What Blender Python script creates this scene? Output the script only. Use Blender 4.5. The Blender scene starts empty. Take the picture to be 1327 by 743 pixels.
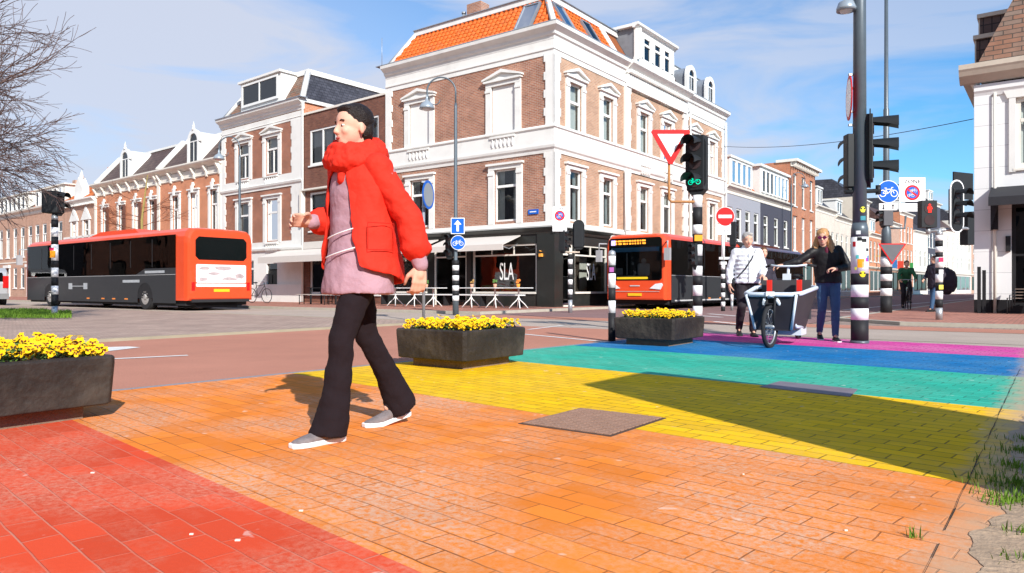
import bpy, bmesh, math, random
from mathutils import Vector, Matrix, Euler
from math import radians as R, sin, cos, pi, atan2, sqrt
random.seed(7)
rnd = random.random
scn = bpy.context.scene
col = scn.collection

# ---------------- camera ----------------
FOC, HOR, CAMH = 940.0, 374.0, 0.78          # focal length and horizon in photo pixels, eye height
cam_d = bpy.data.cameras.new('camera'); cam = bpy.data.objects.new('camera', cam_d); col.objects.link(cam)
cam_d.sensor_width = 36; cam_d.lens = FOC / 1327 * 36
cam_d.clip_start = .05; cam_d.clip_end = 3000
cam.location = (0, 0, CAMH); cam.rotation_euler = (R(90), 0, 0)
cam_d.shift_y = (HOR - 371.5) / 1327; cam_d.shift_x = 0
cam_d.dof.use_dof = False
scn.camera = cam

# ---------------- sky and sun ----------------
SUN = Vector((.385, -.925, .60)).normalized()   # towards the sun
world = bpy.data.worlds.new('World'); scn.world = world; world.use_nodes = True
nt = world.node_tree; N = nt.nodes; L = nt.links
bg = N['Background']
sky = N.new('ShaderNodeTexSky'); sky.sky_type = 'NISHITA'; sky.sun_disc = False
sky.sun_elevation = math.asin(SUN.z); sky.sun_rotation = atan2(SUN.x, SUN.y)
sky.air_density = 1.0; sky.dust_density = .4; sky.ozone_density = 2.5
tc = N.new('ShaderNodeTexCoord')
mp = N.new('ShaderNodeMapping'); mp.inputs['Scale'].default_value = (1.6, 1.2, 6.5); mp.inputs['Rotation'].default_value = (0, R(14), R(20))
L.new(tc.outputs['Generated'], mp.inputs['Vector'])
no = N.new('ShaderNodeTexNoise'); no.inputs['Scale'].default_value = 1.7; no.inputs['Detail'].default_value = 9; no.inputs['Roughness'].default_value = .52
no.inputs['Distortion'].default_value = .7
L.new(mp.outputs['Vector'], no.inputs['Vector'])
cr = N.new('ShaderNodeValToRGB'); cr.color_ramp.elements[0].position = .38; cr.color_ramp.elements[1].position = .62
L.new(no.outputs['Fac'], cr.inputs['Fac'])
# thin veil of cloud thicker to the left (x<0) and near the horizon
sp = N.new('ShaderNodeSeparateXYZ'); L.new(tc.outputs['Generated'], sp.inputs[0])
m1 = N.new('ShaderNodeMath'); m1.operation = 'MULTIPLY_ADD'; m1.inputs[1].default_value = -.95; m1.inputs[2].default_value = .60
L.new(sp.outputs['X'], m1.inputs[0])
m1b = N.new('ShaderNodeMath'); m1b.operation = 'MULTIPLY_ADD'; m1b.inputs[1].default_value = -1.25
L.new(sp.outputs['Z'], m1b.inputs[0]); L.new(m1.outputs[0], m1b.inputs[2])
m2 = N.new('ShaderNodeMath'); m2.operation = 'MULTIPLY_ADD'; m2.inputs[1].default_value = .85; m2.use_clamp = True
L.new(cr.outputs['Color'], m2.inputs[0]); L.new(m1b.outputs[0], m2.inputs[2])
m3 = N.new('ShaderNodeMath'); m3.operation = 'MULTIPLY'; m3.inputs[1].default_value = .92; L.new(m2.outputs[0], m3.inputs[0])
mx = N.new('ShaderNodeMixRGB'); mx.inputs['Color2'].default_value = (6.3, 6.7, 7.9, 1)
tint = N.new('ShaderNodeMixRGB'); tint.blend_type = 'MULTIPLY'; tint.inputs['Fac'].default_value = 1; tint.inputs['Color2'].default_value = (.78, 1.45, 1.85, 1)
L.new(sky.outputs[0], tint.inputs['Color1'])
L.new(m3.outputs[0], mx.inputs['Fac']); L.new(tint.outputs[0], mx.inputs['Color1'])
L.new(mx.outputs[0], bg.inputs['Color']); bg.inputs['Strength'].default_value = .075
sun_d = bpy.data.lights.new('sun', 'SUN'); sun_d.energy = 4.6; sun_d.angle = R(.5); sun_d.color = (1, .955, .89)
sun = bpy.data.objects.new('sun', sun_d); col.objects.link(sun)
sun.rotation_euler = SUN.to_track_quat('Z', 'Y').to_euler(); sun.location = (5, -10, 12)
vs = scn.view_settings; vs.view_transform = 'Standard'; vs.look = 'None'; vs.gamma = 1; vs.exposure = .5; vs.use_curve_mapping = False

# ---------------- materials ----------------
def hexc(h):
    c = [int(h[i:i+2], 16)/255 for i in (0, 2, 4)]
    return tuple((x/12.92 if x <= .04045 else ((x+.055)/1.055)**2.4) for x in c) + (1,)
MC = {}
def newmat(name):
    m = bpy.data.materials.new(name); m.use_nodes = True
    return m, m.node_tree.nodes, m.node_tree.links, m.node_tree.nodes['Principled BSDF']
def plain(name, c, rough=.6, metal=0, noise=.12, nscale=6, bump=.0, coat=0, emit=0, bscale=None, dirt=0):
    """plain coloured surface with a little natural variation"""
    if name in MC: return MC[name]
    m, n, l, b = newmat(name)
    c = tuple(c[:3]) + (1,)
    b.inputs['Roughness'].default_value = rough; b.inputs['Metallic'].default_value = metal
    b.inputs['Coat Weight'].default_value = coat
    if not metal: b.inputs['Specular IOR Level'].default_value = .22 if rough >= .3 else .5
    t = n.new('ShaderNodeTexCoord'); nz = n.new('ShaderNodeTexNoise'); nz.inputs['Scale'].default_value = nscale; nz.inputs['Detail'].default_value = 6
    l.new(t.outputs['Object'], nz.inputs['Vector'])
    mix = n.new('ShaderNodeMixRGB'); mix.inputs['Color1'].default_value = tuple(x*(1-noise) for x in c[:3])+(1,)
    mix.inputs['Color2'].default_value = tuple(min(1, x*(1+noise)) for x in c[:3])+(1,)
    l.new(nz.outputs['Fac'], mix.inputs['Fac'])
    out = mix
    if dirt:
        n2 = n.new('ShaderNodeTexNoise'); n2.inputs['Scale'].default_value = nscale*.35; n2.inputs['Detail'].default_value = 9; n2.inputs['Roughness'].default_value = .7
        l.new(t.outputs['Object'], n2.inputs['Vector'])
        r2 = n.new('ShaderNodeValToRGB'); r2.color_ramp.elements[0].position = .5; r2.color_ramp.elements[1].position = .75
        r2.color_ramp.elements[1].color = (dirt, dirt, dirt, 1)
        l.new(n2.outputs['Fac'], r2.inputs['Fac'])
        m2 = n.new('ShaderNodeMixRGB'); m2.inputs['Color2'].default_value = (.16, .13, .1, 1)
        l.new(r2.outputs['Color'], m2.inputs['Fac']); l.new(mix.outputs[0], m2.inputs['Color1']); out = m2
    l.new(out.outputs[0], b.inputs['Base Color'])
    if bump:
        n3 = n.new('ShaderNodeTexNoise'); n3.inputs['Scale'].default_value = bscale or nscale*6; n3.inputs['Detail'].default_value = 5
        l.new(t.outputs['Object'], n3.inputs['Vector'])
        bp = n.new('ShaderNodeBump'); bp.inputs['Strength'].default_value = bump; bp.inputs['Distance'].default_value = .02
        l.new(n3.outputs['Fac'], bp.inputs['Height']); l.new(bp.outputs[0], b.inputs['Normal'])
    if emit:
        b.inputs['Emission Color'].default_value = c; b.inputs['Emission Strength'].default_value = emit
    MC[name] = m; return m
def brick(name, c1, c2, mortar, w=.21, h=.065, mort=.010, rough=.85, bump=.5, offset=.5, var=.25, nscale=1.2, moss=None, bias=0, spec=.25, rot=0, smooth=.1):
    if name in MC: return MC[name]
    m, n, l, b = newmat(name)
    t = n.new('ShaderNodeTexCoord'); bt = n.new('ShaderNodeTexBrick')
    src = t.outputs['UV']
    if rot:
        mpp = n.new('ShaderNodeMapping'); mpp.inputs['Rotation'].default_value = (0, 0, rot); l.new(src, mpp.inputs[0]); src = mpp.outputs[0]
    l.new(src, bt.inputs['Vector'])
    bt.offset = offset
    for k, v in (('Color1', c1), ('Color2', c2), ('Mortar', mortar)): bt.inputs[k].default_value = tuple(v[:3])+(1,)
    bt.inputs['Scale'].default_value = 1; bt.inputs['Brick Width'].default_value = w; bt.inputs['Row Height'].default_value = h
    bt.inputs['Mortar Size'].default_value = mort; bt.inputs['Mortar Smooth'].default_value = smooth; bt.inputs['Bias'].default_value = bias
    nz = n.new('ShaderNodeTexNoise'); nz.inputs['Scale'].default_value = nscale; nz.inputs['Detail'].default_value = 8; nz.inputs['Roughness'].default_value = .65
    l.new(t.outputs['UV'], nz.inputs['Vector'])
    rr = n.new('ShaderNodeMapRange'); rr.inputs[3].default_value = 1-var; rr.inputs[4].default_value = 1+var; rr.inputs[1].default_value = .3; rr.inputs[2].default_value = .7
    l.new(nz.outputs['Fac'], rr.inputs[0])
    mul = n.new('ShaderNodeMixRGB'); mul.blend_type = 'MULTIPLY'; mul.inputs['Fac'].default_value = 1
    l.new(bt.outputs['Color'], mul.inputs['Color1']); l.new(rr.outputs[0], mul.inputs['Color2'])
    l.new(mul.outputs[0], b.inputs['Base Color']); b.inputs['Roughness'].default_value = rough
    b.inputs['Specular IOR Level'].default_value = spec
    inv = n.new('ShaderNodeMath'); inv.operation = 'SUBTRACT'; inv.inputs[0].default_value = 1; l.new(bt.outputs['Fac'], inv.inputs[1])
    n4 = n.new('ShaderNodeTexNoise'); n4.inputs['Scale'].default_value = 60; n4.inputs['Detail'].default_value = 4; l.new(t.outputs['UV'], n4.inputs['Vector'])
    ad = n.new('ShaderNodeMath'); ad.operation = 'MULTIPLY_ADD'; ad.inputs[1].default_value = .25; l.new(n4.outputs['Fac'], ad.inputs[0]); l.new(inv.outputs[0], ad.inputs[2])
    bp = n.new('ShaderNodeBump'); bp.inputs['Strength'].default_value = bump; bp.inputs['Distance'].default_value = .01
    l.new(ad.outputs[0], bp.inputs['Height']); l.new(bp.outputs[0], b.inputs['Normal'])
    MC[name] = m; return m
def paint_paver(name, c, worn, w, h, mort, jointc, wear=.35, jbase=.2):
    """road paint on paving bricks: per-brick tone, worn patches, open joints, specks"""
    m, n, l, b = newmat(name)
    t = n.new('ShaderNodeTexCoord'); bt = n.new('ShaderNodeTexBrick'); 
    # wobble the joints a little
    nw = n.new('ShaderNodeTexNoise'); nw.inputs['Scale'].default_value = 3.5; nw.inputs['Detail'].default_value = 3; l.new(t.outputs['UV'], nw.inputs['Vector'])
    vm = n.new('ShaderNodeVectorMath'); vm.operation = 'MULTIPLY_ADD'; vm.inputs[1].default_value = (.03, .02, 0); l.new(nw.outputs['Color'], vm.inputs[0]); l.new(t.outputs['UV'], vm.inputs[2])
    l.new(vm.outputs[0], bt.inputs['Vector'])
    bt.inputs['Color1'].default_value = (0, 0, 0, 1); bt.inputs['Color2'].default_value = (1, 1, 1, 1); bt.inputs['Mortar'].default_value = (.5, .5, .5, 1)
    bt.inputs['Scale'].default_value = 1; bt.inputs['Brick Width'].default_value = w; bt.inputs['Row Height'].default_value = h
    bt.inputs['Mortar Size'].default_value = mort; bt.inputs['Mortar Smooth'].default_value = .35
    def nz(s, d=8, r=.6):
        x = n.new('ShaderNodeTexNoise'); x.inputs['Scale'].default_value = s; x.inputs['Detail'].default_value = d; x.inputs['Roughness'].default_value = r
        l.new(t.outputs['UV'], x.inputs['Vector']); return x.outputs['Fac']
    def ramp(src, a, bb):
        x = n.new('ShaderNodeMapRange'); x.inputs[1].default_value = a; x.inputs[2].default_value = bb; l.new(src, x.inputs[0]); return x.outputs[0]
    def mixc(f, a, c2, bt_='MIX'):
        x = n.new('ShaderNodeMixRGB'); x.blend_type = bt_
        for k, v in (('Fac', f), ('Color1', a), ('Color2', c2)):
            if hasattr(v, 'links'): l.new(v, x.inputs[k])
            else: x.inputs[k].default_value = v if k == 'Fac' else tuple(v[:3])+(1,)
        return x.outputs[0]
    lo = tuple(x*.86 for x in c[:3]); hi = tuple(min(1, x*1.1) for x in c[:3])
    base = mixc(bt.outputs['Color'], lo, hi)
    # worn bricks: big patches * per brick * fine grain
    big = ramp(nz(1.1, 6), .42, .7); fine = ramp(nz(38, 8, .75), .40, .62)
    mm = n.new('ShaderNodeMath'); mm.operation = 'MULTIPLY'; l.new(big, mm.inputs[0]); l.new(fine, mm.inputs[1])
    m2 = n.new('ShaderNodeMath'); m2.operation = 'MULTIPLY'; m2.inputs[1].default_value = wear*1.7; m2.use_clamp = True; l.new(mm.outputs[0], m2.inputs[0])
    base = mixc(m2.outputs[0], base, worn)
    sp_ = ramp(nz(9, 2), .69, .73); m4 = n.new('ShaderNodeMath'); m4.operation = 'MULTIPLY'; m4.inputs[1].default_value = .35; l.new(sp_, m4.inputs[0])
    base = mixc(m4.outputs[0], base, (.85, .75, .65))
    st = ramp(nz(2.2, 10, .72), .5, .78); m5 = n.new('ShaderNodeMath'); m5.operation = 'MULTIPLY'; m5.inputs[1].default_value = .5; l.new(st, m5.inputs[0])
    base = mixc(m5.outputs[0], base, tuple(x*.55 for x in c[:3]))
    jv = ramp(nz(2.6, 5), .38, .62)
    jm = n.new('ShaderNodeMath'); jm.operation = 'MULTIPLY'; l.new(bt.outputs['Fac'], jm.inputs[0])
    ja = n.new('ShaderNodeMath'); ja.operation = 'MULTIPLY_ADD'; ja.inputs[1].default_value = .75; ja.inputs[2].default_value = jbase; l.new(jv, ja.inputs[0]); l.new(ja.outputs[0], jm.inputs[1])
    base = mixc(jm.outputs[0], base, jointc)
    # paint fades into trodden sand along the crossing's right edge
    dt = n.new('ShaderNodeVectorMath'); dt.operation = 'DOT_PRODUCT'; dt.inputs[1].default_value = (-.992, -.13, 0); l.new(t.outputs['UV'], dt.inputs[0])
    nf = n.new('ShaderNodeMath'); nf.operation = 'MULTIPLY_ADD'; nf.inputs[1].default_value = -.42; l.new(nz(5, 8, .7), nf.inputs[0]); l.new(dt.outputs['Value'], nf.inputs[2])
    ed = n.new('ShaderNodeMapRange'); ed.inputs[1].default_value = .16; ed.inputs[2].default_value = -.04; ed.inputs[3].default_value = 0; ed.inputs[4].default_value = .8; l.new(nf.outputs[0], ed.inputs[0])
    base = mixc(ed.outputs[0], base, (.50, .35, .23))
    l.new(base, b.inputs['Base Color']); b.inputs['Roughness'].default_value = .85; b.inputs['Specular IOR Level'].default_value = .12
    inv = n.new('ShaderNodeMath'); inv.operation = 'MULTIPLY_ADD'; inv.inputs[1].default_value = -1.0; l.new(bt.outputs['Fac'], inv.inputs[0])
    ad = n.new('ShaderNodeMath'); ad.operation = 'MULTIPLY'; ad.inputs[1].default_value = .35; l.new(nz(55, 6, .7), ad.inputs[0]); 
    ad2 = n.new('ShaderNodeMath'); ad2.operation = 'MULTIPLY_ADD'; ad2.inputs[1].default_value = .35; l.new(bt.outputs['Color'], ad2.inputs[0]); l.new(ad.outputs[0], ad2.inputs[2]); l.new(ad2.outputs[0], inv.inputs[2])
    bp = n.new('ShaderNodeBump'); bp.inputs['Strength'].default_value = .55; bp.inputs['Distance'].default_value = .008
    l.new(inv.outputs[0], bp.inputs['Height']); l.new(bp.outputs[0], b.inputs['Normal'])
    return m
def glassmat(name, tint=(.8, .85, .85), refl=1.45, dark=.05):
    m, n, l, b = newmat(name)
    n.remove(b)
    tr = n.new('ShaderNodeBsdfTransparent'); tr.inputs[0].default_value = tuple(tint)+(1,)
    gl = n.new('ShaderNodeBsdfGlossy'); gl.inputs['Roughness'].default_value = .02
    fr = n.new('ShaderNodeFresnel'); fr.inputs[0].default_value = refl
    t = n.new('ShaderNodeTexCoord'); nz = n.new('ShaderNodeTexNoise'); nz.inputs['Scale'].default_value = .9; l.new(t.outputs['Object'], nz.inputs['Vector'])
    bp = n.new('ShaderNodeBump'); bp.inputs['Strength'].default_value = .08; bp.inputs['Distance'].default_value = .1; l.new(nz.outputs['Fac'], bp.inputs['Height']); l.new(bp.outputs[0], gl.inputs['Normal'])
    a = n.new('ShaderNodeMath'); a.operation = 'MULTIPLY_ADD'; a.inputs[1].default_value = 1.0; a.inputs[2].default_value = dark; a.use_clamp = True; l.new(fr.outputs[0], a.inputs[0])
    mi = n.new('ShaderNodeMixShader'); l.new(a.outputs[0], mi.inputs[0]); l.new(tr.outputs[0], mi.inputs[1]); l.new(gl.outputs[0], mi.inputs[2])
    l.new(mi.outputs[0], n['Material Output'].inputs[0])
    return m

white = plain('white_paint', (.76, .75, .71), .45, noise=.07, nscale=1.8, dirt=.22)
white2 = plain('cream_paint', (.74, .70, .62), .5, noise=.06, nscale=1.2, dirt=.15)
frame_w = plain('window_frame_paint', (.78, .78, .75), .35, noise=.03)
black = plain('black_paint', (.018, .018, .02), .3, noise=.2, nscale=3)
blackm = plain('black_matte', (.02, .02, .022), .6, noise=.2, nscale=8)
rubber = plain('rubber', (.025, .025, .027), .8)
steel = plain('galvanised_steel', (.42, .44, .46), .45, .6, noise=.15, nscale=14)
greysteel = plain('grey_lamp_paint', (.10, .125, .145), .4, .2, noise=.15, nscale=9)
rust = plain('rusty_pipe', (.42, .2, .08), .8, noise=.5, nscale=30, dirt=.6)
signred = plain('sign_red', (.60, .006, .008), .5, noise=.05)
signblue = plain('sign_blue', (.01, .11, .5), .35, noise=.05)
signwhite = plain('sign_white', (.82, .82, .82), .35, noise=.03, dirt=.05)
signback = plain('sign_back', (.33, .35, .36), .5, .3, noise=.1)
brick_main = brick('brick_brown', (.42, .18, .105), (.29, .115, .07), (.42, .33, .27), var=.25)
brick_sunlit = brick('brick_brown_sunlit', (.50, .28, .175), (.38, .195, .12), (.46, .37, .28), var=.15)  # paler copy for the right face: strong sunlight put into the colour
brick_house = brick('brick_red_brown', (.38, .13, .065), (.28, .09, .05), (.34, .25, .2), var=.2)
brick_modern = brick('brick_modern_brown', (.24, .095, .06), (.16, .06, .042), (.15, .1, .08), var=.2)
brick_orange = brick('brick_orange', (.62, .22, .10), (.52, .17, .075), (.55, .36, .26), var=.12)
brick_pale = brick('brick_pale_salmon', (.52, .29, .2), (.43, .22, .15), (.5, .4, .32), var=.12)
brick_red2 = brick('brick_bright_orange', (.50, .15, .06), (.4, .11, .05), (.4, .3, .22), var=.15)
brick_cream = brick('brick_cream', (.72, .65, .55), (.64, .56, .46), (.6, .55, .5), var=.1)
slate = brick('roof_slate', (.07, .07, .085), (.045, .045, .055), (.02, .02, .025), w=.3, h=.2, mort=.012, rough=.5, bump=.8)
slate_br = brick('roof_brown_tile', (.12, .075, .065), (.08, .05, .045), (.03, .02, .02), w=.24, h=.3, mort=.016, rough=.6, bump=.9, offset=0)
shingle = brick('mansard_shingle', (.19, .14, .11), (.25, .12, .075), (.07, .055, .045), w=.46, h=.17, mort=.014, rough=.8, bump=.9, var=.3)
orange_flat = brick('roof_orange_small', (.65, .18, .04), (.5, .12, .03), (.25, .06, .02), w=.22, h=.3, mort=.02, offset=0, bump=.8)
tile_orange = plain('roof_tile_orange', (.68, .135, .02), .6, noise=.4, nscale=7, dirt=.35)
zinc = plain('zinc', (.3, .33, .37), .5, .4, noise=.15)
glass = glassmat('window_glass')
glass_dark = glassmat('dark_glass', (.22, .25, .26), 1.5)
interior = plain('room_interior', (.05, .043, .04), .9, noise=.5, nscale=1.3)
curtain = plain('curtain', (.62, .62, .58), .9, noise=.15, nscale=8)
curtain_g = plain('curtain_grey', (.33, .37, .38), .9, noise=.2, nscale=8)
blindm = plain('blind_panel', (.78, .76, .72), .6, noise=.03, nscale=.8, dirt=.05)
wood_door = plain('dark_door', (.03, .035, .03), .35)

# ---------------- geometry helper ----------------
I4 = Matrix.Identity(4)
def TR(x=0, y=0, z=0, rz=0, rx=0, ry=0):
    return Matrix.Translation((x, y, z)) @ Euler((rx, ry, rz)).to_matrix().to_4x4()
class MB:
    def __init__(s, T=I4):
        s.v = []; s.f = []; s.mi = []; s.m = 0; s.T = T; s.sm = []; s.smooth = False
    def add(s, vs, fs, smooth=None):
        o = len(s.v); T = s.T
        for p in vs: s.v.append(tuple(T @ Vector(p)))
        for f in fs:
            s.f.append(tuple(i+o for i in f)); s.mi.append(s.m); s.sm.append(s.smooth if smooth is None else smooth)
        return s
    def box(s, x0, x1, y0, y1, z0, z1):
        if x1 < x0: x0, x1 = x1, x0
        if y1 < y0: y0, y1 = y1, y0
        if z1 < z0: z0, z1 = z1, z0
        return s.add([(x0,y0,z0),(x1,y0,z0),(x1,y1,z0),(x0,y1,z0),(x0,y0,z1),(x1,y0,z1),(x1,y1,z1),(x0,y1,z1)],
              [(0,3,2,1),(4,5,6,7),(0,1,5,4),(1,2,6,5),(2,3,7,6),(3,0,4,7)])
    def quad(s, *p): return s.add(p, [tuple(range(len(p)))])
    def prism(s, pts, a, b, axis='y'):
        """pts in the plane across axis; for y: (x,z); x: (y,z); z: (x,y)"""
        n = len(pts)
        def mk(p, t): return {'y': (p[0], t, p[1]), 'x': (t, p[0], p[1]), 'z': (p[0], p[1], t)}[axis]
        vs = [mk(p, a) for p in pts] + [mk(p, b) for p in pts]
        fs = [tuple(range(n)), tuple(range(2*n-1, n-1, -1))] + [((i+1) % n, i, n+i, n+(i+1) % n) for i in range(n)]
        return s.add(vs, fs, False)
    def loft(s, rings, cap=True, closed=True, smooth=True):
        n = len(rings[0]); vs = [p for r in rings for p in r]; fs = []
        for i in range(len(rings)-1):
            for j in range(n if closed else n-1):
                k = (j+1) % n; fs.append((i*n+j, i*n+k, (i+1)*n+k, (i+1)*n+j))
        s.add(vs, fs, smooth)
        if cap and closed:
            o = len(s.v)-len(vs)
            s.f.append(tuple(range(o+n-1, o-1, -1))); s.mi.append(s.m); s.sm.append(False)
            s.f.append(tuple(o+(len(rings)-1)*n+j for j in range(n))); s.mi.append(s.m); s.sm.append(False)
        return s
    def ring(s, c, d, rx, ry=None, n=12, up=None):
        d = Vector(d).normalized(); ry = rx if ry is None else ry
        up = Vector(up) if up is not None else (Vector((0,0,1)) if abs(d.z) < .9 else Vector((1,0,0)))
        a = d.cross(up).normalized(); b = d.cross(a)
        c = Vector(c)
        return [tuple(c + a*(rx*cos(2*pi*i/n)) + b*(ry*sin(2*pi*i/n))) for i in range(n)]
    def tube(s, pts, r, n=8, closed=False, cap=True):
        P = [Vector(p) for p in pts]; m = len(P); rings = []
        rr = r if isinstance(r, (list, tuple)) else [r]*m
        prev = None
        for i in range(m):
            if closed: d = P[(i+1) % m]-P[i-1]
            else: d = P[min(i+1, m-1)]-P[max(i-1, 0)]
            d.normalize()
            if prev is None:
                up = Vector((0,0,1)) if abs(d.z) < .9 else Vector((1,0,0)); a = d.cross(up).normalized()
            else:
                a = (prev - d*prev.dot(d)).normalized()
            prev = a; b = d.cross(a)
            rings.append([tuple(P[i] + a*(rr[i]*cos(2*pi*k/n)) + b*(rr[i]*sin(2*pi*k/n))) for k in range(n)])
        if closed: rings.append(rings[0])
        return s.loft(rings, cap=cap and not closed)
    def cyl(s, x, y, z0, z1, r, r1=None, n=16):
        return s.loft([[(x+q*cos(2*pi*k/n), y+q*sin(2*pi*k/n), z) for k in range(n)] for z, q in ((z0, r), (z1, r if r1 is None else r1))])
    def lathe(s, prof, x=0, y=0, n=20):
        return s.loft([[(x+max(q, 1e-4)*cos(2*pi*k/n), y+max(q, 1e-4)*sin(2*pi*k/n), z) for k in range(n)] for q, z in prof])
    def disc(s, cx, cz, r, y0, y1, n=32, rx=None):   # disc facing -y
        rx = rx or r
        return s.prism([(cx+rx*cos(2*pi*k/n), cz+r*sin(2*pi*k/n)) for k in range(n)], y0, y1)
    def annulus(s, cx, cz, r0, r1, y0, y1, n=36):
        A = [(cx+r0*cos(2*pi*k/n), cz+r0*sin(2*pi*k/n)) for k in range(n)]; B = [(cx+r1*cos(2*pi*k/n), cz+r1*sin(2*pi*k/n)) for k in range(n)]
        rings = [[(p[0], y, p[1]) for p in Q] for Q, y in ((A, y0), (B, y0), (B, y1), (A, y1), (A, y0))]
        return s.loft(rings, cap=False, smooth=False)
    def ell(s, c, r, rot=None, n=14, m=9):
        c = Vector(c); M = rot if rot is not None else Matrix.Identity(3); rings = []
        for i in range(m+1):
            t = pi*i/m; q = max(sin(t), .02)
            rings.append([tuple(c + M @ Vector((r[0]*q*cos(2*pi*k/n), r[1]*q*sin(2*pi*k/n), r[2]*cos(t)))) for k in range(n)])
        return s.loft(rings)
    def caps(s, p, q, r0, r1, n=12, flat=1.0):
        p, q = Vector(p), Vector(q); d = (q-p).normalized(); rings = []
        for t in (.05, .35, .65, .9): 
            a = t*pi/2; rings.append(s.ring(p - d*r0*cos(a), d, r0*sin(a), r0*sin(a)*flat, n))
        rings.append(s.ring(p, d, r0, r0*flat, n)); rings.append(s.ring((p+q)/2, d, (r0+r1)/2, (r0+r1)/2*flat, n)); rings.append(s.ring(q, d, r1, r1*flat, n))
        for t in (.9, .65, .35, .05):
            a = t*pi/2; rings.append(s.ring(q + d*r1*cos(a), d, r1*sin(a), r1*sin(a)*flat, n))
        return s.loft(rings)
    def build(s, name, mats, parent=None, bevel=0, mods=None, link=True, uv=True):
        me = bpy.data.meshes.new(name); me.from_pydata(s.v, [], s.f)
        mats = mats if isinstance(mats, (list, tuple)) else [mats]
        for m in mats: me.materials.append(m)
        me.polygons.foreach_set('material_index', s.mi); me.polygons.foreach_set('use_smooth', s.sm)
        bm = bmesh.new(); bm.from_mesh(me); bmesh.ops.recalc_face_normals(bm, faces=bm.faces)
        if uv:
            ul = bm.loops.layers.uv.new('UVMap'); Z = Vector((0,0,1))
            for f in bm.faces:
                nn = f.normal
                if abs(nn.z) > .985: t, b = Vector((1,0,0)), Vector((0,1,0))
                else: t = Z.cross(nn).normalized(); b = nn.cross(t)
                if abs(t.x) > abs(t.y):
                    if t.x < 0: t = -t
                elif t.y < 0: t = -t
                for lp in f.loops:
                    c = lp.vert.co; lp[ul].uv = (c.dot(t), c.dot(b))
        bm.to_mesh(me); bm.free()
        o = bpy.data.objects.new(name, me); col.objects.link(o)
        if parent is not None: o.parent = parent
        if bevel:
            b = o.modifiers.new('bevel', 'BEVEL'); b.width = bevel; b.segments = 2; b.limit_method = 'ANGLE'; b.angle_limit = R(40)
        return o
def thing(name, label, cat, loc=(0,0,0), rz=0, group=None):
    o = bpy.data.objects.new(name, None); o.empty_display_size = .2; col.objects.link(o); o.location = loc; o.rotation_euler = (0, 0, rz)
    o['label'] = label; o['category'] = cat
    if group: o['group'] = group
    return o
def tag(o, label, cat, group=None, kind=None):
    o['label'] = label; o['category'] = cat
    if group: o['group'] = group
    if kind: o['kind'] = kind
    return o
def struct(o): o['kind'] = 'structure'; return o
def copy_tree(o, parent=None):
    c = o.copy(); col.objects.link(c); c.parent = parent
    for ch in [x for x in o.children]: copy_tree(ch, c)
    return c
def text(name, s, mat, parent, T, size=.3, sx=1, align='CENTER', depth=.002):
    cu = bpy.data.curves.new(name, 'FONT'); cu.body = s; cu.size = size; cu.align_x = align; cu.extrude = depth
    tmp = bpy.data.objects.new(name, cu); col.objects.link(tmp)
    dg = bpy.context.evaluated_depsgraph_get(); me = bpy.data.meshes.new_from_object(tmp.evaluated_get(dg))
    bpy.data.objects.remove(tmp); bpy.data.curves.remove(cu)
    me.transform(T @ Matrix.Rotation(R(90), 4, 'X') @ Matrix.Diagonal((sx, 1, 1, 1)))
    me.materials.clear(); me.materials.append(mat); me.name = name
    o = bpy.data.objects.new(name, me); col.objects.link(o)
    if parent is not None: o.parent = parent
    return o
def gp(px, py, z=0):
    d = FOC*(CAMH-z)/(py-HOR); return Vector(((px-663)/FOC*d, d, z))
U = Vector((.601, .799, 0)); V = Vector((-.799, .601, 0)); AU = atan2(.799, .601); AV = AU + pi/2
def uv2(u, v, z=0): return U*u + V*v + Vector((0, 0, z))
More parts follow.
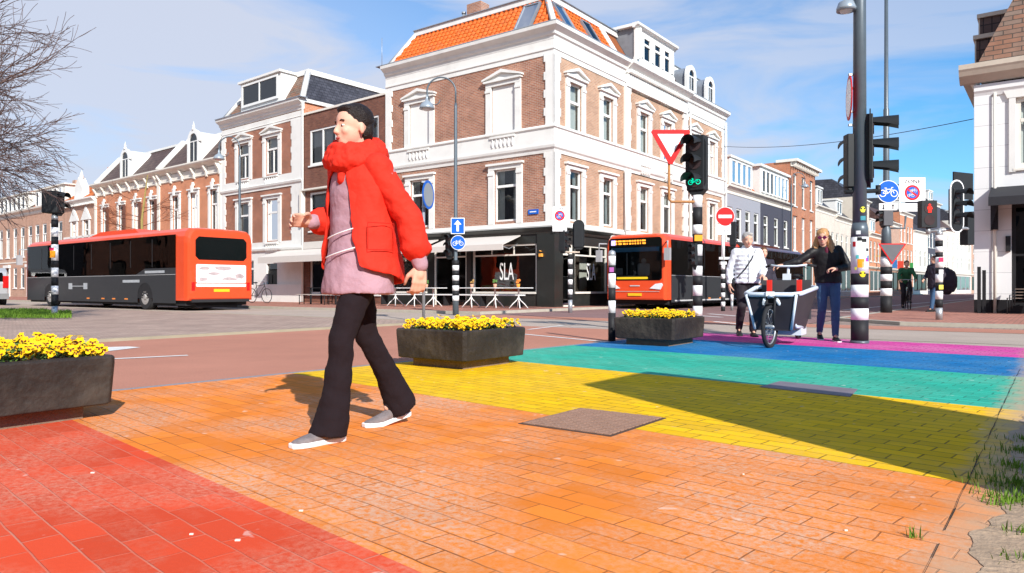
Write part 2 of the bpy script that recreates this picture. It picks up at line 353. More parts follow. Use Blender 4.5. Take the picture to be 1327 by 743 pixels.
# ================= GROUND =================
def sheet(name, pts, mat, z, thick=0, T=I4):
    m = MB(T)
    P = [(p[0], p[1], z) for p in pts]
    if thick: m.prism([(p[0], p[1]) for p in pts], z-thick, z, 'z')
    else: m.quad(*P)
    return struct(m.build(name, mat))
paver_tan = brick('paver_tan', (.36, .27, .22), (.29, .21, .17), (.2, .16, .13), w=.21, h=.105, mort=.008, var=.2, rot=-AU)
paver_red = brick('paver_red_brown', (.46, .2, .14), (.36, .15, .11), (.24, .14, .1), w=.21, h=.105, mort=.008, var=.25, rot=-AU)
def asphalt(name, c, var=.12, cracks=True):
    m, n, l, b = newmat(name); t = n.new('ShaderNodeTexCoord')
    a = n.new('ShaderNodeTexNoise'); a.inputs['Scale'].default_value = .5; a.inputs['Detail'].default_value = 10; a.inputs['Roughness'].default_value = .7; l.new(t.outputs['Object'], a.inputs['Vector'])
    f = n.new('ShaderNodeTexNoise'); f.inputs['Scale'].default_value = 90; f.inputs['Detail'].default_value = 3; l.new(t.outputs['Object'], f.inputs['Vector'])
    m1 = n.new('ShaderNodeMapRange'); m1.inputs[1].default_value = .3; m1.inputs[2].default_value = .7; m1.inputs[3].default_value = 1-var; m1.inputs[4].default_value = 1+var; l.new(a.outputs['Fac'], m1.inputs[0])
    m2 = n.new('ShaderNodeMapRange'); m2.inputs[1].default_value = .3; m2.inputs[2].default_value = .7; m2.inputs[3].default_value = .75; m2.inputs[4].default_value = 1.25; l.new(f.outputs['Fac'], m2.inputs[0])
    k = n.new('ShaderNodeMath'); k.operation = 'MULTIPLY'; l.new(m1.outputs[0], k.inputs[0]); l.new(m2.outputs[0], k.inputs[1])
    x = n.new('ShaderNodeMixRGB'); x.blend_type = 'MULTIPLY'; x.inputs['Fac'].default_value = 1; x.inputs['Color1'].default_value = tuple(c)+(1,); l.new(k.outputs[0], x.inputs['Color2'])
    l.new(x.outputs[0], b.inputs['Base Color']); b.inputs['Roughness'].default_value = .9; b.inputs['Specular IOR Level'].default_value = .15
    bp = n.new('ShaderNodeBump'); bp.inputs['Strength'].default_value = .35; bp.inputs['Distance'].default_value = .006; l.new(f.outputs['Fac'], bp.inputs['Height']); l.new(bp.outputs[0], b.inputs['Normal'])
    return m
red_asph = asphalt('red_asphalt', (.46, .205, .14)); grey_asph = asphalt('tan_asphalt', (.42, .34, .28)); shaded_asph = asphalt('shaded_red_asphalt', (.25, .15, .14))
concrete = plain('kerb_concrete', (.42, .38, .31), .8, noise=.2, nscale=4, bump=.3)
gravel = asphalt('gutter_grey', (.27, .26, .27))
sheet('ground', [(-900,-300),(900,-300),(900,1500),(-900,1500)], paver_tan, -.01)
def uvpoly(L_, z=0): return [tuple(uv2(a, b)[:2]) for a, b in L_]
E0, E1 = Vector((-2.94, 5.47)), Vector((3.26, 12.6)); ED = (E1-E0).normalized()
def epos(t): p = E0 + ED*t; return (p.x, p.y)
# red cycle road: from crossing's left edge to the far kerb
rr = [epos(-14), epos(9.3)] + uvpoly([(12.2, 5.0), (12.2, 11.1), (-14, 11.1)])
sheet('red_road', rr, red_asph, 0.0)
sheet('cross_street', uvpoly([(12.2, -60), (16.6, -60), (16.6, 110), (12.2, 110)]), grey_asph, 0.0)
sheet('crossing_apron', uvpoly([(8.6, .1), (12.2, -8), (12.2, 5.0), (10.9, 5.0)]), grey_asph, -.004)
sheet('far_street', uvpoly([(16.6, 4.4), (190, 4.4), (190, 13.8), (16.6, 13.8)]), shaded_asph, 0.0)  # red asphalt with the white building's shadow put into its colour
sheet('cycle_strip', uvpoly([(15.2, -40), (16.6, -40), (16.6, 13.4), (15.2, 13.4)]), red_asph, .004)
# median with pavers
sheet('median', uvpoly([(-14, 11.3), (11.4, 11.3), (12.0, 12.2), (12.0, 80), (-14, 80)]), brick('paver_median', (.46, .33, .26), (.38, .26, .21), (.2, .15, .12), w=.21, h=.105, mort=.008, var=.2, rot=-AU), .035, .2)
sheet('median_kerb', uvpoly([(-14, 11.18), (11.5, 11.18), (12.15, 12.1), (12.15, 80), (12.0, 80), (12.0, 12.2), (11.4, 11.3), (-14, 11.3)]), plain('kerb_yellow_stone', (.36, .30, .21), .85, noise=.2, nscale=3), .038, .2)
sheet('gutter', [epos(-14), epos(8.9), (epos(8.9)[0]-.11, epos(8.9)[1]+.1), (epos(-14)[0]-.11, epos(-14)[1]+.1)], gravel, .004)
# pavements by the cafe and by the white building
sheet('cafe_pavement', uvpoly([(16.9, 14.0), (190, 13.9), (190, 19), (24, 19), (24, 110), (16.9, 110)]), paver_red, .08, .3)
sheet('cafe_kerb', uvpoly([(16.7, 13.75), (190, 13.7), (190, 13.9), (16.9, 14.0), (16.9, 110), (16.7, 110)]), concrete, .084, .3)
sheet('corner_pavement', uvpoly([(17.6, -40), (17.6, 2.6), (19, 4.2), (190, 4.2), (190, 1), (27, 1), (27, -40)]), paver_red, .06, .3)
sheet('corner_kerb', uvpoly([(17.4, -40), (17.4, 2.7), (18.9, 4.4), (190, 4.4), (190, 4.2), (19, 4.2), (17.6, 2.6), (17.6, -40)]), concrete, .064, .3)
# painted markings
roadwhite = plain('road_marking_white', (.74, .72, .68), .7, noise=.15, nscale=8, dirt=.35)
def strip(name, a, b, w, z=.005, w2=None):
    a, b = Vector(a[:2]), Vector(b[:2]); d = (b-a).normalized(); n_ = Vector((-d.y, d.x))*(w/2); n2 = n_*((w2 if w2 is not None else w)/w)
    return sheet(name, [tuple(a+n_), tuple(a-n_), tuple(b-n2), tuple(b+n2)], roadwhite, z)
for a, b, w in ((gp(650,430.8), gp(790,444), .09), (gp(560,440.5), gp(655,438), .07), (gp(684,427.5), gp(730,422), .09),
                (gp(738,424.5), gp(772,424), .10), (gp(140,466), gp(243,461), .1),
                (gp(918,407), gp(955,410), .16), (gp(925,417), gp(965,421), .14), (gp(960,404), gp(1000,406), .16),
                (gp(1092,402), gp(1262,387), .12), (gp(1222,404), gp(1252,396.5), .12), (gp(1070,404), gp(1115,403.6), .2),
                (gp(900,409), gp(935,411.5), .15)):
    strip('road_marking', a, b, w)
mm_ = MB(); a = gp(183, 451); b_ = gp(130, 455)
mm_.quad(tuple(gp(182,450.6)[:2])+(.005,), tuple(gp(165,449.6)[:2])+(.005,), tuple(gp(120,451)[:2])+(.005,), tuple(gp(120,458)[:2])+(.005,)); struct(mm_.build('road_arrow', roadwhite))
# rainbow crossing: stripes in a frame whose x runs along the stripes
WD = Vector((.715, -.70)).normalized(); ND = Vector((-WD.y, WD.x))
TW = Matrix.Rotation(atan2(WD.y, WD.x), 4, 'Z')
def toW(p): return (p[0]*WD.x+p[1]*WD.y, p[0]*ND.x+p[1]*ND.y)
def isect(p, d, nval):   # point on line p+d t with n coordinate nval
    t = (nval - (p[0]*ND.x+p[1]*ND.y))/(d[0]*ND.x+d[1]*ND.y); return (p[0]+d[0]*t, p[1]+d[1]*t)
RE = tuple(uv2(0, .06)[:2]); RD = (U.x, U.y)
joint = (.16, .085, .04)
stripes = [('red', (.68, .075, .028), (.72, .25, .16), -3.2, 1.23), ('orange', (.80, .225, .03), (.70, .42, .28), 1.23, 3.3), ('yellow', (.86, .50, .004), (.8, .48, .06), 3.3, 5.5),
           ('green', (.03, .42, .29), (.14, .45, .32), 5.5, 7.58), ('blue', (.006, .16, .40), (.10, .28, .46), 7.58, 9.7), ('pink', (.62, .06, .30), (.66, .26, .42), 9.7, 11.35)]
mats = []; m = MB()
for i, (nm, c, worn, n0, n1) in enumerate(stripes):
    big = nm == 'red'
    mats.append(paint_paver('paint_'+nm, c, worn, .215, .107, (.0035 if i < 2 else .0048), (.60, .22, .15) if big else (tuple(x*.28+.02 for x in c)), .95 if i < 2 else .8, .2 if i < 2 else .5))
    m.m = i
    P = [isect(E0, ED, n0), isect(RE, RD, n0), isect(RE, RD, n1), isect(E0, ED, n1)]
    m.quad(*[toW(p)+(0.012,) for p in P])
o = struct(m.build('rainbow_crossing', mats)); o.rotation_euler = (0, 0, atan2(WD.y, WD.x))
# open joint line and sand along the right edge
m = MB()
p0, p1 = uv2(-3, .285), uv2(8.6, .285)
pts = []
for i in range(80):
    a = uv2(-3+i*.145, .285+random.uniform(-.003, .003)); pts.append(a)
for i in range(79):
    w = .0007+rnd()*.0017; a, b = pts[i], pts[i+1]
    if rnd() < .12: continue
    m.quad((a.x-V.x*w, a.y-V.y*w, .0155), (b.x-V.x*w, b.y-V.y*w, .0155), (b.x+V.x*w, b.y+V.y*w, .0155), (a.x+V.x*w, a.y+V.y*w, .0155))
struct(m.build('paving_joint', plain('joint_dirt', (.05, .04, .03), .9)))
# bare sand with a ragged edge
sandm = plain('sand', (.43, .31, .21), .95, noise=.3, nscale=5, bump=.35, bscale=45, dirt=.3)
m = MB(); n_ = 450; prev = None
g = []
for i in range(n_):
    u_ = -3+i*.02; e = .165+.03*sin(u_*3.1)+.018*sin(u_*9.7+1)+.01*sin(u_*31)+random.uniform(-.005, .005)
    if u_ > 2.6: e -= (0.0)
    row = [tuple(uv2(u_, e)[:2])+(.0142,)]
    for v_ in (.06, 0.0, -.15, -.4, -.8, -1.6, -3.2, -6): row.append(tuple(uv2(u_+random.uniform(-.02, .02), v_)[:2])+(.018+rnd()*.01,))
    g.append(row)
m.smooth = True
for i in range(n_-1):
    for j in range(8): m.quad(g[i][j], g[i][j+1], g[i+1][j+1], g[i+1][j])
struct(m.build('sand_verge', sandm))
# drain cover and smooth grey slab
ironc = plain('cast_iron', (.34, .20, .14), .75, .0, noise=.3, nscale=20)
T0 = TR(*gp(790, 568.5), rz=AU)
th = thing('drain_cover', 'square brown cast iron drain cover set in the orange paving', 'drain cover', tuple(gp(790, 568.5)), AU)
m = MB()
m.box(-.012, .655, -.012, .585, .004, .0152); m.build('cover_frame', plain('cover_rim', (.09, .055, .04), .8), th)
m = MB()
for i in range(15):
    for j in range(13):
        x = .008+i*.0425; y = .008+j*.0435
        if (i+j) % 2: m.box(x, x+.036, y, y+.034, .014, .0205)
        else: m.box(x+.004, x+.031, y+.001, y+.038, .014, .0205)
m.build('cover_plate', ironc, th)
pp = [gp(984,504), gp(1010,496.6), gp(1111,507), gp(1101,517)]
m = MB(); m.prism([tuple(p[:2]) for p in pp], .004, .0165, 'z'); tag(m.build('access_slab', plain('slab_grey', (.19, .165, .19), .6, noise=.2, nscale=9, dirt=.4)), 'smooth grey access slab between the green and yellow stripes', 'access cover')
# grass
def grass_mesh(name, pts, mat, hmin, hmax, label=None):
    m = MB()
    for (x, y, z) in pts:
        h = random.uniform(hmin, hmax); a = rnd()*pi; dx, dy = cos(a)*.004*(h/.05), sin(a)*.004*(h/.05); lx, ly = (rnd()-.5)*h*.9, (rnd()-.5)*h*.9
        m.add([(x-dx, y-dy, z), (x+dx, y+dy, z), (x+dx*.6+lx*.4, y+dy*.6+ly*.4, z+h*.6), (x-dx*.6+lx*.4, y-dy*.6+ly*.4, z+h*.6), (x+lx, y+ly, z+h)], [(0,1,2,3), (3,2,4)])
    o = m.build(name, mat, uv=False); return o
grassm = plain('grass', (.12, .22, .02), .7, noise=.5, nscale=3)
pts = []
for _ in range(9000):
    px = random.uniform(-60, 92); y = random.uniform(402.5, 412.5) 
    if px > 60 and y < 405: continue
    p = gp(px, y, .06)
    pts.append(tuple(p))
m = MB(); m.prism([tuple(gp(a, b)[:2]) for a, b in ((-80,413),(84,412.5),(92,408),(60,403.5),(-80,402.5))], .03, .072, 'z'); struct(m.build('grass_verge_soil', plain('turf', (.10, .17, .025), .9, noise=.4, nscale=2)))
tag(grass_mesh('grass', pts, grassm, .05, .13), 'strip of short green grass on the median by the striped post', 'grass', kind='stuff')
pts = []
def tuft(px, py, r, n):
    c = gp(px, py)
    for _ in range(n):
        a = rnd()*2*pi; q = r*(rnd()*1.3 if rnd() < .6 else rnd()*2.2); pts.append((c.x+q*cos(a), c.y+q*sin(a), .012))
for a in ((1322,590,.07,260),(1318,610,.08,320),(1322,635,.10,500),(1305,655,.06,160),(1330,655,.09,300),(1325,700,.05,120),(1185,702,.012,26),(1326,575,.06,160),(1340,640,.12,400),(1298,660,.03,60),(1320,735,.04,80)): tuft(a[0], a[1], a[2], int(a[3]*.7))
tag(grass_mesh('grass_tuft', pts, grassm, .008, .042), 'green weeds growing from the sand beside the painted paving', 'weeds', kind='stuff')
# tiny crumbs, petals and bits lying on the paving
m = MB()
for px, py in ((120,617),(248,698),(308,706),(390,667),(1096,693),(963,619)):
    c = gp(px, py); s_ = .004+rnd()*.005; a = rnd()*3
    m.box(c.x-s_, c.x+s_*.8, c.y-s_*.5, c.y+s_*.5, .012, .016)
tag(m.build('litter', plain('litter_pale', (.8, .7, .6), .8)), 'pale crumbs and scraps scattered over the orange and red paving', 'litter', kind='stuff')
m = MB()
for _ in range(160):
    c = uv2(random.uniform(.3, 5), random.uniform(-1.6, .1)); s_ = .004+rnd()*rnd()*.02
    m.ell((c.x, c.y, .02+s_*.3), (s_, s_*.8, s_*.5), n=6, m=4)
tag(m.build('pebbles', plain('pebble', (.4, .32, .25), .8, noise=.4)), 'small stones and twigs strewn over the sand verge', 'stones', kind='stuff')

# ================= FACADE TOOLS (x along the wall, -y outwards, z up) =================
def wall(T, L_, z0, z1, openings, depth=.25, x0=0):
    """solid wall face with reveals"""
    m = MB(T)
    xs = sorted(set([x0, L_]+[a for o in openings for a in o[:2]])); zs = sorted(set([z0, z1]+[a for o in openings for a in o[2:4]]))
    for i in range(len(xs)-1):
        for j in range(len(zs)-1):
            xm, zm = (xs[i]+xs[i+1])/2, (zs[j]+zs[j+1])/2
            if any(o[0] < xm < o[1] and o[2] < zm < o[3] for o in openings): continue
            m.quad((xs[i],0,zs[j]), (xs[i+1],0,zs[j]), (xs[i+1],0,zs[j+1]), (xs[i],0,zs[j+1]))
    for (a, b, c, d) in [o[:4] for o in openings]:
        m.quad((a,0,c),(a,depth,c),(a,depth,d),(a,0,d)); m.quad((b,0,c),(b,0,d),(b,depth,d),(b,depth,c))
        m.quad((a,0,d),(a,depth,d),(b,depth,d),(b,0,d)); m.quad((a,0,c),(b,0,c),(b,depth,c),(a,depth,c))
    return m
def window(T, par, a, b, c, d, rec=.12, bars='T', fw=.06, cur='pair', frame=None, gl=None, sill=True, room=True):
    """sash window in opening a..b, c..d: frame part with pane, curtain, room, sill sub-parts"""
    frame = frame or frame_w; m = MB(T); y0, y1 = rec-.05, rec+.03
    m.box(a, a+fw, y0, y1, c, d); m.box(b-fw, b, y0, y1, c, d); m.box(a+fw, b-fw, y0, y1, d-fw, d); m.box(a+fw, b-fw, y0, y1, c, c+fw*1.3)
    w_, h_ = b-a, d-c
    if 'T' in bars: zt = c+h_*.68; m.box(a+fw, b-fw, y0-.01, y1, zt-.05, zt+.05)
    if 'V' in bars: m.box((a+b)/2-.03, (a+b)/2+.03, y0+.005, y1-.005, c+fw, (c+h_*.68) if 'T' in bars else d-fw)
    if 'W' in bars:
        for k in (1, 2): m.box(a+w_*k/3-.04, a+w_*k/3+.04, y0+.002, y1-.002, c+fw, d-fw)
    if 'M' in bars:
        for k in (1,): m.box(a+fw, b-fw, y0+.004, y1-.004, c+h_*.5-.03, c+h_*.5+.03)
    o = m.build('window', frame, par)
    g = MB(T); g.quad((a+fw*.5, rec, c+fw*.5), (b-fw*.5, rec, c+fw*.5), (b-fw*.5, rec, d-fw*.5), (a+fw*.5, rec, d-fw*.5)); g.build('pane', gl or glass, o)
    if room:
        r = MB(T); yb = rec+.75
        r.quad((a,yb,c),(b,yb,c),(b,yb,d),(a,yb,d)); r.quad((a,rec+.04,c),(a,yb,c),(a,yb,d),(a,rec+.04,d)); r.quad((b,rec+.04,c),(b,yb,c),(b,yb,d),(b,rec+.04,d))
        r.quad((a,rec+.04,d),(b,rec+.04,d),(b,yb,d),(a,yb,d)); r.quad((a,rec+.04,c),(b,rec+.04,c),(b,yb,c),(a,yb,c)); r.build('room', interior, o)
    if cur:
        k = MB(T); yc = rec+.14
        def drape(x0, x1, z0, z1):
            n_ = max(6, int((x1-x0)/.05)); P = [(x0+(x1-x0)*i/n_, yc+(.022 if i % 2 else -.022)) for i in range(n_+1)]
            for i in range(n_): k.quad((P[i][0],P[i][1],z0),(P[i+1][0],P[i+1][1],z0),(P[i+1][0],P[i+1][1],z1),(P[i][0],P[i][1],z1))
        if cur == 'pair': drape(a+fw, a+w_*.3, c, d); drape(b-w_*.3, b-fw, c, d)
        elif cur == 'left': drape(a+fw, a+w_*.5, c, d)
        elif cur == 'full': drape(a+fw, b-fw, c, d)
        elif cur == 'half': k.quad((a,yc,c+h_*.62),(b,yc,c+h_*.62),(b,yc,d),(a,yc,d))
        elif cur == 'low': drape(a+fw, b-fw, c, c+h_*.6)
        k.build('curtain', curtain_g if cur in ('left', 'pair') and rnd() < .4 else curtain, o)
    if sill:
        s_ = MB(T); s_.box(a-.06, b+.06, -.07, rec-.055, c-.07, c-.003); s_.build('sill', frame, o)
    return o
def surround(T, par, a, b, c, d, kind='pediment', mat=None, w=.2, balus=False):
    """white moulded surround, one mesh"""
    mat = mat or white; m = MB(T)
    m.box(a-w, a, -.07, .02, c-.1, d); m.box(b, b+w, -.07, .02, c-.1, d)
    m.box(a-w-.02, a+.0, -.10, -.07, d-.22, d-.12); m.box(b-.0, b+w+.02, -.10, -.07, d-.22, d-.12)
    m.box(a-w, b+w, -.075, .02, d+.001, d+.16)
    m.box(a-w-.07, b+w+.07, -.16, .02, d+.16, d+.24)
    if kind == 'pediment':
        h = .30; xm = (a+b)/2
        m.prism([(a-w-.02, d+.24), (b+w+.02, d+.24), (xm, d+.24+h-.05)], -.08, .02)
        for sgn in (-1, 1):
            x_ = xm+sgn*((b-a)/2+w+.12)
            m.prism([(x_, d+.24), (x_, d+.31), (xm, d+.31+h), (xm, d+.24+h-.06)] if True else [], -.19, .02)
    elif kind == 'arch':
        xm = (a+b)/2; rr_ = (b-a)/2+w*.9; P = [(xm+rr_*cos(pi*k/10), d+.24+.22*sin(pi*k/10)) for k in range(11)]
        m.prism(P, -.12, .02); m.box(xm-.07, xm+.07, -.17, -.12, d+.1, d+.56)
    elif kind == 'key':
        xm = (a+b)/2; m.prism([(xm-.08, d+.0), (xm+.08, d+.0), (xm+.13, d+.42), (xm-.13, d+.42)], -.2, -.1)
        m.prism([(xm-.1, d+.42), (xm+.1, d+.42), (xm, d+.62)], -.16, -.02)
    if balus:
        z = c-.1; m.box(a-.02, b+.02, -.05, .0, z-.50, z-.44); m.box(a-.02, b+.02, -.14, 0, z-.08, z)
        n_ = int((b-a)/.19)
        for i in range(n_):
            x = a+(b-a)*(i+.5)/n_
            m.lathe([(.035, z-.44), (.03, z-.40), (.055, z-.33), (.05, z-.28), (.025, z-.2), (.03, z-.12), (.04, z-.08)], x, -.09, n=8)
    return m.build('surround', mat, par)
def mould(m, L0, L1, z, prof):
    """horizontal moulding: prof list of (out, dz) closed to the wall"""
    P = [(0, z+prof[0][1])]+[(-o, z+dz) for o, dz in prof]+[(0, z+prof[-1][1])]
    m.prism(P, L0, L1, 'x')
CORN = [(.05, 0), (.07, .12), (.14, .16), (.16, .26), (.30, .36), (.36, .40), (.38, .52), (.34, .54)]
def quoins(m, x0, x1, z0, z1, step=.34, tooth=.08, side=1, t=.05):
    z = z0; i = 0
    m.box(x0, x1, -t, .01, z0, z1)
    while z < z1-.2:
        if i % 2:
            if side >= 0: m.box(x1, x1+tooth, -t+.002, .01, z+.02, z+step-.02)
            if side <= 0: m.box(x0-tooth, x0, -t+.002, .01, z+.02, z+step-.02)
        z += step; i += 1
def pantiles(T, par, x0, x1, y0, z0, y1, z1, hl, hr, mat, tw=.235, rows=8, name='roof_tiles', holes=()):
    m = MB(T); m.smooth = True; n_ = int((x1-x0)/tw)
    for r in range(rows):
        f0, f1 = r/rows, (r+1.12)/rows
        for c in range(n_):
            xa = x0+(x1-x0)*c/n_; xc = xa+tw/2; fm = (r+.5)/rows
            if xc < x0+hl*fm-.03 or xc > x1-hr*fm+.03: continue
            if any(a < xc < b and c0 < fm < c1 for a, b, c0, c1 in holes): continue
            w = (x1-x0)/n_*1.06; P = []
            for k in range(7):
                t = k/6; P.append((xa+w*t, .055*sin(t*2*pi*.82+.2)))
            lift = .035+rnd()*.008; ny, nz = -(z1-z0), (y1-y0); q = sqrt(ny*ny+nz*nz); ny, nz = ny/q, nz/q
            jit = random.uniform(-.006, .006)
            A = [(x, y0+(y1-y0)*f0+ny*(h+lift), z0+(z1-z0)*f0+nz*(h+lift)+jit) for x, h in P]
            B = [(x, y0+(y1-y0)*f1+ny*h, z0+(z1-z0)*f1+nz*h) for x, h in P]
            A0 = [(x, y0+(y1-y0)*f0+ny*(h-.01), z0+(z1-z0)*f0+nz*(h-.01)) for x, h in P]
            m.loft([A0, A, B], cap=False, closed=False)
    return m.build(name, mat, par)
def skylight(T, par, xc, w, fa, fb, y0, z0, y1, z1):
    ang = atan2(z1-z0, y1-y0); m = MB(T @ Matrix.Translation((xc, y0, z0)) @ Matrix.Rotation(ang, 4, 'X')); Ls = sqrt((y1-y0)**2+(z1-z0)**2)
    a, b = fa*Ls, fb*Ls
    m.box(-w/2, -w/2+.06, a, b, .0, .12); m.box(w/2-.06, w/2, a, b, 0, .12); m.box(-w/2+.06, w/2-.06, a, a+.06, 0, .12); m.box(-w/2+.06, w/2-.06, b-.06, b, 0, .12)
    o = m.build('skylight', zinc, par)
    g = MB(m.T); g.quad((-w/2+.05, a+.05, .09), (w/2-.05, a+.05, .09), (w/2-.05, b-.05, .09), (-w/2+.05, b-.05, .09)); g.build('pane', glass_dark, o)
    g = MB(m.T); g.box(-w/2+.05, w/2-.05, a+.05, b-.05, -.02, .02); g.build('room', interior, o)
def round_dormer(T, par, xc, z0, w, h, yb=1.3, finial=False, side=zinc):
    m = MB(T); r = w/2; zc = z0+h-r
    P = [(xc-r, z0), (xc+r, z0)] + [(xc+r*cos(pi*k/12), zc+r*sin(pi*k/12)) for k in range(13)]
    m.prism(P, .03, yb); d = m.build('dormer', side, par)
    f = MB(T); ro, ri = r+.1, r-.14
    O = [(xc+ro, z0)]+[(xc+ro*cos(pi*k/12), zc+ro*sin(pi*k/12)) for k in range(13)]+[(xc-ro, z0)]
    Iq = [(xc+ri, z0)]+[(xc+ri*cos(pi*k/12), zc+ri*sin(pi*k/12)) for k in range(13)]+[(xc-ri, z0)]
    rings = [[(p[0], y, p[1]) for p in Q] for Q, y in ((Iq, .02), (Iq, -.06), (O, -.06), (O, .1))]
    f.loft([list(x) for x in rings], cap=False, closed=False, smooth=False)
    f.box(xc-ro, xc+ro, -.12, .0, z0-.08, z0+.02); f.box(xc-.025, xc+.025, -.02, .02, z0+.02, zc); f.box(xc-ri, xc+ri, -.021, .019, zc-.03, zc+.03)
    if finial:
        f.lathe([(.0, z0+h+.06), (.13, z0+h+.07), (.1, z0+h+.16), (.05, z0+h+.22), (.09, z0+h+.3), (.04, z0+h+.4), (.0, z0+h+.62)], xc, -.01, n=8)
        for s_ in (-1, 1): f.lathe([(.0, zc-.1), (.09, zc-.08), (.06, zc+.1), (.0, zc+.25)], xc+s_*(ro+.06), -.02, n=8)
    w_ = f.build('window', frame_w, d)
    g = MB(T); g.prism([(xc-ri, z0+.02), (xc+ri, z0+.02)]+[(xc+ri*cos(pi*k/12), zc+ri*sin(pi*k/12)) for k in range(13)], .0, .012); g.build('pane', glass_dark, w_)
    return d
# ================= MAIN CORNER BUILDING =================
C0 = Vector((1.56, 27.2, 0)); LR, LL = 17.44, 9.03
main = thing('corner_building', 'large brown brick corner building with white stone trim, orange tiled mansard and black cafe front', 'building', tuple(C0), AU)
TLf = TR(0, LL, 0, rz=-pi/2)     # left face frame
def S(t): return LL-t
# openings
wl1 = [(S(2.82), S(1.71), 3.42, 5.48), (S(7.5), S(6.35), 3.42, 5.48)]
wl2 = [(S(2.96), S(1.77), 6.89, 8.8), (S(7.56), S(6.34), 6.89, 8.8)]
wr1 = [(a, b, 3.4, 5.4) for a, b in ((1.05, 1.98), (3.62, 4.52), (6.95, 7.9), (9.4, 10.35), (12.7, 13.6), (15.1, 16.0))]
wr2 = [(a, b, 6.5, 8.78) for a, b in ((1.05, 1.98), (3.62, 4.52), (6.95, 7.9), (9.4, 10.35), (12.7, 13.6), (15.1, 16.0))]
shopL = [(S(3.95), S(.78), .62, 2.5), (S(6.1), S(4.3), .04, 2.5), (S(8.7), S(6.5), .62, 2.5)]
shopR = [(.62, 1.35, .1, 2.5), (1.5, 4.05, .62, 2.5), (4.5, 7.4, .62, 2.5), (8.0, 9.0, .04, 2.5), (9.6, 12.2, .62, 2.5), (13, 16.5, .62, 2.5)]
wall(TLf, LL, 3.1, 10.3, wl1+wl2).build('wall', brick_main, main)
wall(I4, LR, 3.1, 10.3, wr1+wr2).build('wall', brick_sunlit, main)
m = MB(); m.box(.02, LR-.02, LL-.1, LL-.01, 0, 10.6); m.box(LR-.12, LR-.01, .02, LL-.1, 0, 10.6); m.box(.35, LR-.3, .35, LL-.3, 3.0, 3.08); m.box(.3, LR-.3, .3, LL-.3, 10.2, 10.3)
m.build('rear_wall', brick_main, main)
m = wall(TLf, LL, 0, 3.1, shopL, .3); m2 = wall(I4, 4.3, 0, 3.1, [o for o in shopR if o[1] < 4.3], .3)
m.v += m2.v; o_ = len(m.v)-len(m2.v); m.f += [tuple(i+o_ for i in f) for f in m2.f]; m.mi += m2.mi; m.sm += m2.sm
m.T = I4
# black fascia cornice, pillars
m.T = TLf; mould(m, 0, LL+.12, 2.86, [(.06, 0), (.08, .1), (.12, .14), (.2, .2), (.2, .235)]); m.box(S(.72), LL+.04, -.06, .02, 0, 2.86); m.box(S(4.25), S(4.02), -.05, .02, 0, 2.86); m.box(S(9.0), S(8.76), -.05, .02, 0, 2.86)
m.T = I4; mould(m, -.12, 4.2, 2.862, [(.06, 0), (.08, .1), (.12, .14), (.2, .2), (.2, .233)]); m.box(-.04, .55, -.061, .02, 0, 2.86)
m.build('shop_front', plain('shop_black', (.022, .024, .022), .28, noise=.3, nscale=1.3, dirt=.15), main)
wall(I4, LR, 0, 3.1, [o for o in shopR if o[1] > 4.3], .3, x0=4.3).build('wall', white, main)
# white stone trim, left and right
m = MB(TLf)
def mould_L(m, z, prof):
    P = [(-.01, z+prof[0][1])]+[(o, z+dz) for o, dz in prof]+[(-.01, z+prof[-1][1])]
    rings = [[(-o, LL, zz_) for o, zz_ in P], [(-o, -o, zz_) for o, zz_ in P], [(LR, -o, zz_) for o, zz_ in P]]
    m.loft(rings, smooth=False)
def trim(m, L_, ends, wins, c=0):
    mould_L(m, 3.1, [(.10, 0), (.12, .06), (.09, .09), (.06, .12), (.06, .22)])
    mould_L(m, 5.9, [(.04, 0), (.06, .12), (.12, .18), (.14, .26), (.14, .30)])
    mould_L(m, 6.2, [(.08, 0), (.08, .6)]); mould_L(m, 6.8, [(.08, 0), (.14, .04), (.14, .10), (.11, .14)])
    mould_L(m, 9.58, [(.03, 0), (.03, .18), (.07, .2), (.07, .26), (.04, .28), (.04, .6)])
    mould_L(m, 10.15, CORN)
    for (a, b) in ends: quoins(m, a, b, 3.32, 5.9); quoins(m, a, b, 6.94, 9.58)
quoins(m, S(.34), LL+.05, 3.32, 5.9, side=-1); quoins(m, S(.34), LL+.05, 6.94, 9.58, side=-1)
quoins(m, 0, .34, 3.32, 5.9, side=1); quoins(m, 0, .34, 6.94, 9.58, side=1)
m.build('stone_trim', white, main)
m = MB()
trim(m, LR, [], [], 1)
for z0, z1 in ((3.32, 5.9), (6.94, 9.58)):
    quoins(m, -.05, .36, z0, z1, side=1); quoins(m, 5.5, 5.95, z0, z1, side=1, t=.1); quoins(m, 11.7, 12.15, z0, z1, side=0, t=.1); quoins(m, 17.05, LR, z0, z1, side=-1)
m.box(5.75, 11.95, -.05, .012, 5.9, 6.9); m.box(5.6, 12.0, -.15, -.06, 9.6, 10.14)
for i in range(34): m.box(5.7+i*.185, 5.8+i*.185, -.30, -.14, 10.2, 10.33)
mould(m, 5.55, 12.1, 10.19, [(.14, 0), (.18, .14), (.36, .3), (.46, .38), (.48, .50), (.44, .52)])
m.build('stone_trim', white, main)
for i, (a, b, c, d) in enumerate(wl1): window(TLf, main, a, b, c, d, cur='pair', sill=False, bars='T'); surround(TLf, main, a, b, c, d, 'flat', w=.28)
for a, b, c, d in wl2:
    m = MB(TLf); m.box(a, b, .04, .1, c, d); m.build('blind_window', blindm, main); surround(TLf, main, a, b, c, d, 'pediment', w=.27, balus=True)
for i, (a, b, c, d) in enumerate(wr1): window(I4, main, a, b, c, d, cur=['pair', 'pair', 'half', 'half', 'full', 'full'][i], sill=False); surround(I4, main, a, b, c, d, 'flat', w=.25)
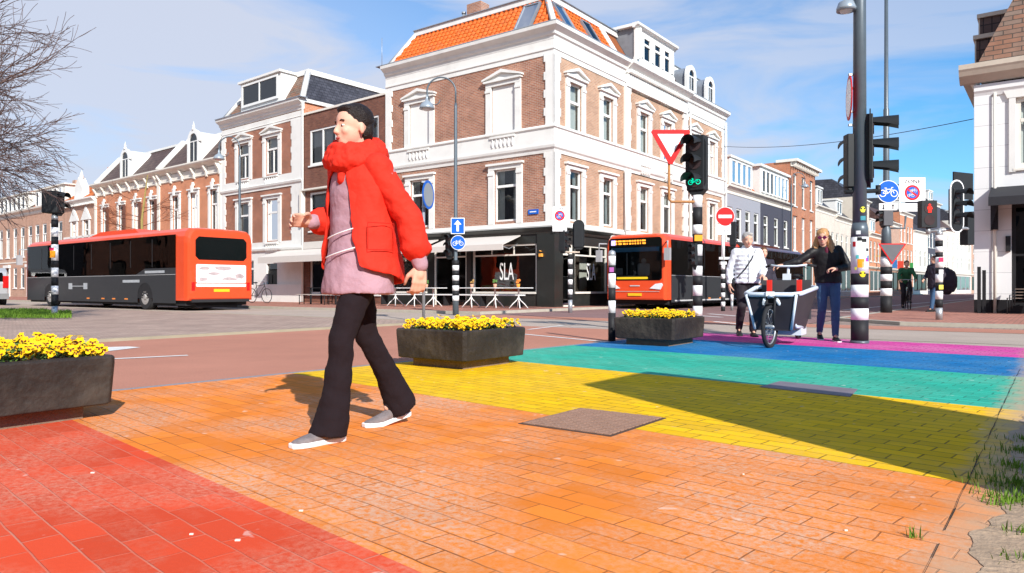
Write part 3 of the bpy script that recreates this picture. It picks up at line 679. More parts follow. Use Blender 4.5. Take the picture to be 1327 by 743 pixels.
for i, (a, b, c, d) in enumerate(wr2): window(I4, main, a, b, c, d, cur='full', sill=False); surround(I4, main, a, b, c, d, 'pediment', w=.25, balus=2 <= i <= 3)
# shop glazing
sgl = glassmat('shop_glass', (.75, .8, .8), 1.4)
cafe_dark = plain('cafe_interior', (.07, .05, .04), .9, noise=.6, nscale=1.8)
def shopwin(T, a, b, c, d, tr=2.06, fr=white2, vb=(), door=False):
    m = MB(T); m.box(a, b, .03, .12, tr, tr+.06); m.box(a, b, .03, .12, d-.06, d); m.box(a, a+.06, .03, .12, c, d); m.box(b-.06, b, .03, .12, c, d); m.box(a, b, -.06, .12, c-.05, c+.03)
    for x in vb: m.box(x-.02, x+.02, .04, .1, tr, d)
    o = m.build('shop_window', fr, main); g = MB(T); g.quad((a,.08,c),(b,.08,c),(b,.08,d),(a,.08,d)); g.build('pane', sgl, o)
    r = MB(T); yb = 2.6
    r.quad((a-.3,yb,c),(b+.3,yb,c),(b+.3,yb,d+.2),(a-.3,yb,d+.2)); r.quad((a-.3,.35,0),(a-.3,yb,0),(a-.3,yb,d+.2),(a-.3,.35,d+.2)); r.quad((b+.3,.35,0),(b+.3,yb,0),(b+.3,yb,d+.2),(b+.3,.35,d+.2))
    r.quad((a-.3,.35,.03),(b+.3,.35,.03),(b+.3,yb,.03),(a-.3,yb,.03)); r.quad((a-.3,.35,d+.3),(b+.3,.35,d+.3),(b+.3,yb,d+.3),(a-.3,yb,d+.3)); r.build('room', cafe_dark, o)
    return o
oL = shopwin(TLf, *shopL[0], vb=(S(3.0), S(1.9))); shopwin(TLf, *shopL[1], vb=(S(5.2),)); shopwin(TLf, *shopL[2], vb=(S(7.6),))
oR = None
for i, q in enumerate(shopR):
    o = shopwin(I4, *q, vb=((q[0]+q[1])/2,) if i != 3 else ())
    if i == 1: oR = o
letw = plain('lettering_white', (.85, .85, .83), .5, noise=.02)
text('lettering', 'SLA', letw, oL, TLf @ TR(S(2.27), .07, 1.12), size=.98, sx=.45)
text('lettering', 'SLA', letw, oR, TR(2.85, .07, 1.12), size=.98, sx=.45)
# green banquette, white wall panels and shelves inside, black grid at back
gm = plain('green_bench', (.05, .14, .07), .8)
m = MB(TLf); m.box(S(3.9), S(.85), .5, .75, .3, .92); m.build('banquette', gm, oL)
m = MB(TLf)
for x in (3.5, 2.9, 2.3, 1.7, 1.1): m.box(S(x), S(x)+.03, 1.5, 1.53, .9, 2.4)
m.box(S(3.9), S(.8), 1.5, 1.53, 1.7, 1.73); m.build('shelf_rack', blackm, oL)
m = MB(); m.box(2.0, 3.9, .9, 1.0, .5, 2.2); m.build('inner_panel', white2, oR)
m = MB()
for _ in range(30):
    m.ell((.75+rnd()*.5, .3+rnd()*.3, .6+rnd()*1.3), (.09, .09, .13), n=6, m=4)
m.build('window_plant', plain('leaf_green', (.06, .13, .03), .7, noise=.5), oR)
# fabric awnings
awn = plain('awning_canvas', (.62, .57, .52), .8, noise=.06, nscale=3)
for a, b in ((S(5.35), S(1.5)), (S(8.85), S(5.8))):
    m = MB(TLf); m.prism([(-.06, 2.84), (-.06, 2.80), (-1.15, 2.42), (-1.15, 2.23), (-1.19, 2.23), (-1.19, 2.45)], a, b, 'x')
    o = m.build('awning', awn, main)
    m = MB(TLf)
    for x in (a+.15, b-.15): m.tube([(x, -.05, 2.5), (x, -.6, 2.3), (x, -1.15, 2.4)], .02, n=6)
    m.build('awning_arm', steel, o)
m = MB(TLf); m.box(S(.56), S(.44), -.18, -.05, 1.98, 2.1); m.tube([(S(.5), -.06, 2.18), (S(.5), -.2, 2.2)], .02); m.build('wall_lamp', plain('lamp_amber', (.8, .35, .06), .5), main)
m = MB(TLf); m.box(S(1.14), S(.68), -.05, -.005, 3.62, 3.80); o = m.build('street_name_plate', signblue, main)
m = MB(TLf); m.box(S(1.06), S(.76), -.056, -.05, 3.69, 3.73); m.build('plate_line', signwhite, o)
# mansard roof: orange tiles over the corner, slate beyond
yb_, zt_ = 1.05, 12.25
ins = 1.0
m = MB(); m.quad((.1, .05, 10.66), (6.4, .05, 10.66), (6.4, ins, zt_), (ins, ins, zt_)); m.quad((.1, .05, 10.66), (ins, ins, zt_), (ins, LL-ins, zt_), (.1, LL-.1, 10.66)); m.quad((.1, LL-.1, 10.66), (ins, LL-ins, zt_), (LR-ins, LL-ins, zt_), (LR-.1, LL-.1, 10.66))
m.build('roof', plain('roof_underlay', (.25, .08, .03), .9), main)
m = MB(); m.quad((6.4, .05, 10.66), (LR-.1, .05, 10.66), (LR-.6, ins, zt_-.2), (6.4, ins, zt_)); m.quad((LR-.1, .05, 10.66), (LR-.1, LL-.1, 10.66), (LR-.6, LL-ins, zt_-.2), (LR-.6, ins, zt_-.2)); m.build('roof', slate_br, main)
m = MB(); m.box(.9, LR-.6, .9, LL-.9, zt_-.12, zt_-.02); m.build('flat_roof', zinc, main)
pantiles(I4, main, .12, 4.9, .03, 10.66, ins, zt_, ins-.1, 0, tile_orange, holes=((1.0, 1.85, .15, .85), (3.0, 3.85, .1, .8)))
pantiles(TLf, main, .12, LL-.12, .03, 10.66, ins, zt_, ins-.1, ins-.1, tile_orange, holes=((S(1.95), S(1.1), .08, .85),))
skylight(I4, main, 1.42, .75, .18, .85, .03, 10.66, ins, zt_); skylight(I4, main, 3.42, .75, .12, .78, .03, 10.66, ins, zt_); skylight(TLf, main, S(1.52), .8, .1, .84, .03, 10.66, ins, zt_)
m = MB()
for p, q in (((.05, .0, 10.70), (ins, ins-.02, zt_+.06)), ((.05, LL-.05, 10.70), (ins, LL-ins, zt_+.06)), ((4.98, .0, 10.7), (4.98, ins-.02, zt_+.05))):
    m.tube([p, q], .13, n=4)
m.box(ins-.14, LR-.6, ins-.16, ins+.02, zt_-.1, zt_+.12); m.box(ins-.16, ins+.02, ins-.16, LL-ins+.1, zt_-.1, zt_+.119)
m.build('ridge_board', white, main)
m = MB(); m.box(ins-.2, LR-.5, ins-.22, ins+.05, zt_+.12, zt_+.15); m.box(ins-.22, ins+.05, ins-.22, LL-ins+.1, zt_+.12, zt_+.151)
m.T = TLf; m.box(-.3, LL+.36, -.37, .06, 10.69, 10.72); m.T = I4; m.box(-.36, LR, -.372, .06, 10.691, 10.721); m.build('gutter', zinc, main)
# wide dormer
m = MB(); m.box(6.5, 10.4, .0, 1.6, 10.72, 12.45); d = m.build('dormer', plain('dormer_lead', (.2, .21, .23), .5, noise=.2), main)
ow = [(7.25, 7.85, 11.2, 12.15), (8.35, 8.95, 11.2, 12.15), (9.4, 9.95, 11.2, 12.15)]
m = MB(); m.box(6.4, 10.5, -.12, .0, 10.72, 11.1); 
xs = [6.45, 7.2, 7.9, 8.3, 9.0, 9.35, 10.0, 10.45]
for i in (0, 2, 4, 6): m.box(xs[i], xs[i+1], -.1, .0, 11.1, 12.2); m.box(xs[i]+.1, xs[i+1]-.1, -.16, -.1, 11.2, 12.1)
m.box(6.45, 10.45, -.1, 0, 12.2, 12.4); mould(m, 6.3, 10.6, 12.38, [(.1, 0), (.16, .06), (.28, .12), (.3, .22)]); m.box(6.5, 6.62, -.3, 0, 11.0, 12.38)
m.box(6.3, 10.6, 0.0, 1.6, 12.45, 12.58); dd = m.build('dormer_front', white, d)
for a, b, c_, e in ow: window(I4, d, a-.05, b+.05, c_-.1, e+.05, rec=-.06, sill=False, room=False, cur=None, gl=glass_dark)
round_dormer(I4, main, 12.75, 10.72, .95, 1.45, side=zinc); round_dormer(I4, main, 15.3, 10.72, .95, 1.45, side=zinc)
m = MB(); m.box(1.9, 2.5, 5.1, 5.9, zt_, zt_+1.15); m.build('chimney', brick_main, main)
m = MB(); m.box(1.86, 2.54, 5.06, 5.94, zt_, zt_+.25); m.cyl(2.05, 6.2, zt_, zt_+.85, .07); m.cyl(2.05, 6.2, zt_+.85, zt_+.93, .1)
m.build('flashing', steel, main)
m = MB()
m.cyl(6.0, 1.6, 12.2, 12.75, .06); m.cyl(6, 1.6, 12.75, 12.85, .1); m.build('vent_pipe', blackm, main)
m = MB(); m.tube([(12.32, -.16, 0), (12.32, -.16, 10.1)], .04, n=8); m.tube([(5.42, -.13, 3.1), (5.42, -.13, 5.9)], .035, n=8); m.tube([(17.2, -.2, 0), (17.2, -.2, 10.1)], .045, n=8); m.build('downpipe', white, main)
m = MB(TLf); m.tube([(.15, -.4, 10.7), (.15, -.4, 11.9)], .012); m.build('antenna', steel, main)

# ================= BUILDINGS TO THE LEFT =================
P1 = Vector((-5.655, 32.627, 0)); V2 = Vector((-.773, .635, 0)); A2 = atan2(-V2.y, -V2.x)   # x runs to the right, towards the corner building
def left_T(t1):   # local frame whose x=0 is at distance t1 (left end)
    return tuple(P1+V2*t1), A2
def body(par, L_, D, H, mat, T=I4):
    m = MB(T); m.box(.005, .1, .03, D, 0, H); m.box(L_-.1, L_-.005, .03, D, 0, H); m.box(.1, L_-.1, D-.1, D, 0, H); m.box(.1, L_-.1, 1.0, D-.1, H-.1, H-.02)
    return m.build('side_wall', mat, par)
# -- modern brick infill with the penthouse behind
loc, a_ = left_T(6.3); b = thing('brick_infill_building', 'plain dark brown brick building with wide modern windows, left of the cafe corner building', 'building', loc, a_)
L_ = 6.28
op = [(L_-5.75, L_-2.65, 6.9, 8.68), (L_-5.75, L_-2.75, 3.64, 5.55), (.5, 5.9, .5, 2.3), (L_-1.9, L_-.5, 6.9, 8.68)]
wall(I4, L_, 0, 9.5, op).build('wall', brick_modern, b); body(b, L_, 8, 9.4, brick_modern)
window(I4, b, *op[0], bars='W', cur='left', rec=.08, fw=.09); window(I4, b, *op[1], bars='V', cur='half', rec=.08, fw=.09); window(I4, b, *op[2], bars='W', cur=None, fw=.08); window(I4, b, *op[3], bars='V', cur='pair', rec=.08, fw=.09)
m = MB(); m.box(0, L_, -.06, .05, 9.5, 9.6); m.build('coping', white2, b); m = MB(); m.box(-.02, L_-1, -.25, .02, 5.66, 5.74); m.box(-.02, .14, -.25, 0, 4.0, 5.66); m.build('ledge', white2, b)
m = MB(); m.box(.1, L_-.1, -.12, 0, 2.75, 3.1); m.prism([(-.05, 2.75), (-.05, 2.68), (-1.35, 2.3), (-1.35, 2.05), (-1.4, 2.05), (-1.4, 2.35)], -1.9, L_-.2, 'x'); m.build('awning', awn, b)
loc, a_ = left_T(5.2); b = thing('rooftop_house', 'boxy white and brick penthouse rising behind the dark brick infill building', 'building', (loc[0]+2.6, loc[1]+6.2, 0), a_)
m = MB(); m.box(0, 2.3, 0, 5, 8, 12.9); m.build('wall', white, b)
m = MB(); m.box(2.3, 5.6, .2, 5, 8, 12.8); m.build('wall', brick_orange, b)
m = MB(); m.box(-.1, 5.7, -.1, 5.1, 12.91, 13.05); m.box(.8, 2.0, 1, 2.4, 13.05, 13.5); m.build('roof', zinc, b)
m = MB(); m.tube([(5.2, .3, 13), (5.2, .3, 14.5)], .02); m.build('antenna', steel, b)
# -- white trimmed house with slate mansard
loc, a_ = left_T(14.2); b = thing('town_house', 'narrow brick town house with white quoins, slate mansard and wide white dormer', 'building', loc, a_)
L_ = 7.88; s_ = lambda t: 14.2-t
w2 = [(s_(12.5), s_(11.3), 6.85, 8.8), (s_(9.7), s_(8.5), 6.85, 8.8)]; w1 = [(s_(12.45), s_(11.3), 3.3, 5.52), (s_(9.65), s_(8.5), 3.3, 5.52)]
w0 = [(s_(9.65), s_(8.65), .1, 2.1), (s_(13.2), s_(12.2), .9, 2.3), (s_(11.9), s_(10.9), .9, 2.3)]
wall(I4, L_, 2.75, 10, w2+w1).build('wall', brick_house, b)
wall(I4, L_, 0, 2.75, w0).build('wall', white, b)
m = MB(); m.box(L_-.1, L_-.002, .03, 8, 0, 10.2); m.box(0, .1, .03, 8, 0, 10.2); m.box(.1, L_-.1, 7.9, 8, 0, 10); m.build('side_wall', brick_orange, b)
for q in w2: window(I4, b, *q, bars='TV', cur='half', sill=False, gl=glass); surround(I4, b, *q, 'pediment', w=.25, balus=True)
for q in w1: window(I4, b, *q, bars='T', cur='half' if q is w1[0] else 'left', sill=False); surround(I4, b, *q, 'flat', w=.25, balus=True)
m = MB(); a0, b0, c0_, d0 = w0[0]; m.box(a0, b0, .1, .16, c0_, d0-.35); m.box(a0+.12, a0+.42, .07, .1, .35, 1.5); m.box(b0-.42, b0-.12, .07, .1, .35, 1.5)
dr = m.build('door', wood_door, b); m = MB(); m.box(a0, b0, .11, .14, d0-.3, d0); m.build('pane', glass_dark, dr)
for q in w0[1:]: window(I4, b, *q, bars='T', cur='half', sill=False)
m = MB()
mould(m, 0, L_, 2.75, [(.05, 0), (.12, .06), (.14, .16), (.1, .2)]); m.box(0, L_, -.05, 0, 2.95, 3.25)
mould(m, 0, L_, 6.05, [(.05, 0), (.05, .1), (.12, .16), (.15, .26), (.1, .3)]); m.box(0, L_, -.06, 0, 6.35, 6.72)
mould(m, 0, L_, 9.4, [(.03, 0), (.03, .1), (.06, .12), (.04, .16), (.04, .4)]); mould(m, -.1, L_+.1, 9.85, CORN); m.box(L_, L_+.1, 0, 2.3, 10.2, 10.38)
for z0, z1 in ((3.25, 6.05), (6.72, 9.4)):
    quoins(m, L_-.95, L_-.0, z0, z1, side=-1); quoins(m, 0, .36, z0, z1, side=1)
for x in (L_-3.6,): m.box(x, L_, -.12, 0, 0, 1.0); 
m.build('stone_trim', white, b)
zt = 12.15
m = MB(); m.quad((.1,.05,10.38),(L_-.1,.05,10.38),(L_-1.1,1.1,zt),(1.2,1.1,zt)); m.build('roof', shingle, b)
m = MB(); m.quad((L_-.1,.05,10.38),(L_-.1,8,10.38),(L_-1.1,7,zt),(L_-1.1,1.1,zt)); m.quad((.1,.05,10.38),(1.2,1.1,zt),(1.2,7,zt),(.1,8,10.38)); m.quad((1.2,1.1,zt),(L_-1.1,1.1,zt),(L_-1.1,7,zt),(1.2,7,zt)); m.build('roof', slate, b)
m = MB(); m.tube([(L_-.1,.0,10.4),(L_-1.1,1.06,zt+.05)], .16, n=4); m.tube([(.1,.0,10.4),(1.2,1.06,zt+.05)], .14, n=4); m.box(1.0, L_-.95, .95, 1.2, zt-.12, zt+.14); m.box(L_-1.2, L_-.95, 1.2, 7, zt-.121, zt+.139); m.build('ridge_board', white, b)
m = MB(); m.box(2.0, 5.9, .0, 1.8, 10.55, 12.1); d = m.build('dormer', white, b)
m = MB(); m.box(1.9, 6.0, -.15, 1.9, 12.1, 12.22); m.build('dormer_roof', white, d)
window(I4, d, 2.2, 5.7, 10.75, 12.0, rec=-.04, bars='V', cur=None, room=False, sill=False, fw=.1, gl=glass_dark)
m = MB(); m.box(-.1, L_+.3, -.42, .05, 10.37, 10.41); m.build('gutter', zinc, b)
m = MB(); m.tube([(L_+.08, -.1, 0), (L_+.08, -.1, 10)], .05, n=8); m.build('downpipe', white, b)
# -- orange brick pair of houses with dark roofs and round topped dormers
def orange_house(t1, t0, wins, label, dorm, cur, shut=False):
    loc, a_ = left_T(t1); L_ = t1-t0; b = thing('terraced_house', label, 'building', loc, a_, 'orange brick terraced houses')
    op = [(t1-x-.42, t1-x+.42, 3.9, 6.55) for x in wins]; og = [(t1-x-.42, t1-x+.42, .7, 2.6) for x in wins]
    wall(I4, L_, 0, 7.5, op+og).build('wall', brick_orange, b); body(b, L_, 8, 8.0, brick_orange)
    for i, q in enumerate(op):
        window(I4, b, *q, bars='TV', cur=cur[i], sill=False); surround(I4, b, *q, 'key', w=.2)
        if shut:
            m = MB(); m.box(q[1]-.02, q[1]+.36, -.11, -.075, q[2], q[3]); m.build('shutter', plain('shutter_brown', (.16, .07, .05), .7), b)
    for q in og: window(I4, b, *q, bars='T', cur='half'); surround(I4, b, *q, 'flat', w=.18)
    m = MB(); mould(m, 0, L_, 7.42, [(.03, 0), (.08, .06), (.05, .1), (.05, .5)]); mould(m, 0, L_, 7.95, [(.08, 0), (.2, .1), (.42, .2), (.46, .26), (.46, .34), (.4, .36)])
    n_ = int(L_/1.35)
    for i in range(n_+1):
        x = .2+(L_-.4)*i/n_; m.prism([(0, 7.35), (-.1, 7.38), (-.14, 7.6), (-.38, 7.97), (0, 7.97)], x-.08, x+.08, 'x')
    m.box(-.14, .14, -.09, 0, 0, 7.42); m.box(L_-.14, L_+.0, -.091, 0, 0, 7.42); mould(m, 0, L_, 3.2, [(.05, 0), (.1, .08), (.06, .15)]); m.box(0, L_, -.05, 0, 0, .6)
    m.build('stone_trim', white2, b)
    m = MB(); m.quad((0,.02,8.31),(L_,.02,8.31),(L_,1.7,10.3),(0,1.7,10.3)); m.quad((0,1.7,10.3),(L_,1.7,10.3),(L_,6,10.35),(0,6,10.35)); m.build('roof', slate_br, b)
    m = MB(); m.quad((0,.05,8.3),(0,1.7,10.3),(0,6,10.3),(0,6,8)); m.quad((L_,.05,8.3),(L_,1.7,10.3),(L_,6,10.3),(L_,6,8)); m.build('gable', brick_orange, b)
    m = MB()
    for x in (.08, L_-.08): m.tube([(x, -.05, 8.35), (x, 1.66, 10.4)], .2, n=4)
    m.box(0, L_, 1.6, 1.75, 10.28, 10.42); m.build('ridge_board', white, b)
    for x in dorm: round_dormer(I4, b, t1-x, 8.32, 1.25, 1.95, yb=1.9, finial=True, side=white)
    return b
b = orange_house(22.0, 14.22, (19.75, 17.45, 15.1), 'orange brick terraced house with pale curtains, next to the town house with the wide dormer', (17.5,), ('half', 'full', 'full'))
b = orange_house(31.9, 22.02, (30.3, 27.6, 25.2, 22.9), 'orange brick terraced house with brown shutters and one round-topped dormer', (27.0,), ('pair', 'half', 'left', 'pair'), shut=True)
# -- small gabled brick front with orange roof behind
loc, a_ = left_T(38.0); b = thing('gabled_house', 'small salmon brick house with two white pointed window heads and an orange tiled roof', 'building', loc, a_); L_ = 6.08
op = [(1.6, 2.5, 3.6, 5.9), (3.9, 4.8, 3.6, 5.9)]; og = [(1.5, 2.4, .4, 2.6), (3.9, 4.8, .8, 2.6)]
wall(I4, L_, 0, 7.2, op+og).build('wall', brick_pale, b); body(b, L_, 8, 7.2, brick_pale)
for q in op:
    window(I4, b, *q, bars='T', cur='full', sill=False); m = MB(); m.box(q[0]-.25, q[0], -.06, 0, q[2], q[3]); m.box(q[1], q[1]+.25, -.06, 0, q[2], q[3]); m.box(q[0]-.4, q[1]+.4, -.1, 0, 5.9, 6.0); m.prism([(q[0]-.35, 6.0), (q[1]+.35, 6.0), ((q[0]+q[1])/2, 6.9)], -.1, 0); m.build('surround', white, b)
for q in og: window(I4, b, *q, bars='T')
m = MB(); mould(m, 0, L_, 7.1, [(.05, 0), (.2, .15), (.35, .3), (.35, .4)]); m.box(0, L_, -.06, 0, 4.6, 4.75)
for i in range(20): m.box(.1+i*.3, .25+i*.3, -.25, 0, 7.0, 7.14)
m.box(2.0, 3.5, 0, .5, 7.5, 8.4); m.prism([(2.0, 8.4), (3.5, 8.4), (2.75, 9.2)], 0, .5); m.lathe([(.0, 9.1), (.2, 9.2), (.1, 9.5), (.0, 9.8)], 2.75, .25, n=8); m.build('stone_trim', white, b)
m = MB(); m.prism([(0, 7.5), (0, 7.6), (3.4, 10.0), (6.8, 7.6), (6.8, 7.5)], .1, L_-.1, 'x'); m.build('roof', orange_flat, b)
m = MB(); m.box(.4, 1.0, 3, 3.6, 8.5, 10.6); m.build('chimney', brick_orange, b)
# -- long pale row with white attic
def pale_house(t1, t0, n, i):
    loc, a_ = left_T(t1); L_ = t1-t0-.02; b = thing('pale_brick_house', ['pale salmon brick house with a white boxed attic, beside the small gabled house', 'pale salmon brick house with white attic behind the branches at the left edge', 'salmon brick house at the far left end of the row'][i], 'building', loc, a_, 'pale brick houses')
    st = L_/n; op = [(st*(k+.5)-.48, st*(k+.5)+.48, 3.5, 6.1) for k in range(n)]; og = [(st*(k+.5)-.45, st*(k+.5)+.45, .8 if k % 3 else .1, 2.6) for k in range(n)]
    wall(I4, L_, 0, 7.2, op+og).build('wall', brick_pale, b); body(b, L_, 8, 7.2, brick_pale)
    for k, q in enumerate(op): window(I4, b, *q, bars='TV', cur=random.choice(['half', 'pair', 'full']), rec=.09, fw=.09)
    for k, q in enumerate(og):
        if k % 3: window(I4, b, *q, bars='T', cur='full', rec=.09)
        else:
            m = MB(); m.box(q[0], q[1], .1, .16, q[2], 2.1); m.build('door', white2, b); m = MB(); m.box(q[0], q[1], .1, .13, 2.15, 2.6); m.build('pane', glass_dark, b); m = MB(); m.box(q[0]-.2, q[0], -.07, 0, 0, 2.6); m.box(q[1], q[1]+.2, -.07, 0, 0, 2.6); m.box(q[0]-.3, q[1]+.3, -.18, 0, 2.6, 2.85); m.build('surround', white, b)
    m = MB(); mould(m, 0, L_, 7.0, [(.04, 0), (.1, .1), (.1, .25), (.35, .4), (.38, .52)]); m.box(0, L_, -.04, 0, 3.0, 3.1); m.build('cornice', white2, b)
    m = MB(); m.quad((0, .05, 7.5), (L_, .05, 7.5), (L_, 2.2, 9.0), (0, 2.2, 9.0)); m.quad((0, 2.2, 9.0), (L_, 2.2, 9.0), (L_, 6, 9.4), (0, 6, 9.4)); m.build('roof', orange_flat if i == 0 else slate_br, b)
    m = MB(); m.box(.6, L_-1.2, .5, 2.4, 7.55, 9.1); m.box(.4, L_-1.0, .35, 2.5, 9.1, 9.2); d = m.build('dormer', white2, b)
    k = max(3, int(L_/1.4))
    for j in range(k):
        x = .8+(L_-2.3)*j/k; window(I4, d, x, x+(L_-2.3)/k*.7, 7.75, 8.95, rec=.47, bars='', cur=None, room=False, sill=False, gl=glass_dark)
    m = MB(); m.box(L_-1.2, L_-.5, 4, 4.8, 9, 10.6); m.build('chimney', brick_pale, b)
pale_house(46.5, 38.02, 5, 0); pale_house(58, 46.52, 6, 1); pale_house(72, 58.02, 7, 2)

# ================= ROW TO THE RIGHT OF THE CORNER BUILDING =================
def row_house(t0, t1, H, mat, label, nwin, roofc, dorm=None, floors=None, w=.9, cur='half', shopc=None, name='row_house', corn=white2, arched=False, setb=0, ang=0, org=None, group='street row houses'):
    o0 = (C0+U*t0-V*setb) if org is None else Vector(org); L_ = t1-t0-.02
    b = thing(name, label, 'building', tuple(o0), AU+ang, group); floors = floors or [(3.6, 5.5)]
    st = L_/nwin; ops = []
    for (za, zb) in floors:
        for k in range(nwin): ops.append((st*(k+.5)-w/2, st*(k+.5)+w/2, za, zb))
    sh = (.4, L_-.4, .5, 2.6)
    wall(I4, L_, 0, H-.1, ops+[sh]).build('wall', mat, b); body(b, L_, 8, H-.1, mat)
    for q in ops:
        window(I4, b, *q, bars='T', cur=cur, rec=.1, fw=.08, room=False)
        mm = MB(); mm.box(q[0]-.04, q[1]+.04, .28, .3, q[2]-.04, q[3]+.04); mm.build('room', interior, b) if False else None
        if arched: m = MB(); xm = (q[0]+q[1])/2; m.prism([(xm+(w/2+.12)*cos(pi*k/8), q[3]+.28*sin(pi*k/8)) for k in range(9)], -.05, .0); m.build('arch', brick_red2, b)
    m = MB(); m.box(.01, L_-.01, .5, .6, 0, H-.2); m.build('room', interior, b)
    window(I4, b, *sh, bars='W', cur=None, rec=.1, sill=False, room=False, gl=glass_dark, frame=shopc or frame_w)
    m = MB(); mould(m, 0, L_, H-.45, [(.03, 0), (.03, .15), (.12, .25), (.28, .36), (.3, .46)]); m.build('cornice', corn, b); m = MB(); mould(m, 0, L_, 2.75, [(.06, 0), (.2, .15), (.22, .25)]); m.build('shop_cornice', corn, b)
    if roofc:
        m = MB(); m.quad((0,.02,H),(L_,.02,H),(L_,1.9,H+1.7),(0,1.9,H+1.7)); m.quad((0,1.9,H+1.7),(L_,1.9,H+1.7),(L_,6,H+1.8),(0,6,H+1.8)); m.prism([(.02, H-.1), (1.9, H+1.7), (6, H+1.8), (6, H-.1)], .0, .08, 'x'); m.prism([(.02, H-.1), (1.9, H+1.7), (6, H+1.8), (6, H-.1)], L_-.08, L_, 'x'); m.build('roof', roofc, b)
    if dorm:
        a, e, hz = dorm; m = MB(); m.box(a, e, .15, 2.2, H, H+hz); m.box(a-.1, e+.1, .05, 2.3, H+hz, H+hz+.12); d = m.build('dormer', white, b)
        k = max(2, int((e-a)/.85))
        for j in range(k):
            x = a+.1+(e-a-.2)*j/k; window(I4, d, x+.04, x+(e-a-.2)/k-.04, H+.25, H+hz-.12, rec=.12, bars='', cur=None, room=False, sill=False, gl=glass_dark)
    return b
greyp = plain('grey_plaster', (.32, .33, .37), .7, noise=.06); darkp = plain('dark_plaster', (.07, .07, .09), .6, noise=.1); creamp = plain('cream_plaster', (.62, .55, .45), .7, noise=.08, dirt=.2)
row_house(17.5, 23.7, 6.7, greyp, 'light grey house with white dormer on orange roof, next to the corner building', 4, orange_flat, (1.2, 5.0, 1.75), cur='half')
b = row_house(23.72, 30.2, 6.7, darkp, 'dark charcoal house with a long glazed white attic, third front from the cafe corner', 3, None, None, cur='full')
m = MB(); m.box(.2, 6.2, .1, 4, 6.72, 8.6); m.box(.0, 6.4, -.05, 4.1, 8.6, 8.75); m.build('attic', white, b)
for j in range(7): window(I4, b, .4+j*.82, .4+j*.82+.68, 6.95, 8.4, rec=.05, bars='', cur=None, room=False, sill=False, gl=glass_dark)
m = MB(); m.prism([(3.0, 8.75), (7, 8.75), (7, 9.7)], 4, 6); m.build('gable', creamp, b)
b = row_house(30.22, 36.7, 9.9, brick_red2, 'tall bright orange brick house with arched windows and a bracketed white cornice', 3, None, None, floors=[(3.5, 6.0), (6.7, 9.0)], w=.8, cur='full', arched=True)
m = MB()
for i in range(14): m.box(.1+i*.46, .22+i*.46, -.35, 0, 9.45, 9.75)
m.box(-.1, 6.6, -.5, 1, 9.76, 9.95); m.build('eaves', white2, b)
row_house(36.72, 43, 7.3, brick_cream, 'cream ornate brick house with two dormers, right of the tall orange house', 4, slate, (1, 2.6, 1.5), cur='half')
row_house(43.02, 50, 7.0, brick_cream, 'cream stone house front just left of the large striped lamp post', 4, slate, (1, 3, 1.4), cur='half')
# further down, the street bends a little
far_specs = [(50.1, 57, 9.4, creamp, slate, 'cream house behind the sticker-covered lamp post'), (57.1, 64, 6.4, brick_orange, orange_flat, 'orange brick house with shop awning far down the street'),
 (64.1, 72, 8.2, brick_pale, slate_br, 'salmon brick gable house behind the blue cycle path sign'), (72.1, 79, 9.8, brick_orange, slate, 'orange gable house behind the yield sign seen from its back'),
 (79.1, 87, 8.0, white2, slate, 'white shop house far down the street'), (87.1, 94, 12.4, darkp, slate, 'tall dark grey house far down the street'), (94.1, 103, 9.2, brick_cream, slate_br, 'cream brick house past the tall dark house'),
 (103.1, 112, 11.0, white2, slate, 'white four window house behind the red man signal'), (112.1, 122, 9.5, brick_pale, orange_flat, 'salmon house near the end of the street'), (122.1, 136, 12.0, brick_orange, slate, 'orange brick block near the end of the street'), (136.1, 150, 10, brick_cream, orange_flat, 'cream block closing the end of the street')]
org = C0+U*50.1; ang = 0
for i, (a, e, H, mt, rf, lb) in enumerate(far_specs):
    ang = -(R(1.1)*i if i > 0 else 0)
    d_ = Vector((cos(AU+ang), sin(AU+ang), 0))
    row_house(a, e, H, mt, lb, 3+i % 2, rf, (1, 3.2, 1.4) if i % 2 else None, floors=[(3.5, 5.6)] if H < 9 else [(3.4, 5.4), (6.2, 8.2)], w=1.0, cur='half', shopc=[blackm, frame_w, wood_door, greyp][i % 4], org=tuple(org), ang=ang, name='street_house', group='houses far down the street')
    org = org+d_*(e-a)
# shop awnings and signs far down
for (t, c, lab) in ((60, (.75, .6, .08), 'yellow shop banner far down the street'), (66, (.05, .2, .5), 'blue shop banner far down the street'), (77, (.05, .35, .1), 'green shop banner far down the street'), (88, (.7, .7, .7), 'white shop banner far down the street'), (70, (.7, .08, .05), 'red shop banner far down the street')):
    p = C0+U*t-V*.5; m = MB(); m.box(-.05, .05, -.6, 0, 3.0, 3.9); m.box(-.02, .02, 0, .5, 4.1, 4.15)
    o = m.build('shop_banner', plain('banner_%d' % t, c, .6)); o.location = p; o.rotation_euler = (0, 0, AU-.1); tag(o, lab, 'banner', 'shop banners')

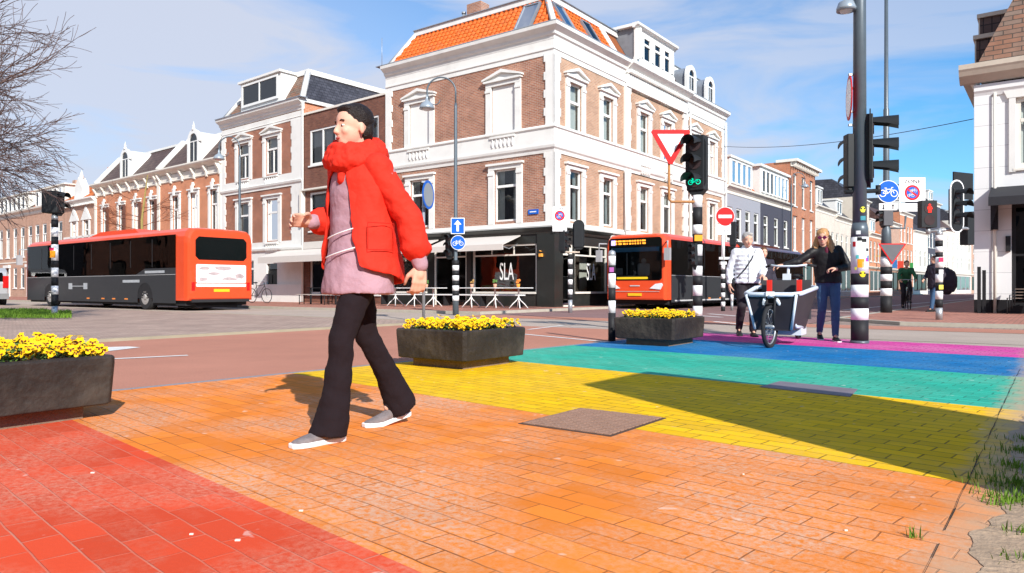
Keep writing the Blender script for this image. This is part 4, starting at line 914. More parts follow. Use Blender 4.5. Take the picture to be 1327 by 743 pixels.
# ================= WHITE BUILDING AT THE RIGHT =================
W0 = Vector((13.76, 21.6, 0)); wb = thing('white_building', 'white panelled corner building with dark plinth and steep brown shingle roof at the right edge', 'building', tuple(W0), atan2(-.601, .799))
pan = brick('white_panels', (.80, .80, .79), (.76, .76, .75), (.42, .42, .42), w=30, h=.62, mort=.006, var=.04, offset=0, bump=.4, rough=.5, nscale=.6)
L_ = 9
op = [(1.02, 2.1, 4.25, 6.3), (.92, 3.0, .28, 3.22), (3.8, 4.9, 4.25, 6.3), (4, 8, .3, 3.2)]
wall(I4, L_, .45, 6.6, [(a, b_, max(c, .45), d) for a, b_, c, d in op]).build('wall', pan, wb)
wall(I4, L_, 0, .45, [(.92, 3.0, .28, .45), (4, 8, .3, .45)]).build('plinth', black, wb)
m = MB(); m.box(.0, .05, .0, 12, 0, 6.9); m.box(L_-.1, L_, 0.02, 12, 0, 6.9); m.box(.1, L_-.1, 11.9, 12, 0, 6.9); m.build('side_wall', pan, wb)
m = MB(); m.box(-.0, .42, -.05, -.001, .45, 6.62); mould(m, -.0, L_, 6.45, [(.04, 0), (.08, .1), (.12, .16), (.12, .34)])
m.build('pilaster', pan, wb)
m = MB(); m.box(-.0, .42, -.051, 0, 0, .45); m.build('plinth', black, wb)
m = MB(); mould(m, -.35, L_+.3, 6.86, [(.16, 0), (.4, .18), (.46, .3), (.5, .36), (.5, .5)]); m.box(-.36, 0, 0, 12, 7.1, 7.36)
m.prism([(0, 6.86), (0, 7.36), (-.36, 7.36)], 0, 12, 'y'); m.build('cornice', plain('cornice_beige', (.55, .47, .38), .5, noise=.08, dirt=.2), wb)
q = op[0]; window(I4, wb, *q, bars='T', cur='full', frame=white2, fw=.12); q = op[2]; window(I4, wb, *q, bars='T', cur='full', frame=white2, fw=.12)
m = MB()
for q in (op[0], op[2]): m.box(q[0]-.16, q[0], -.06, .0, q[2]-.1, q[3]); m.box(q[1], q[1]+.16, -.06, 0, q[2]-.1, q[3]); m.prism([(q[0]-.2, q[3]), (q[1]+.2, q[3]), (q[1]+.32, q[3]+.3), (q[0]-.32, q[3]+.3)], -.07, 0)
m.build('surround', white, wb)
for q in (op[1], op[3]): window(I4, wb, *q, bars='VM', cur=None, frame=blackm, gl=glass_dark, sill=False, fw=.1)
m = MB(); m.prism([(-.0, 3.75), (0, 3.4), (-1.0, 3.28), (-1.0, 3.12), (-1.05, 3.12), (-1.05, 3.36)], .42, 8.3, 'x'); m.box(.44, .6, -.3, -.02, 2.5, 3.6); m.prism([(.44, 2.45), (.7, 3.5), (.44, 3.5)], -.5, -.3); m.build('awning', plain('awning_black', (.03, .03, .035), .7), wb)
m = MB(); m.box(.78, .9, -.12, 0, 1.85, 2.3); m.build('wall_box', blackm, wb)
m = MB(); m.tube([(.52, -.09, 0), (.52, -.09, 6.5)], .04, n=8); m.build('downpipe', white2, wb)
m = MB(); y1_, zt = 1.5, 11.4
m.quad((.02,.1,7.36),(L_,.1,7.36),(L_,1.9,zt),(1.7,1.9,zt)); m.quad((.02,.1,7.36),(1.7,1.9,zt),(1.7,10,zt),(.02,11.9,7.36)); m.quad((1.7,1.9,zt),(L_,1.9,zt),(L_,10,zt),(1.7,10,zt)); m.build('roof', shingle, wb)
for yy, zz in ((2.0, 8.3), (3.4, 9.4), (5.6, 8.4)):
    m = MB(); m.box(-.1, 1.4, yy, yy+1.0, zz-.5, zz+.45); d = m.build('dormer', slate_br, wb); m = MB(); m.box(-.18, 1.4, yy-.08, yy+1.08, zz+.45, zz+.58); m.box(-.14, -.1, yy, yy+1, zz-.4, zz+.44); m.build('dormer_roof', plain('cornice_beige', (1, 1, 1)), d)
# street side continues behind it
def right_house(t0, t1, H, mat, lab):
    o0 = W0+U*12+U*t0+Vector((0, 0, 0)); b = thing('street_house', lab, 'building', tuple(o0-V*0), AU, 'houses far down the street')
    L_ = t1-t0; m = MB(); m.box(0, L_-.05, -8, 0, 0, H); m.build('wall', mat, b)
    m = MB()
    for k in range(int(L_/2)):
        for z in (3.6, 6.4):
            if z+1.6 < H: m.box(.6+k*2, 1.6+k*2, 0, .06, z, z+1.6)
    m.build('window', frame_w, b); m = MB(); m.box(0, L_, -8, .3, H, H+.3); m.build('cornice', white2, b)
right_house(0, 14, 8.5, creamp, 'cream house behind the white panelled building'); right_house(14, 30, 9.5, brick_orange, 'orange house on the right side of the far street'); right_house(30, 60, 9, brick_pale, 'salmon house on the right side of the far street')
# ================= PLANTERS =================
planter_m = plain('planter_plastic', (.028, .022, .019), .6, noise=.5, nscale=5, bump=.8, bscale=14, dirt=.35)
stone_pl = plain('planter_plinth', (.20, .14, .10), .85, noise=.4, nscale=7, bump=.6, bscale=40)
soil = plain('soil', (.05, .03, .02), .95, bump=.6, bscale=60)
petal = plain('pansy_yellow', (.88, .50, .004), .7, noise=.22, nscale=14)
petal2 = plain('pansy_heart', (.10, .012, .012), .6)
leafm = plain('pansy_leaf', (.10, .17, .03), .55, noise=.5, nscale=20)
def planter(corner, sx, sy, label, rz=AU, rot_extra=0):
    t = thing('planter', label, 'planter', tuple(corner), rz+rot_extra, 'square planters along the crossing')
    m = MB(); zb, zt, w, r_ = .095, .385, .055, .03
    def rect(i, z): return [(i+a, i+b, z) for a, b in ((r_,0),(0,r_))][:1] and [(i+r_,i,z),(sx-i-r_,i,z),(sx-i,i+r_,z),(sx-i,sy-i-r_,z),(sx-i-r_,sy-i,z),(i+r_,sy-i,z),(i,sy-i-r_,z),(i,i+r_,z)]
    m.loft([rect(.03, zb), rect(.015, zb+.006), rect(0, zt-.05), rect(0, zt-.012), rect(.012, zt), rect(w, zt), rect(w+.01, zt-.12)], cap=True, smooth=False)
    m.build('tub', planter_m, t, bevel=.006)
    m = MB(); m.box(.13, sx-.13, .13, sy-.13, 0, .10); m.build('plinth', stone_pl, t, bevel=.01)
    m = MB(); n_ = 14
    G = [[(w+(sx-2*w)*i/n_, w+(sy-2*w)*j/n_, zt-.045+rnd()*.02) for j in range(n_+1)] for i in range(n_+1)]
    for i in range(n_):
        for j in range(n_): m.quad(G[i][j], G[i+1][j], G[i+1][j+1], G[i][j+1])
    m.build('soil', soil, t)
    return t
def blooms(t_loc, rz, sx, sy, n, label, sc=1.0):
    """pansies in the tub: five-petalled flowers with dark faces over a bed of leaves"""
    m = MB()
    sunl = Matrix.Rotation(-rz, 3, 'Z') @ Vector((.25, -.8, .45))
    for _ in range(n):
        x, y = random.uniform(.045, sx-.045), random.uniform(.045, sy-.045); z = .40+rnd()*.06
        if rnd() < .12: z += .03
        nrm = (sunl+Vector((random.uniform(-.8,.8), random.uniform(-.8,.8), random.uniform(-.1,1.0)))).normalized()
        a = nrm.cross(Vector((0,0,1))).normalized(); b = a.cross(nrm); r_ = (.019+rnd()*.010)*sc; c = Vector((x, y, z))
        for k, (an, ln, wd, off) in enumerate(((115, 1.0, .75, 0), (65, 1.0, .75, .0015), (175, .95, .62, .003), (5, .95, .62, .0045), (270, 1.1, .95, .006))):
            th = R(an); d1 = a*cos(th)+b*sin(th); d2 = -a*sin(th)+b*cos(th); oo = c+nrm*off*sc; rf = .006*(rnd()-.3)*sc
            m.m = 0
            m.add([oo, oo+d1*r_*.55*ln-d2*r_*.62*wd+nrm*.002, oo+d1*r_*1.1*ln-d2*r_*.5*wd+nrm*rf, oo+d1*r_*1.28*ln+nrm*rf*.5, oo+d1*r_*1.1*ln+d2*r_*.5*wd+nrm*rf, oo+d1*r_*.55*ln+d2*r_*.62*wd+nrm*.002], [(0,1,2,3,4,5)])
            if k >= 2:
                m.m = 1; q = oo+nrm*.0045*sc
                m.add([q, q+d1*r_*.5-d2*r_*.24, q+d1*r_*.78, q+d1*r_*.5+d2*r_*.24], [(0,1,2,3)])
    m.m = 2
    for _ in range(int(n*3.4)):
        x, y = random.uniform(.06, sx-.06), random.uniform(.06, sy-.06); z = .355+rnd()*.085; a = rnd()*2*pi; d1 = Vector((cos(a), sin(a), random.uniform(.1,.8))); d1.normalize(); d2 = d1.cross(Vector((rnd()-.5,rnd()-.5,1))).normalized(); c = Vector((x,y,z)); r_ = .042
        m.add([c, c+d1*r_*.5+d2*r_*.3, c+d1*r_, c+d1*r_*.5-d2*r_*.3], [(0,1,2,3)])
    o = m.build('pansies', [petal, petal2, leafm], uv=False); o.location = t_loc; o.rotation_euler = (0, 0, rz)
    tag(o, label, 'flowers', 'yellow pansies in the planters', 'stuff'); return o
K1 = Vector((-2.35, 4.32, 0)); 
# planter one: corner given is its right far corner on the camera side
r1 = atan2(.81, .58); D1 = Vector((cos(r1), sin(r1), 0)); p1c = K1-D1*1.05
planter(p1c, 1.05, .95, 'large dark planter cut by the left edge of the photo, on the red stripe', rz=r1); blooms(p1c, r1, 1.05, .95, 330, 'yellow pansies filling the planter at the left edge', 1.05)
p2c = Vector((-.435, 6.7, 0)); planter(p2c, .98, .93, 'dark square planter standing between the walking woman and the teal stripe'); blooms(p2c, AU, .98, .93, 300, 'yellow pansies in the planter right of the walking woman')
p3c = Vector((2.11, 9.44, 0)); planter(p3c, 1.05, .9, 'dark planter on the blue stripe between the short bollard and the bicycle signal'); blooms(p3c, AU, 1.05, .9, 290, 'yellow pansies in the planter below the bicycle signal')

# ================= POSTS, SIGNS AND SIGNALS =================
def px2x(px, d): return (px-663)/FOC*d
def zz(py, d): return CAMH+(HOR-py)/FOC*d
BW = [signwhite, blackm, steel]
def striped(par, x, y, segs, r, mats=None, name='pole'):
    """segs: list of (z0, z1, material index)"""
    m = MB()
    for z0, z1, k in segs: m.m = k; m.cyl(x, y, z0, z1, r*(1.0 if k != 2 else .93), n=18)
    return m.build(name, mats or BW, par)
def bands(z0, z1, n, first=1):
    h = (z1-z0)/n; return [(z0+i*h, z0+(i+1)*h, (first+i) % 2) for i in range(n)]
def bike_glyph(m, cx, cz, s, y):
    y0, y1 = y-.003, y
    for sx in (-1, 1): m.annulus(cx+sx*.40*s, cz-.12*s, .20*s, .255*s, y0, y1, 20)
    def bar(a, b, w=.05):
        a, b = Vector((a[0], a[1])), Vector((b[0], b[1])); d = (b-a).normalized(); n_ = Vector((-d.y, d.x))*w*s*.5
        P = [a*s+n_, a*s-n_, b*s-n_, b*s+n_]; m.prism([(cx+p.x, cz+p.y) for p in P], y0, y1)
    A, B, Cc, D = (-.40, -.12), (-.05, -.14), (-.17, .16), (.24, .17)
    bar(A, B); bar(A, Cc); bar(B, Cc); bar(B, D); bar(Cc, D); bar(D, (.40, -.12)); bar(D, (.20, .30)); bar((.20, .30), (.34, .30)); bar(Cc, (-.20, .25)); bar((-.28, .25), (-.12, .25))
def rdisc(par, T, r, face, rim=None, name='sign', rimw=.03):
    m = MB(T); m.disc(0, 0, r, 0, .012, 40); o = m.build(name, signback if face is None else (rim or face), par)
    if face is not None: m = MB(T); m.disc(0, 0, r-rimw, -.002, 0, 40); m.build('sign_face', face, o)
    return o
def bracket(par, T, w=.12):
    m = MB(T); m.box(-w/2, w/2, .012, .05, .08, .11); m.box(-w/2, w/2, .012, .05, -.11, -.08); return m.build('bracket', steel, par)
def plate(par, T, w, h, face=None, rim=signwhite, name='sign'):
    m = MB(T); m.box(-w/2, w/2, 0, .012, -h/2, h/2); o = m.build(name, rim, par, bevel=.004)
    if face: m = MB(T); m.box(-w/2+.02, w/2-.02, -.002, 0, -h/2+.02, h/2-.02); m.build('sign_face', face, o)
    return o
housing = plain('signal_housing', (.022, .024, .026), .45, noise=.2, nscale=6)
lensoff = plain('lens_off', (.05, .03, .03), .25, noise=.4)
greenlit = plain('green_lit', (.0, .75, .45), .4, emit=.9, noise=0)
redlit = plain('red_lit', (1, .02, .01), .4, emit=1.0, noise=0)
def head(par, T, n=3, w=.26, h=.29, d=.2, vis=.24, board=None, boardrim=False, lit=None, visors=True):
    """signal head facing -y: housing > lens, visor (each)"""
    m = MB(T); H_ = n*h; m.box(-w/2, w/2, 0, d, -H_/2, H_/2); m.prism([(-w/2, -H_/2), (w/2, -H_/2), (w/4, -H_/2-.08), (-w/4, -H_/2-.08)], .03, d-.03)
    o = m.build('signal_head', housing, par, bevel=.012)
    if board:
        bw, bh = board; m = MB(T); rr = bw/2; zc = bh/2-rr
        P = [(rr*cos(pi*k/12), zc+rr*sin(pi*k/12)) for k in range(13)]+[(rr*cos(pi+pi*k/12), -zc+rr*sin(pi+pi*k/12)) for k in range(13)]
        m.prism(P, .03, .045); b_ = m.build('backing_board', signwhite if boardrim else housing, o)
        if boardrim:
            m = MB(T); rr -= .035; P = [(rr*cos(pi*k/12), zc+rr*sin(pi*k/12)) for k in range(13)]+[(rr*cos(pi+pi*k/12), -zc+rr*sin(pi+pi*k/12)) for k in range(13)]
            m.prism(P, .022, .03); m.build('board_face', housing, b_)
    R_ = h*.39
    for i in range(n):
        z = H_/2-h*(i+.5)
        m = MB(T); m.disc(0, z, R_*.9, -.012, .0, 20); m.build('lens', lensoff, o)
        if visors:
            m = MB(T); rings = []
            for y_, sag in ((0, -.5), (-vis*.55, -.25), (-vis, .12)):
                a0 = -sag
                rings.append([(R_*1.05*cos(a0-.2+(pi-2*a0+.4)*k/12), y_, z+R_*1.05*sin(a0-.2+(pi-2*a0+.4)*k/12)) for k in range(13)])
            rings2 = [[(p[0]*.93, p[1], z+(p[2]-z)*.93) for p in q] for q in rings]
            m.loft(rings, cap=False, closed=False); m.loft(rings2, cap=False, closed=False); m.build('visor', housing, o)
    return o, (lambda i: H_/2-h*(i+.5)), R_
# 1 far left signal post
d = 19.3; X = px2x(70.5, d); P = thing('signal_post', 'striped post with a dark two-lens signal in front of the grey and red bus', 'traffic signal', (X, d, 0))
striped(P, 0, 0, [(0, .32, 2)]+[(.32, .62, 1), (.62, .85, 0), (.85, 1.08, 1), (1.08, 1.33, 0), (1.33, 1.52, 1), (1.52, 1.95, 0), (1.95, 2.15, 1), (2.15, 2.4, 0), (2.4, 2.6, 1), (2.6, 2.72, 2)], .085)
m = MB(); m.box(-.26, .16, -.16, .16, 2.78, 3.36); m.build('signal_housing', housing, P, bevel=.02)
h1, _, _ = head(P, TR(.17, 0, 3.07, rz=R(80)), 2, .24, .28, .1, .2)
m = MB(); m.cyl(-.0, 0, 2.6, 2.8, .07); m.build('mount', greysteel, P)
m = MB(); m.box(-.07, .07, -.092, -.088, 1.6, 1.78); m.build('sticker', plain('sticker_orange', (.9, .35, .02), .5), P)
m = MB(); m.box(-.085, .03, -.094, -.089, 1.79, 1.86); m.build('sticker', plain('sticker_pink', (.75, .03, .12), .5), P)
# lamps with a curled arm
def curl_lamp(x, y, H_, label, side=-1, sc=1.0, rz=0, base=None, r=.06):
    t = thing('street_lamp', label, 'street lamp', (x, y, 0), rz, 'street lamps with curled arms')
    m = MB(); m.lathe([(r*1.5, 0), (r*1.5, .9), (r*1.15, 1.0), (r, 1.05), (r*.75, H_-.9), (r*.6, H_-.75)], n=12); m.build('pole', greysteel, t)
    m = MB(); P_ = [(0, 0, H_-.8)]; R1 = .42*sc
    for k in range(15):
        a = k/14*pi*1.18; P_.append((side*(R1-R1*cos(a)), 0, H_-R1-.0+R1*sin(a)*1.0))
    P_ = [(0, 0, H_-R1-.4)]+P_[1:]
    m.tube(P_, .025, n=8)
    e = P_[-1]; P2 = [(e[0]+side*(-.16*sc)*(1-cos(a_))*1.0, 0, e[2]+.16*sc*sin(a_)*-1) for a_ in [i*pi/6 for i in range(7)]]
    m.tube([(p[0], p[1], p[2]) for p in P2], .015, n=6)
    m.build('arm', greysteel, t)
    lx = side*2*R1*1.0; m = MB(); z0 = H_-R1*1.35
    m.lathe([(.02, z0+.05), (.035, z0-.02), (.05, z0-.12), (.16*sc, z0-.2), (.215*sc, z0-.30), (.225*sc, z0-.36), (.2*sc, z0-.36), (.0, z0-.3)], lx, 0, n=20); m.build('lamp_shade', plain('lamp_shade_grey', (.33, .38, .42), .35, .3), t)
    m = MB(); m.ell((lx, 0, z0-.35), (.15*sc, .15*sc, .07), n=14, m=6); m.build('diffuser', plain('lamp_diffuser', (.7, .7, .68), .2), t)
    return t
lampA = curl_lamp(px2x(310, 29.5), 29.5, 6.95, 'curled street lamp rising behind the rear of the grey and red bus')
d = 21.2; lampB = curl_lamp(px2x(590, d), d, 6.95, 'curled street lamp in front of the cafe, with the arrow sign and blue cycle sign')
striped(lampB, 0, 0, bands(.42, 1.6, 8, 0), .098, name='band')
o = plate(lampB, TR(.07, -.14, zz(293.5, d)), .40, .47, signblue)
m = MB(TR(.07, -.145, zz(293.5, d))); m.prism([(-.035, -.16), (.035, -.16), (.035, .04), (.11, .04), (0, .17), (-.11, .04), (-.035, .04)], -.004, 0); m.build('arrow', signwhite, o)
o = rdisc(lampB, TR(.08, -.14, zz(315, d)), .215, signblue, signwhite, rimw=.014)
m = MB(TR(.08, -.142, zz(315, d))); bike_glyph(m, 0, 0, .24, -.001); m.build('bicycle_symbol', signwhite, o)
head(lampB, TR(-.22, .05, zz(318, d), rz=R(-25)), 3, .22, .22, .15, .15)
lampC = curl_lamp(px2x(1025, 49), 49, 8.6, 'curled street lamp before the tall orange brick house', side=1, sc=1.1)
# big tall lamp post, foreground right
d = 10.2; X = px2x(1113.5, d); P = thing('lamp_post', 'tall thick grey post covered in stickers above black and white bands, beside the rainbow stripes', 'lamp post', (X, d, 0))
segs = [(0, .34, 1), (.34, .50, 0), (.50, .66, 1), (.66, .83, 0), (.83, .99, 1), (.99, 1.5, 0)]
striped(P, 0, 0, segs, .115)
m = MB(); m.lathe([(.125, 0), (.128, .0), (.125, .05)], n=20); m.cyl(0, 0, 1.5, 8.2, .094, .07, n=22); m.lathe([(.115, 1.5), (.112, 1.62), (.094, 1.7)], n=20); m.build('upper_pole', greysteel, P)
stk = [((.86, .30, .01), -.3, 1.13, .09, .12), ((.8, .75, .7), .3, 1.1, .1, .1), ((.9, .6, .02), -.1, .98, .085, .085), ((.7, .02, .03), -1.1, 1.4, .05, .07), ((.02, .02, .02), .1, 1.45, .07, .05), ((.9, .75, .05), .0, 1.88, .08, .08), ((.05, .25, .3), .05, 1.76, .075, .06), ((.8, .1, .3), -.3, 1.64, .05, .04), ((.02, .02, .02), -.45, 1.47, .06, .05), ((.03, .15, .4), .7, 1.2, .04, .08), ((.85, .85, .8), -.6, 1.56, .06, .05), ((.1, .5, .5), -.7, 1.22, .04, .05), ((.02, .02, .02), .55, 1.32, .05, .04), ((.5, .05, .4), .5, 1.18, .05, .05), ((.8, .8, .1), -.9, 1.06, .03, .04)]
for i, (c, an, z, w, h_) in enumerate(stk):
    m = MB(); r_ = .1165 if z < 1.55 else (.1155 if z < 1.62 else .0985); n_ = 8; aw = w/r_/2
    rnd_ = i in (2, 5)
    for k in range(n_):
        a0 = an-aw+2*aw*k/n_; a1 = an-aw+2*aw*(k+1)/n_
        def hh(a): return h_/2*(sqrt(max(0, 1-((a-an)/aw)**2)) if rnd_ else 1)
        m.quad((r_*sin(a0), -r_*cos(a0), z-hh(a0)), (r_*sin(a1), -r_*cos(a1), z-hh(a1)), (r_*sin(a1), -r_*cos(a1), z+hh(a1)), (r_*sin(a0), -r_*cos(a0), z+hh(a0)))
    o = m.build('sticker', plain('sticker_c%d' % i, c, .5, noise=.3, nscale=40), P)
    if rnd_:
        m = MB(); r2 = r_+.001
        for (da, dz, ww, hh_) in ((-.22, .012, .1, .012), (.22, .012, .1, .012), (0, -.018, .34, .006)):
            m.quad((r2*sin(an+da-ww), -r2*cos(an+da-ww), z+dz-hh_), (r2*sin(an+da+ww), -r2*cos(an+da+ww), z+dz-hh_), (r2*sin(an+da+ww), -r2*cos(an+da+ww), z+dz+hh_), (r2*sin(an+da-ww), -r2*cos(an+da-ww), z+dz+hh_))
        m.build('face_mark', blackm, o)
# its arm with lamp head
m = MB(); m.tube([(0, 0, 5.3), (-.1, 0, 5.25), (-.17, 0, 5.05), (-.19, 0, 4.85)], .02, n=8); m.build('arm', greysteel, P)
m = MB(); m.lathe([(.02, 4.86), (.04, 4.83), (.1, 4.8), (.13, 4.72), (.128, 4.68), (.0, 4.7)], -.19, 0, n=20); m.build('lamp_shade', plain('lamp_shade_grey', (1, 1, 1)), P)
m = MB(); m.ell((-.19, 0, 4.69), (.09, .09, .04), n=14, m=6); m.build('diffuser', plain('lamp_diffuser', (1, 1, 1)), P)
T = TR(-.155, .0, zz(127.5, d), rz=R(-108)); o = rdisc(P, T, .31, signwhite, signred, rimw=.05); bracket(P, TR(-.06, 0, zz(105, d)), .16); bracket(P, TR(-.06, 0, zz(153, d)), .16)
head(P, TR(-.06, .14, zz(208, d), rz=R(178)), 3, .22, .25, .16, .2)
hd, _, _ = head(P, TR(.20, .02, zz(192, d), rz=R(63)), 3, .30, .31, .15, .32, board=(.46, 1.12))
m = MB(); m.tube([(-.2, .02, zz(249, d)), (.3, .02, zz(247, d))], .03, n=8); m.tube([(.27, .02, zz(240, d)), (.27, .02, zz(252, d))], .035, n=8); m.build('signal_arm', housing, P)
# slim lamp post with cycle sign, zone sign, small signal
d = 21.6; X = px2x(1148, d); P = thing('signal_post', 'slim post with round blue cycle sign, zone plate and striped foot', 'sign post', (X, d, 0))
striped(P, 0, 0, [(0, .56, 1), (.56, .78, 0), (.78, 1.0, 1), (1.0, 1.2, 0), (1.2, 1.42, 1), (1.42, 1.72, 0)], .16)
m = MB(); m.lathe([(.15, 1.72), (.13, 2.5), (.1, 2.6), (.085, 4.3), (.08, 6.1), (.06, 6.15), (.05, 9.6)], n=14); m.tube([(0,0,9.5),(-.1,0,9.8),(-.4,0,10)], .03, n=6); m.build('upper_pole', greysteel, P)
o = rdisc(P, TR(-.02, -.16, zz(249.5, d)), .335, signblue, signwhite, rimw=.02)
m = MB(TR(-.02, -.163, zz(249.5, d))); bike_glyph(m, 0, 0, .42, -.001); m.build('bicycle_symbol', signwhite, o)
o = plate(P, TR(-.02, -.15, zz(269, d)), .54, .2)
m = MB(TR(-.02, -.152, zz(269, d)))
for sx, s_ in ((-.14, -1), (.14, 1)): m.prism([(sx-.015, -.07), (sx+.015, -.07), (sx+.015, .07), (sx-.015, .07)], -.003, 0); m.prism([(sx-.045, s_*.03), (sx+.045, s_*.03), (sx, s_*.085)], -.0031, 0)
m.build('arrow', blackm, o)
o = plate(P, TR(.72, -.1, zz(246.5, d)), .78, .72)
m = MB(TR(.72, -.102, zz(246.5, d))); m.annulus(0, -.09, .17, .225, -.004, 0); m.prism([(-.15, -.02), (-.11, .02), (.15, -.16), (.11, -.20)], -.0042, 0); m.build('red_ring', signred, o)
m = MB(TR(.72, -.102, zz(246.5, d))); m.disc(0, -.09, .17, -.003, 0); m.build('blue_disc', signblue, o)
m = MB(TR(.72, -.107, zz(246.5, d)-.09)); bike_glyph(m, .03, .07, .16, 0); bike_glyph(m, -.05, -.07, .16, 0); m.build('bicycle_symbol', signwhite, o)
text('lettering', 'ZONE', blackm, o, TR(.72, -.104, zz(246.5, d)+.19), size=.15, sx=1.2)
o = plate(P, TR(.72, -.1, zz(269.5, d)), .78, .24); m = MB(TR(.72, -.102, zz(269.5, d)))
for i in range(4): m.box(-.34, .34-(.1 if i == 3 else 0), -.003, 0, .07-i*.05, .085-i*.05)
m.build('small_print', plain('print_grey', (.35, .35, .37), .6), o)
m = MB(); m.tube([(0, -.06, zz(240, d)), (1.0, -.06, zz(240, d))], .02, n=6); m.tube([(0, -.0, zz(296, d)), (.55, 0, zz(296, d)), (.58, 0, zz(280, d))], .03, n=6); m.build('bracket', greysteel, P)
m = MB(); m.box(-.14, .14, -.14, .1, zz(293, d), zz(272, d)); m.build('signal_housing', plain('housing_grey', (.1, .1, .11), .5), P, bevel=.01); head(P, TR(-.15, -.02, zz(282.5, d), rz=R(-80)), 2, .2, .22, .05, .14)
# yield sign seen from the back
m = MB(TR(.08, -.19, zz(325, d))); m.prism([(-.42, .2), (.42, .2), (0, -.42)], 0, .01); o = m.build('yield_sign', signred, P)
m = MB(TR(.08, -.192, zz(325, d))); m.prism([(-.36, .17), (.36, .17), (0, -.36)], -.002, 0); m.build('sign_back', plain('sign_back_dark', (.12, .12, .13), .6), o)
# post with the red man and the outlined bicycle signal
d = 16.7; X = px2x(1216.5, d); P = thing('signal_post', 'striped post with lit red man signal and white outlined signal board', 'traffic signal', (X, d, .06))
striped(P, 0, 0, [(0, .28, 2), (.28, .47, 1), (.47, .66, 0), (.66, .86, 1), (.86, 1.05, 0), (1.05, 1.2, 1), (1.2, 1.44, 0), (1.44, 1.55, 1), (1.55, 1.68, 0), (1.68, 1.82, 1), (1.82, 1.95, 0)], .078)
z = zz(278, d)-.06; o = MB(); o.box(-.46, -.1, -.1, .08, z-.31, z+.31); hs = o.build('signal_head', housing, P, bevel=.01)
m = MB(); m.disc(-.28, z+.13, .12, -.108, -.1, 24); m.build('lens', lensoff, hs); m = MB(); m.disc(-.28, z-.14, .12, -.108, -.1, 24); m.build('lens', lensoff, hs)
m = MB(TR(-.28, -.112, z+.13)); m.disc(0, .075, .024, -.004, 0, 12); m.prism([(-.04, .045), (.04, .045), (.06, -.02), (.03, -.02), (.035, -.1), (.008, -.1), (0, -.04), (-.008, -.1), (-.035, -.1), (-.03, -.02), (-.06, -.02)], -.004, 0); m.build('red_man', redlit, hs)
m = MB(); m.cyl(-.25, 0, z-.45, z-.31, .05); m.tube([(-.25, 0, zz(300, d)-.06), (.6, 0, zz(296, d)-.06)], .035, n=8); m.tube([(0, 0, 1.85), (0, 0, zz(298, d)-.03)], .05, n=8); m.build('signal_arm', steel, P)
m = MB(); m.cyl(0, 0, 1.95, 2.02, .08); m.build('cap', steel, P)
hd, _, _ = head(P, TR(.38, -.1, zz(268, d)-.06, rz=R(18)), 3, .24, .27, .16, .3, board=(.42, 1.22), boardrim=True)
m = MB(TR(.7, .22, zz(250, d)-.06, rz=R(25))); m.box(-.35, .35, 0, .03, -.12, .5); m.build('backing_board', housing, P)
m = MB(TR(.80, .25, zz(300, d)-.06, rz=R(25))); m.box(-.12, .12, -.1, .1, -.3, .45); m.build('signal_housing', housing, P, bevel=.01)
m = MB(); m.tube([(.6, 0, zz(296, d)-.06), (.8, .2, zz(296, d)-.06)], .035, n=8); m.build('signal_arm', steel, P)
for z_, c, w in ((1.38, (.7, .03, .1), .05), (.75, (.8, .7, .1), .05), (1.1, (.8, .8, .8), .05)):
    m = MB(); m.box(-w, w, -.081, -.077, z_-.05, z_+.05); m.build('sticker', plain('stk_%s' % z_, c, .5), P)
# bicycle signal post with the yield sign (middle)
d = 12.0; X = px2x(903.5, d); P = thing('signal_post', 'striped post with green lit bicycle signal and large yield sign on a rusty bracket', 'traffic signal', (X, d, 0))
striped(P, 0, 0, [(0, .33, 1), (.33, .49, 0), (.49, .66, 1), (.66, .83, 0), (.83, .99, 1), (.99, 1.15, 0), (1.15, 1.32, 1), (1.32, 1.5, 0), (1.5, 1.68, 1), (1.68, 1.83, 0), (1.83, 2.12, 1), (2.12, 2.32, 0)], .078)
m = MB(); m.box(-.07, .06, -.081, -.079, 1.56, 1.66); m.build('sticker', plain('sticker_orange', (1, 1, 1)), P)
zc = zz(212, d); hd, zf, R_ = head(P, TR(-.06, -.06, zc, rz=R(-38)), 3, .30, .30, .2, .3, board=(.36, .95), lit=2)
m = MB(TR(-.06, -.06, zc, rz=R(-38)) @ TR(0, -.02, zf(2))); bike_glyph(m, 0, 0, .165, -.001); m.build('green_bicycle', greenlit, hd)
m = MB(); m.cyl(0, 0, 2.3, zc-.45, .055); m.build('mount', housing, P)
sx_ = px2x(866, d)-X
m = MB(); m.tube([(0, -.03, zz(262, d)), (sx_*.92, -.03, zz(262, d)), (sx_, -.03, zz(259, d)), (sx_, -.03, zz(212, d))], .022, n=8); m.tube([(-.09, 0, zz(262, d)), (.09, 0, zz(262, d))], .03, n=8); m.build('sign_bracket', rust, P)
Ty = TR(sx_+.02, -.07, zz(188, d)); m = MB(Ty)
def tri(s): return [(-.325*s, .20*s+.0), (-.30*s, .235*s), (.30*s, .235*s), (.325*s, .20*s), (.03*s, -.33*s), (-.03*s, -.33*s)]
m.prism(tri(1), 0, .012); o = m.build('yield_sign', signred, P); m = MB(Ty); m.prism([(-.22, .165), (.22, .165), (0, -.21)], -.003, 0); m.build('sign_face', signwhite, o)
head(P, TR(-.09, -.06, zz(330, d), rz=R(-60)), 3, .10, .12, .08, .07)
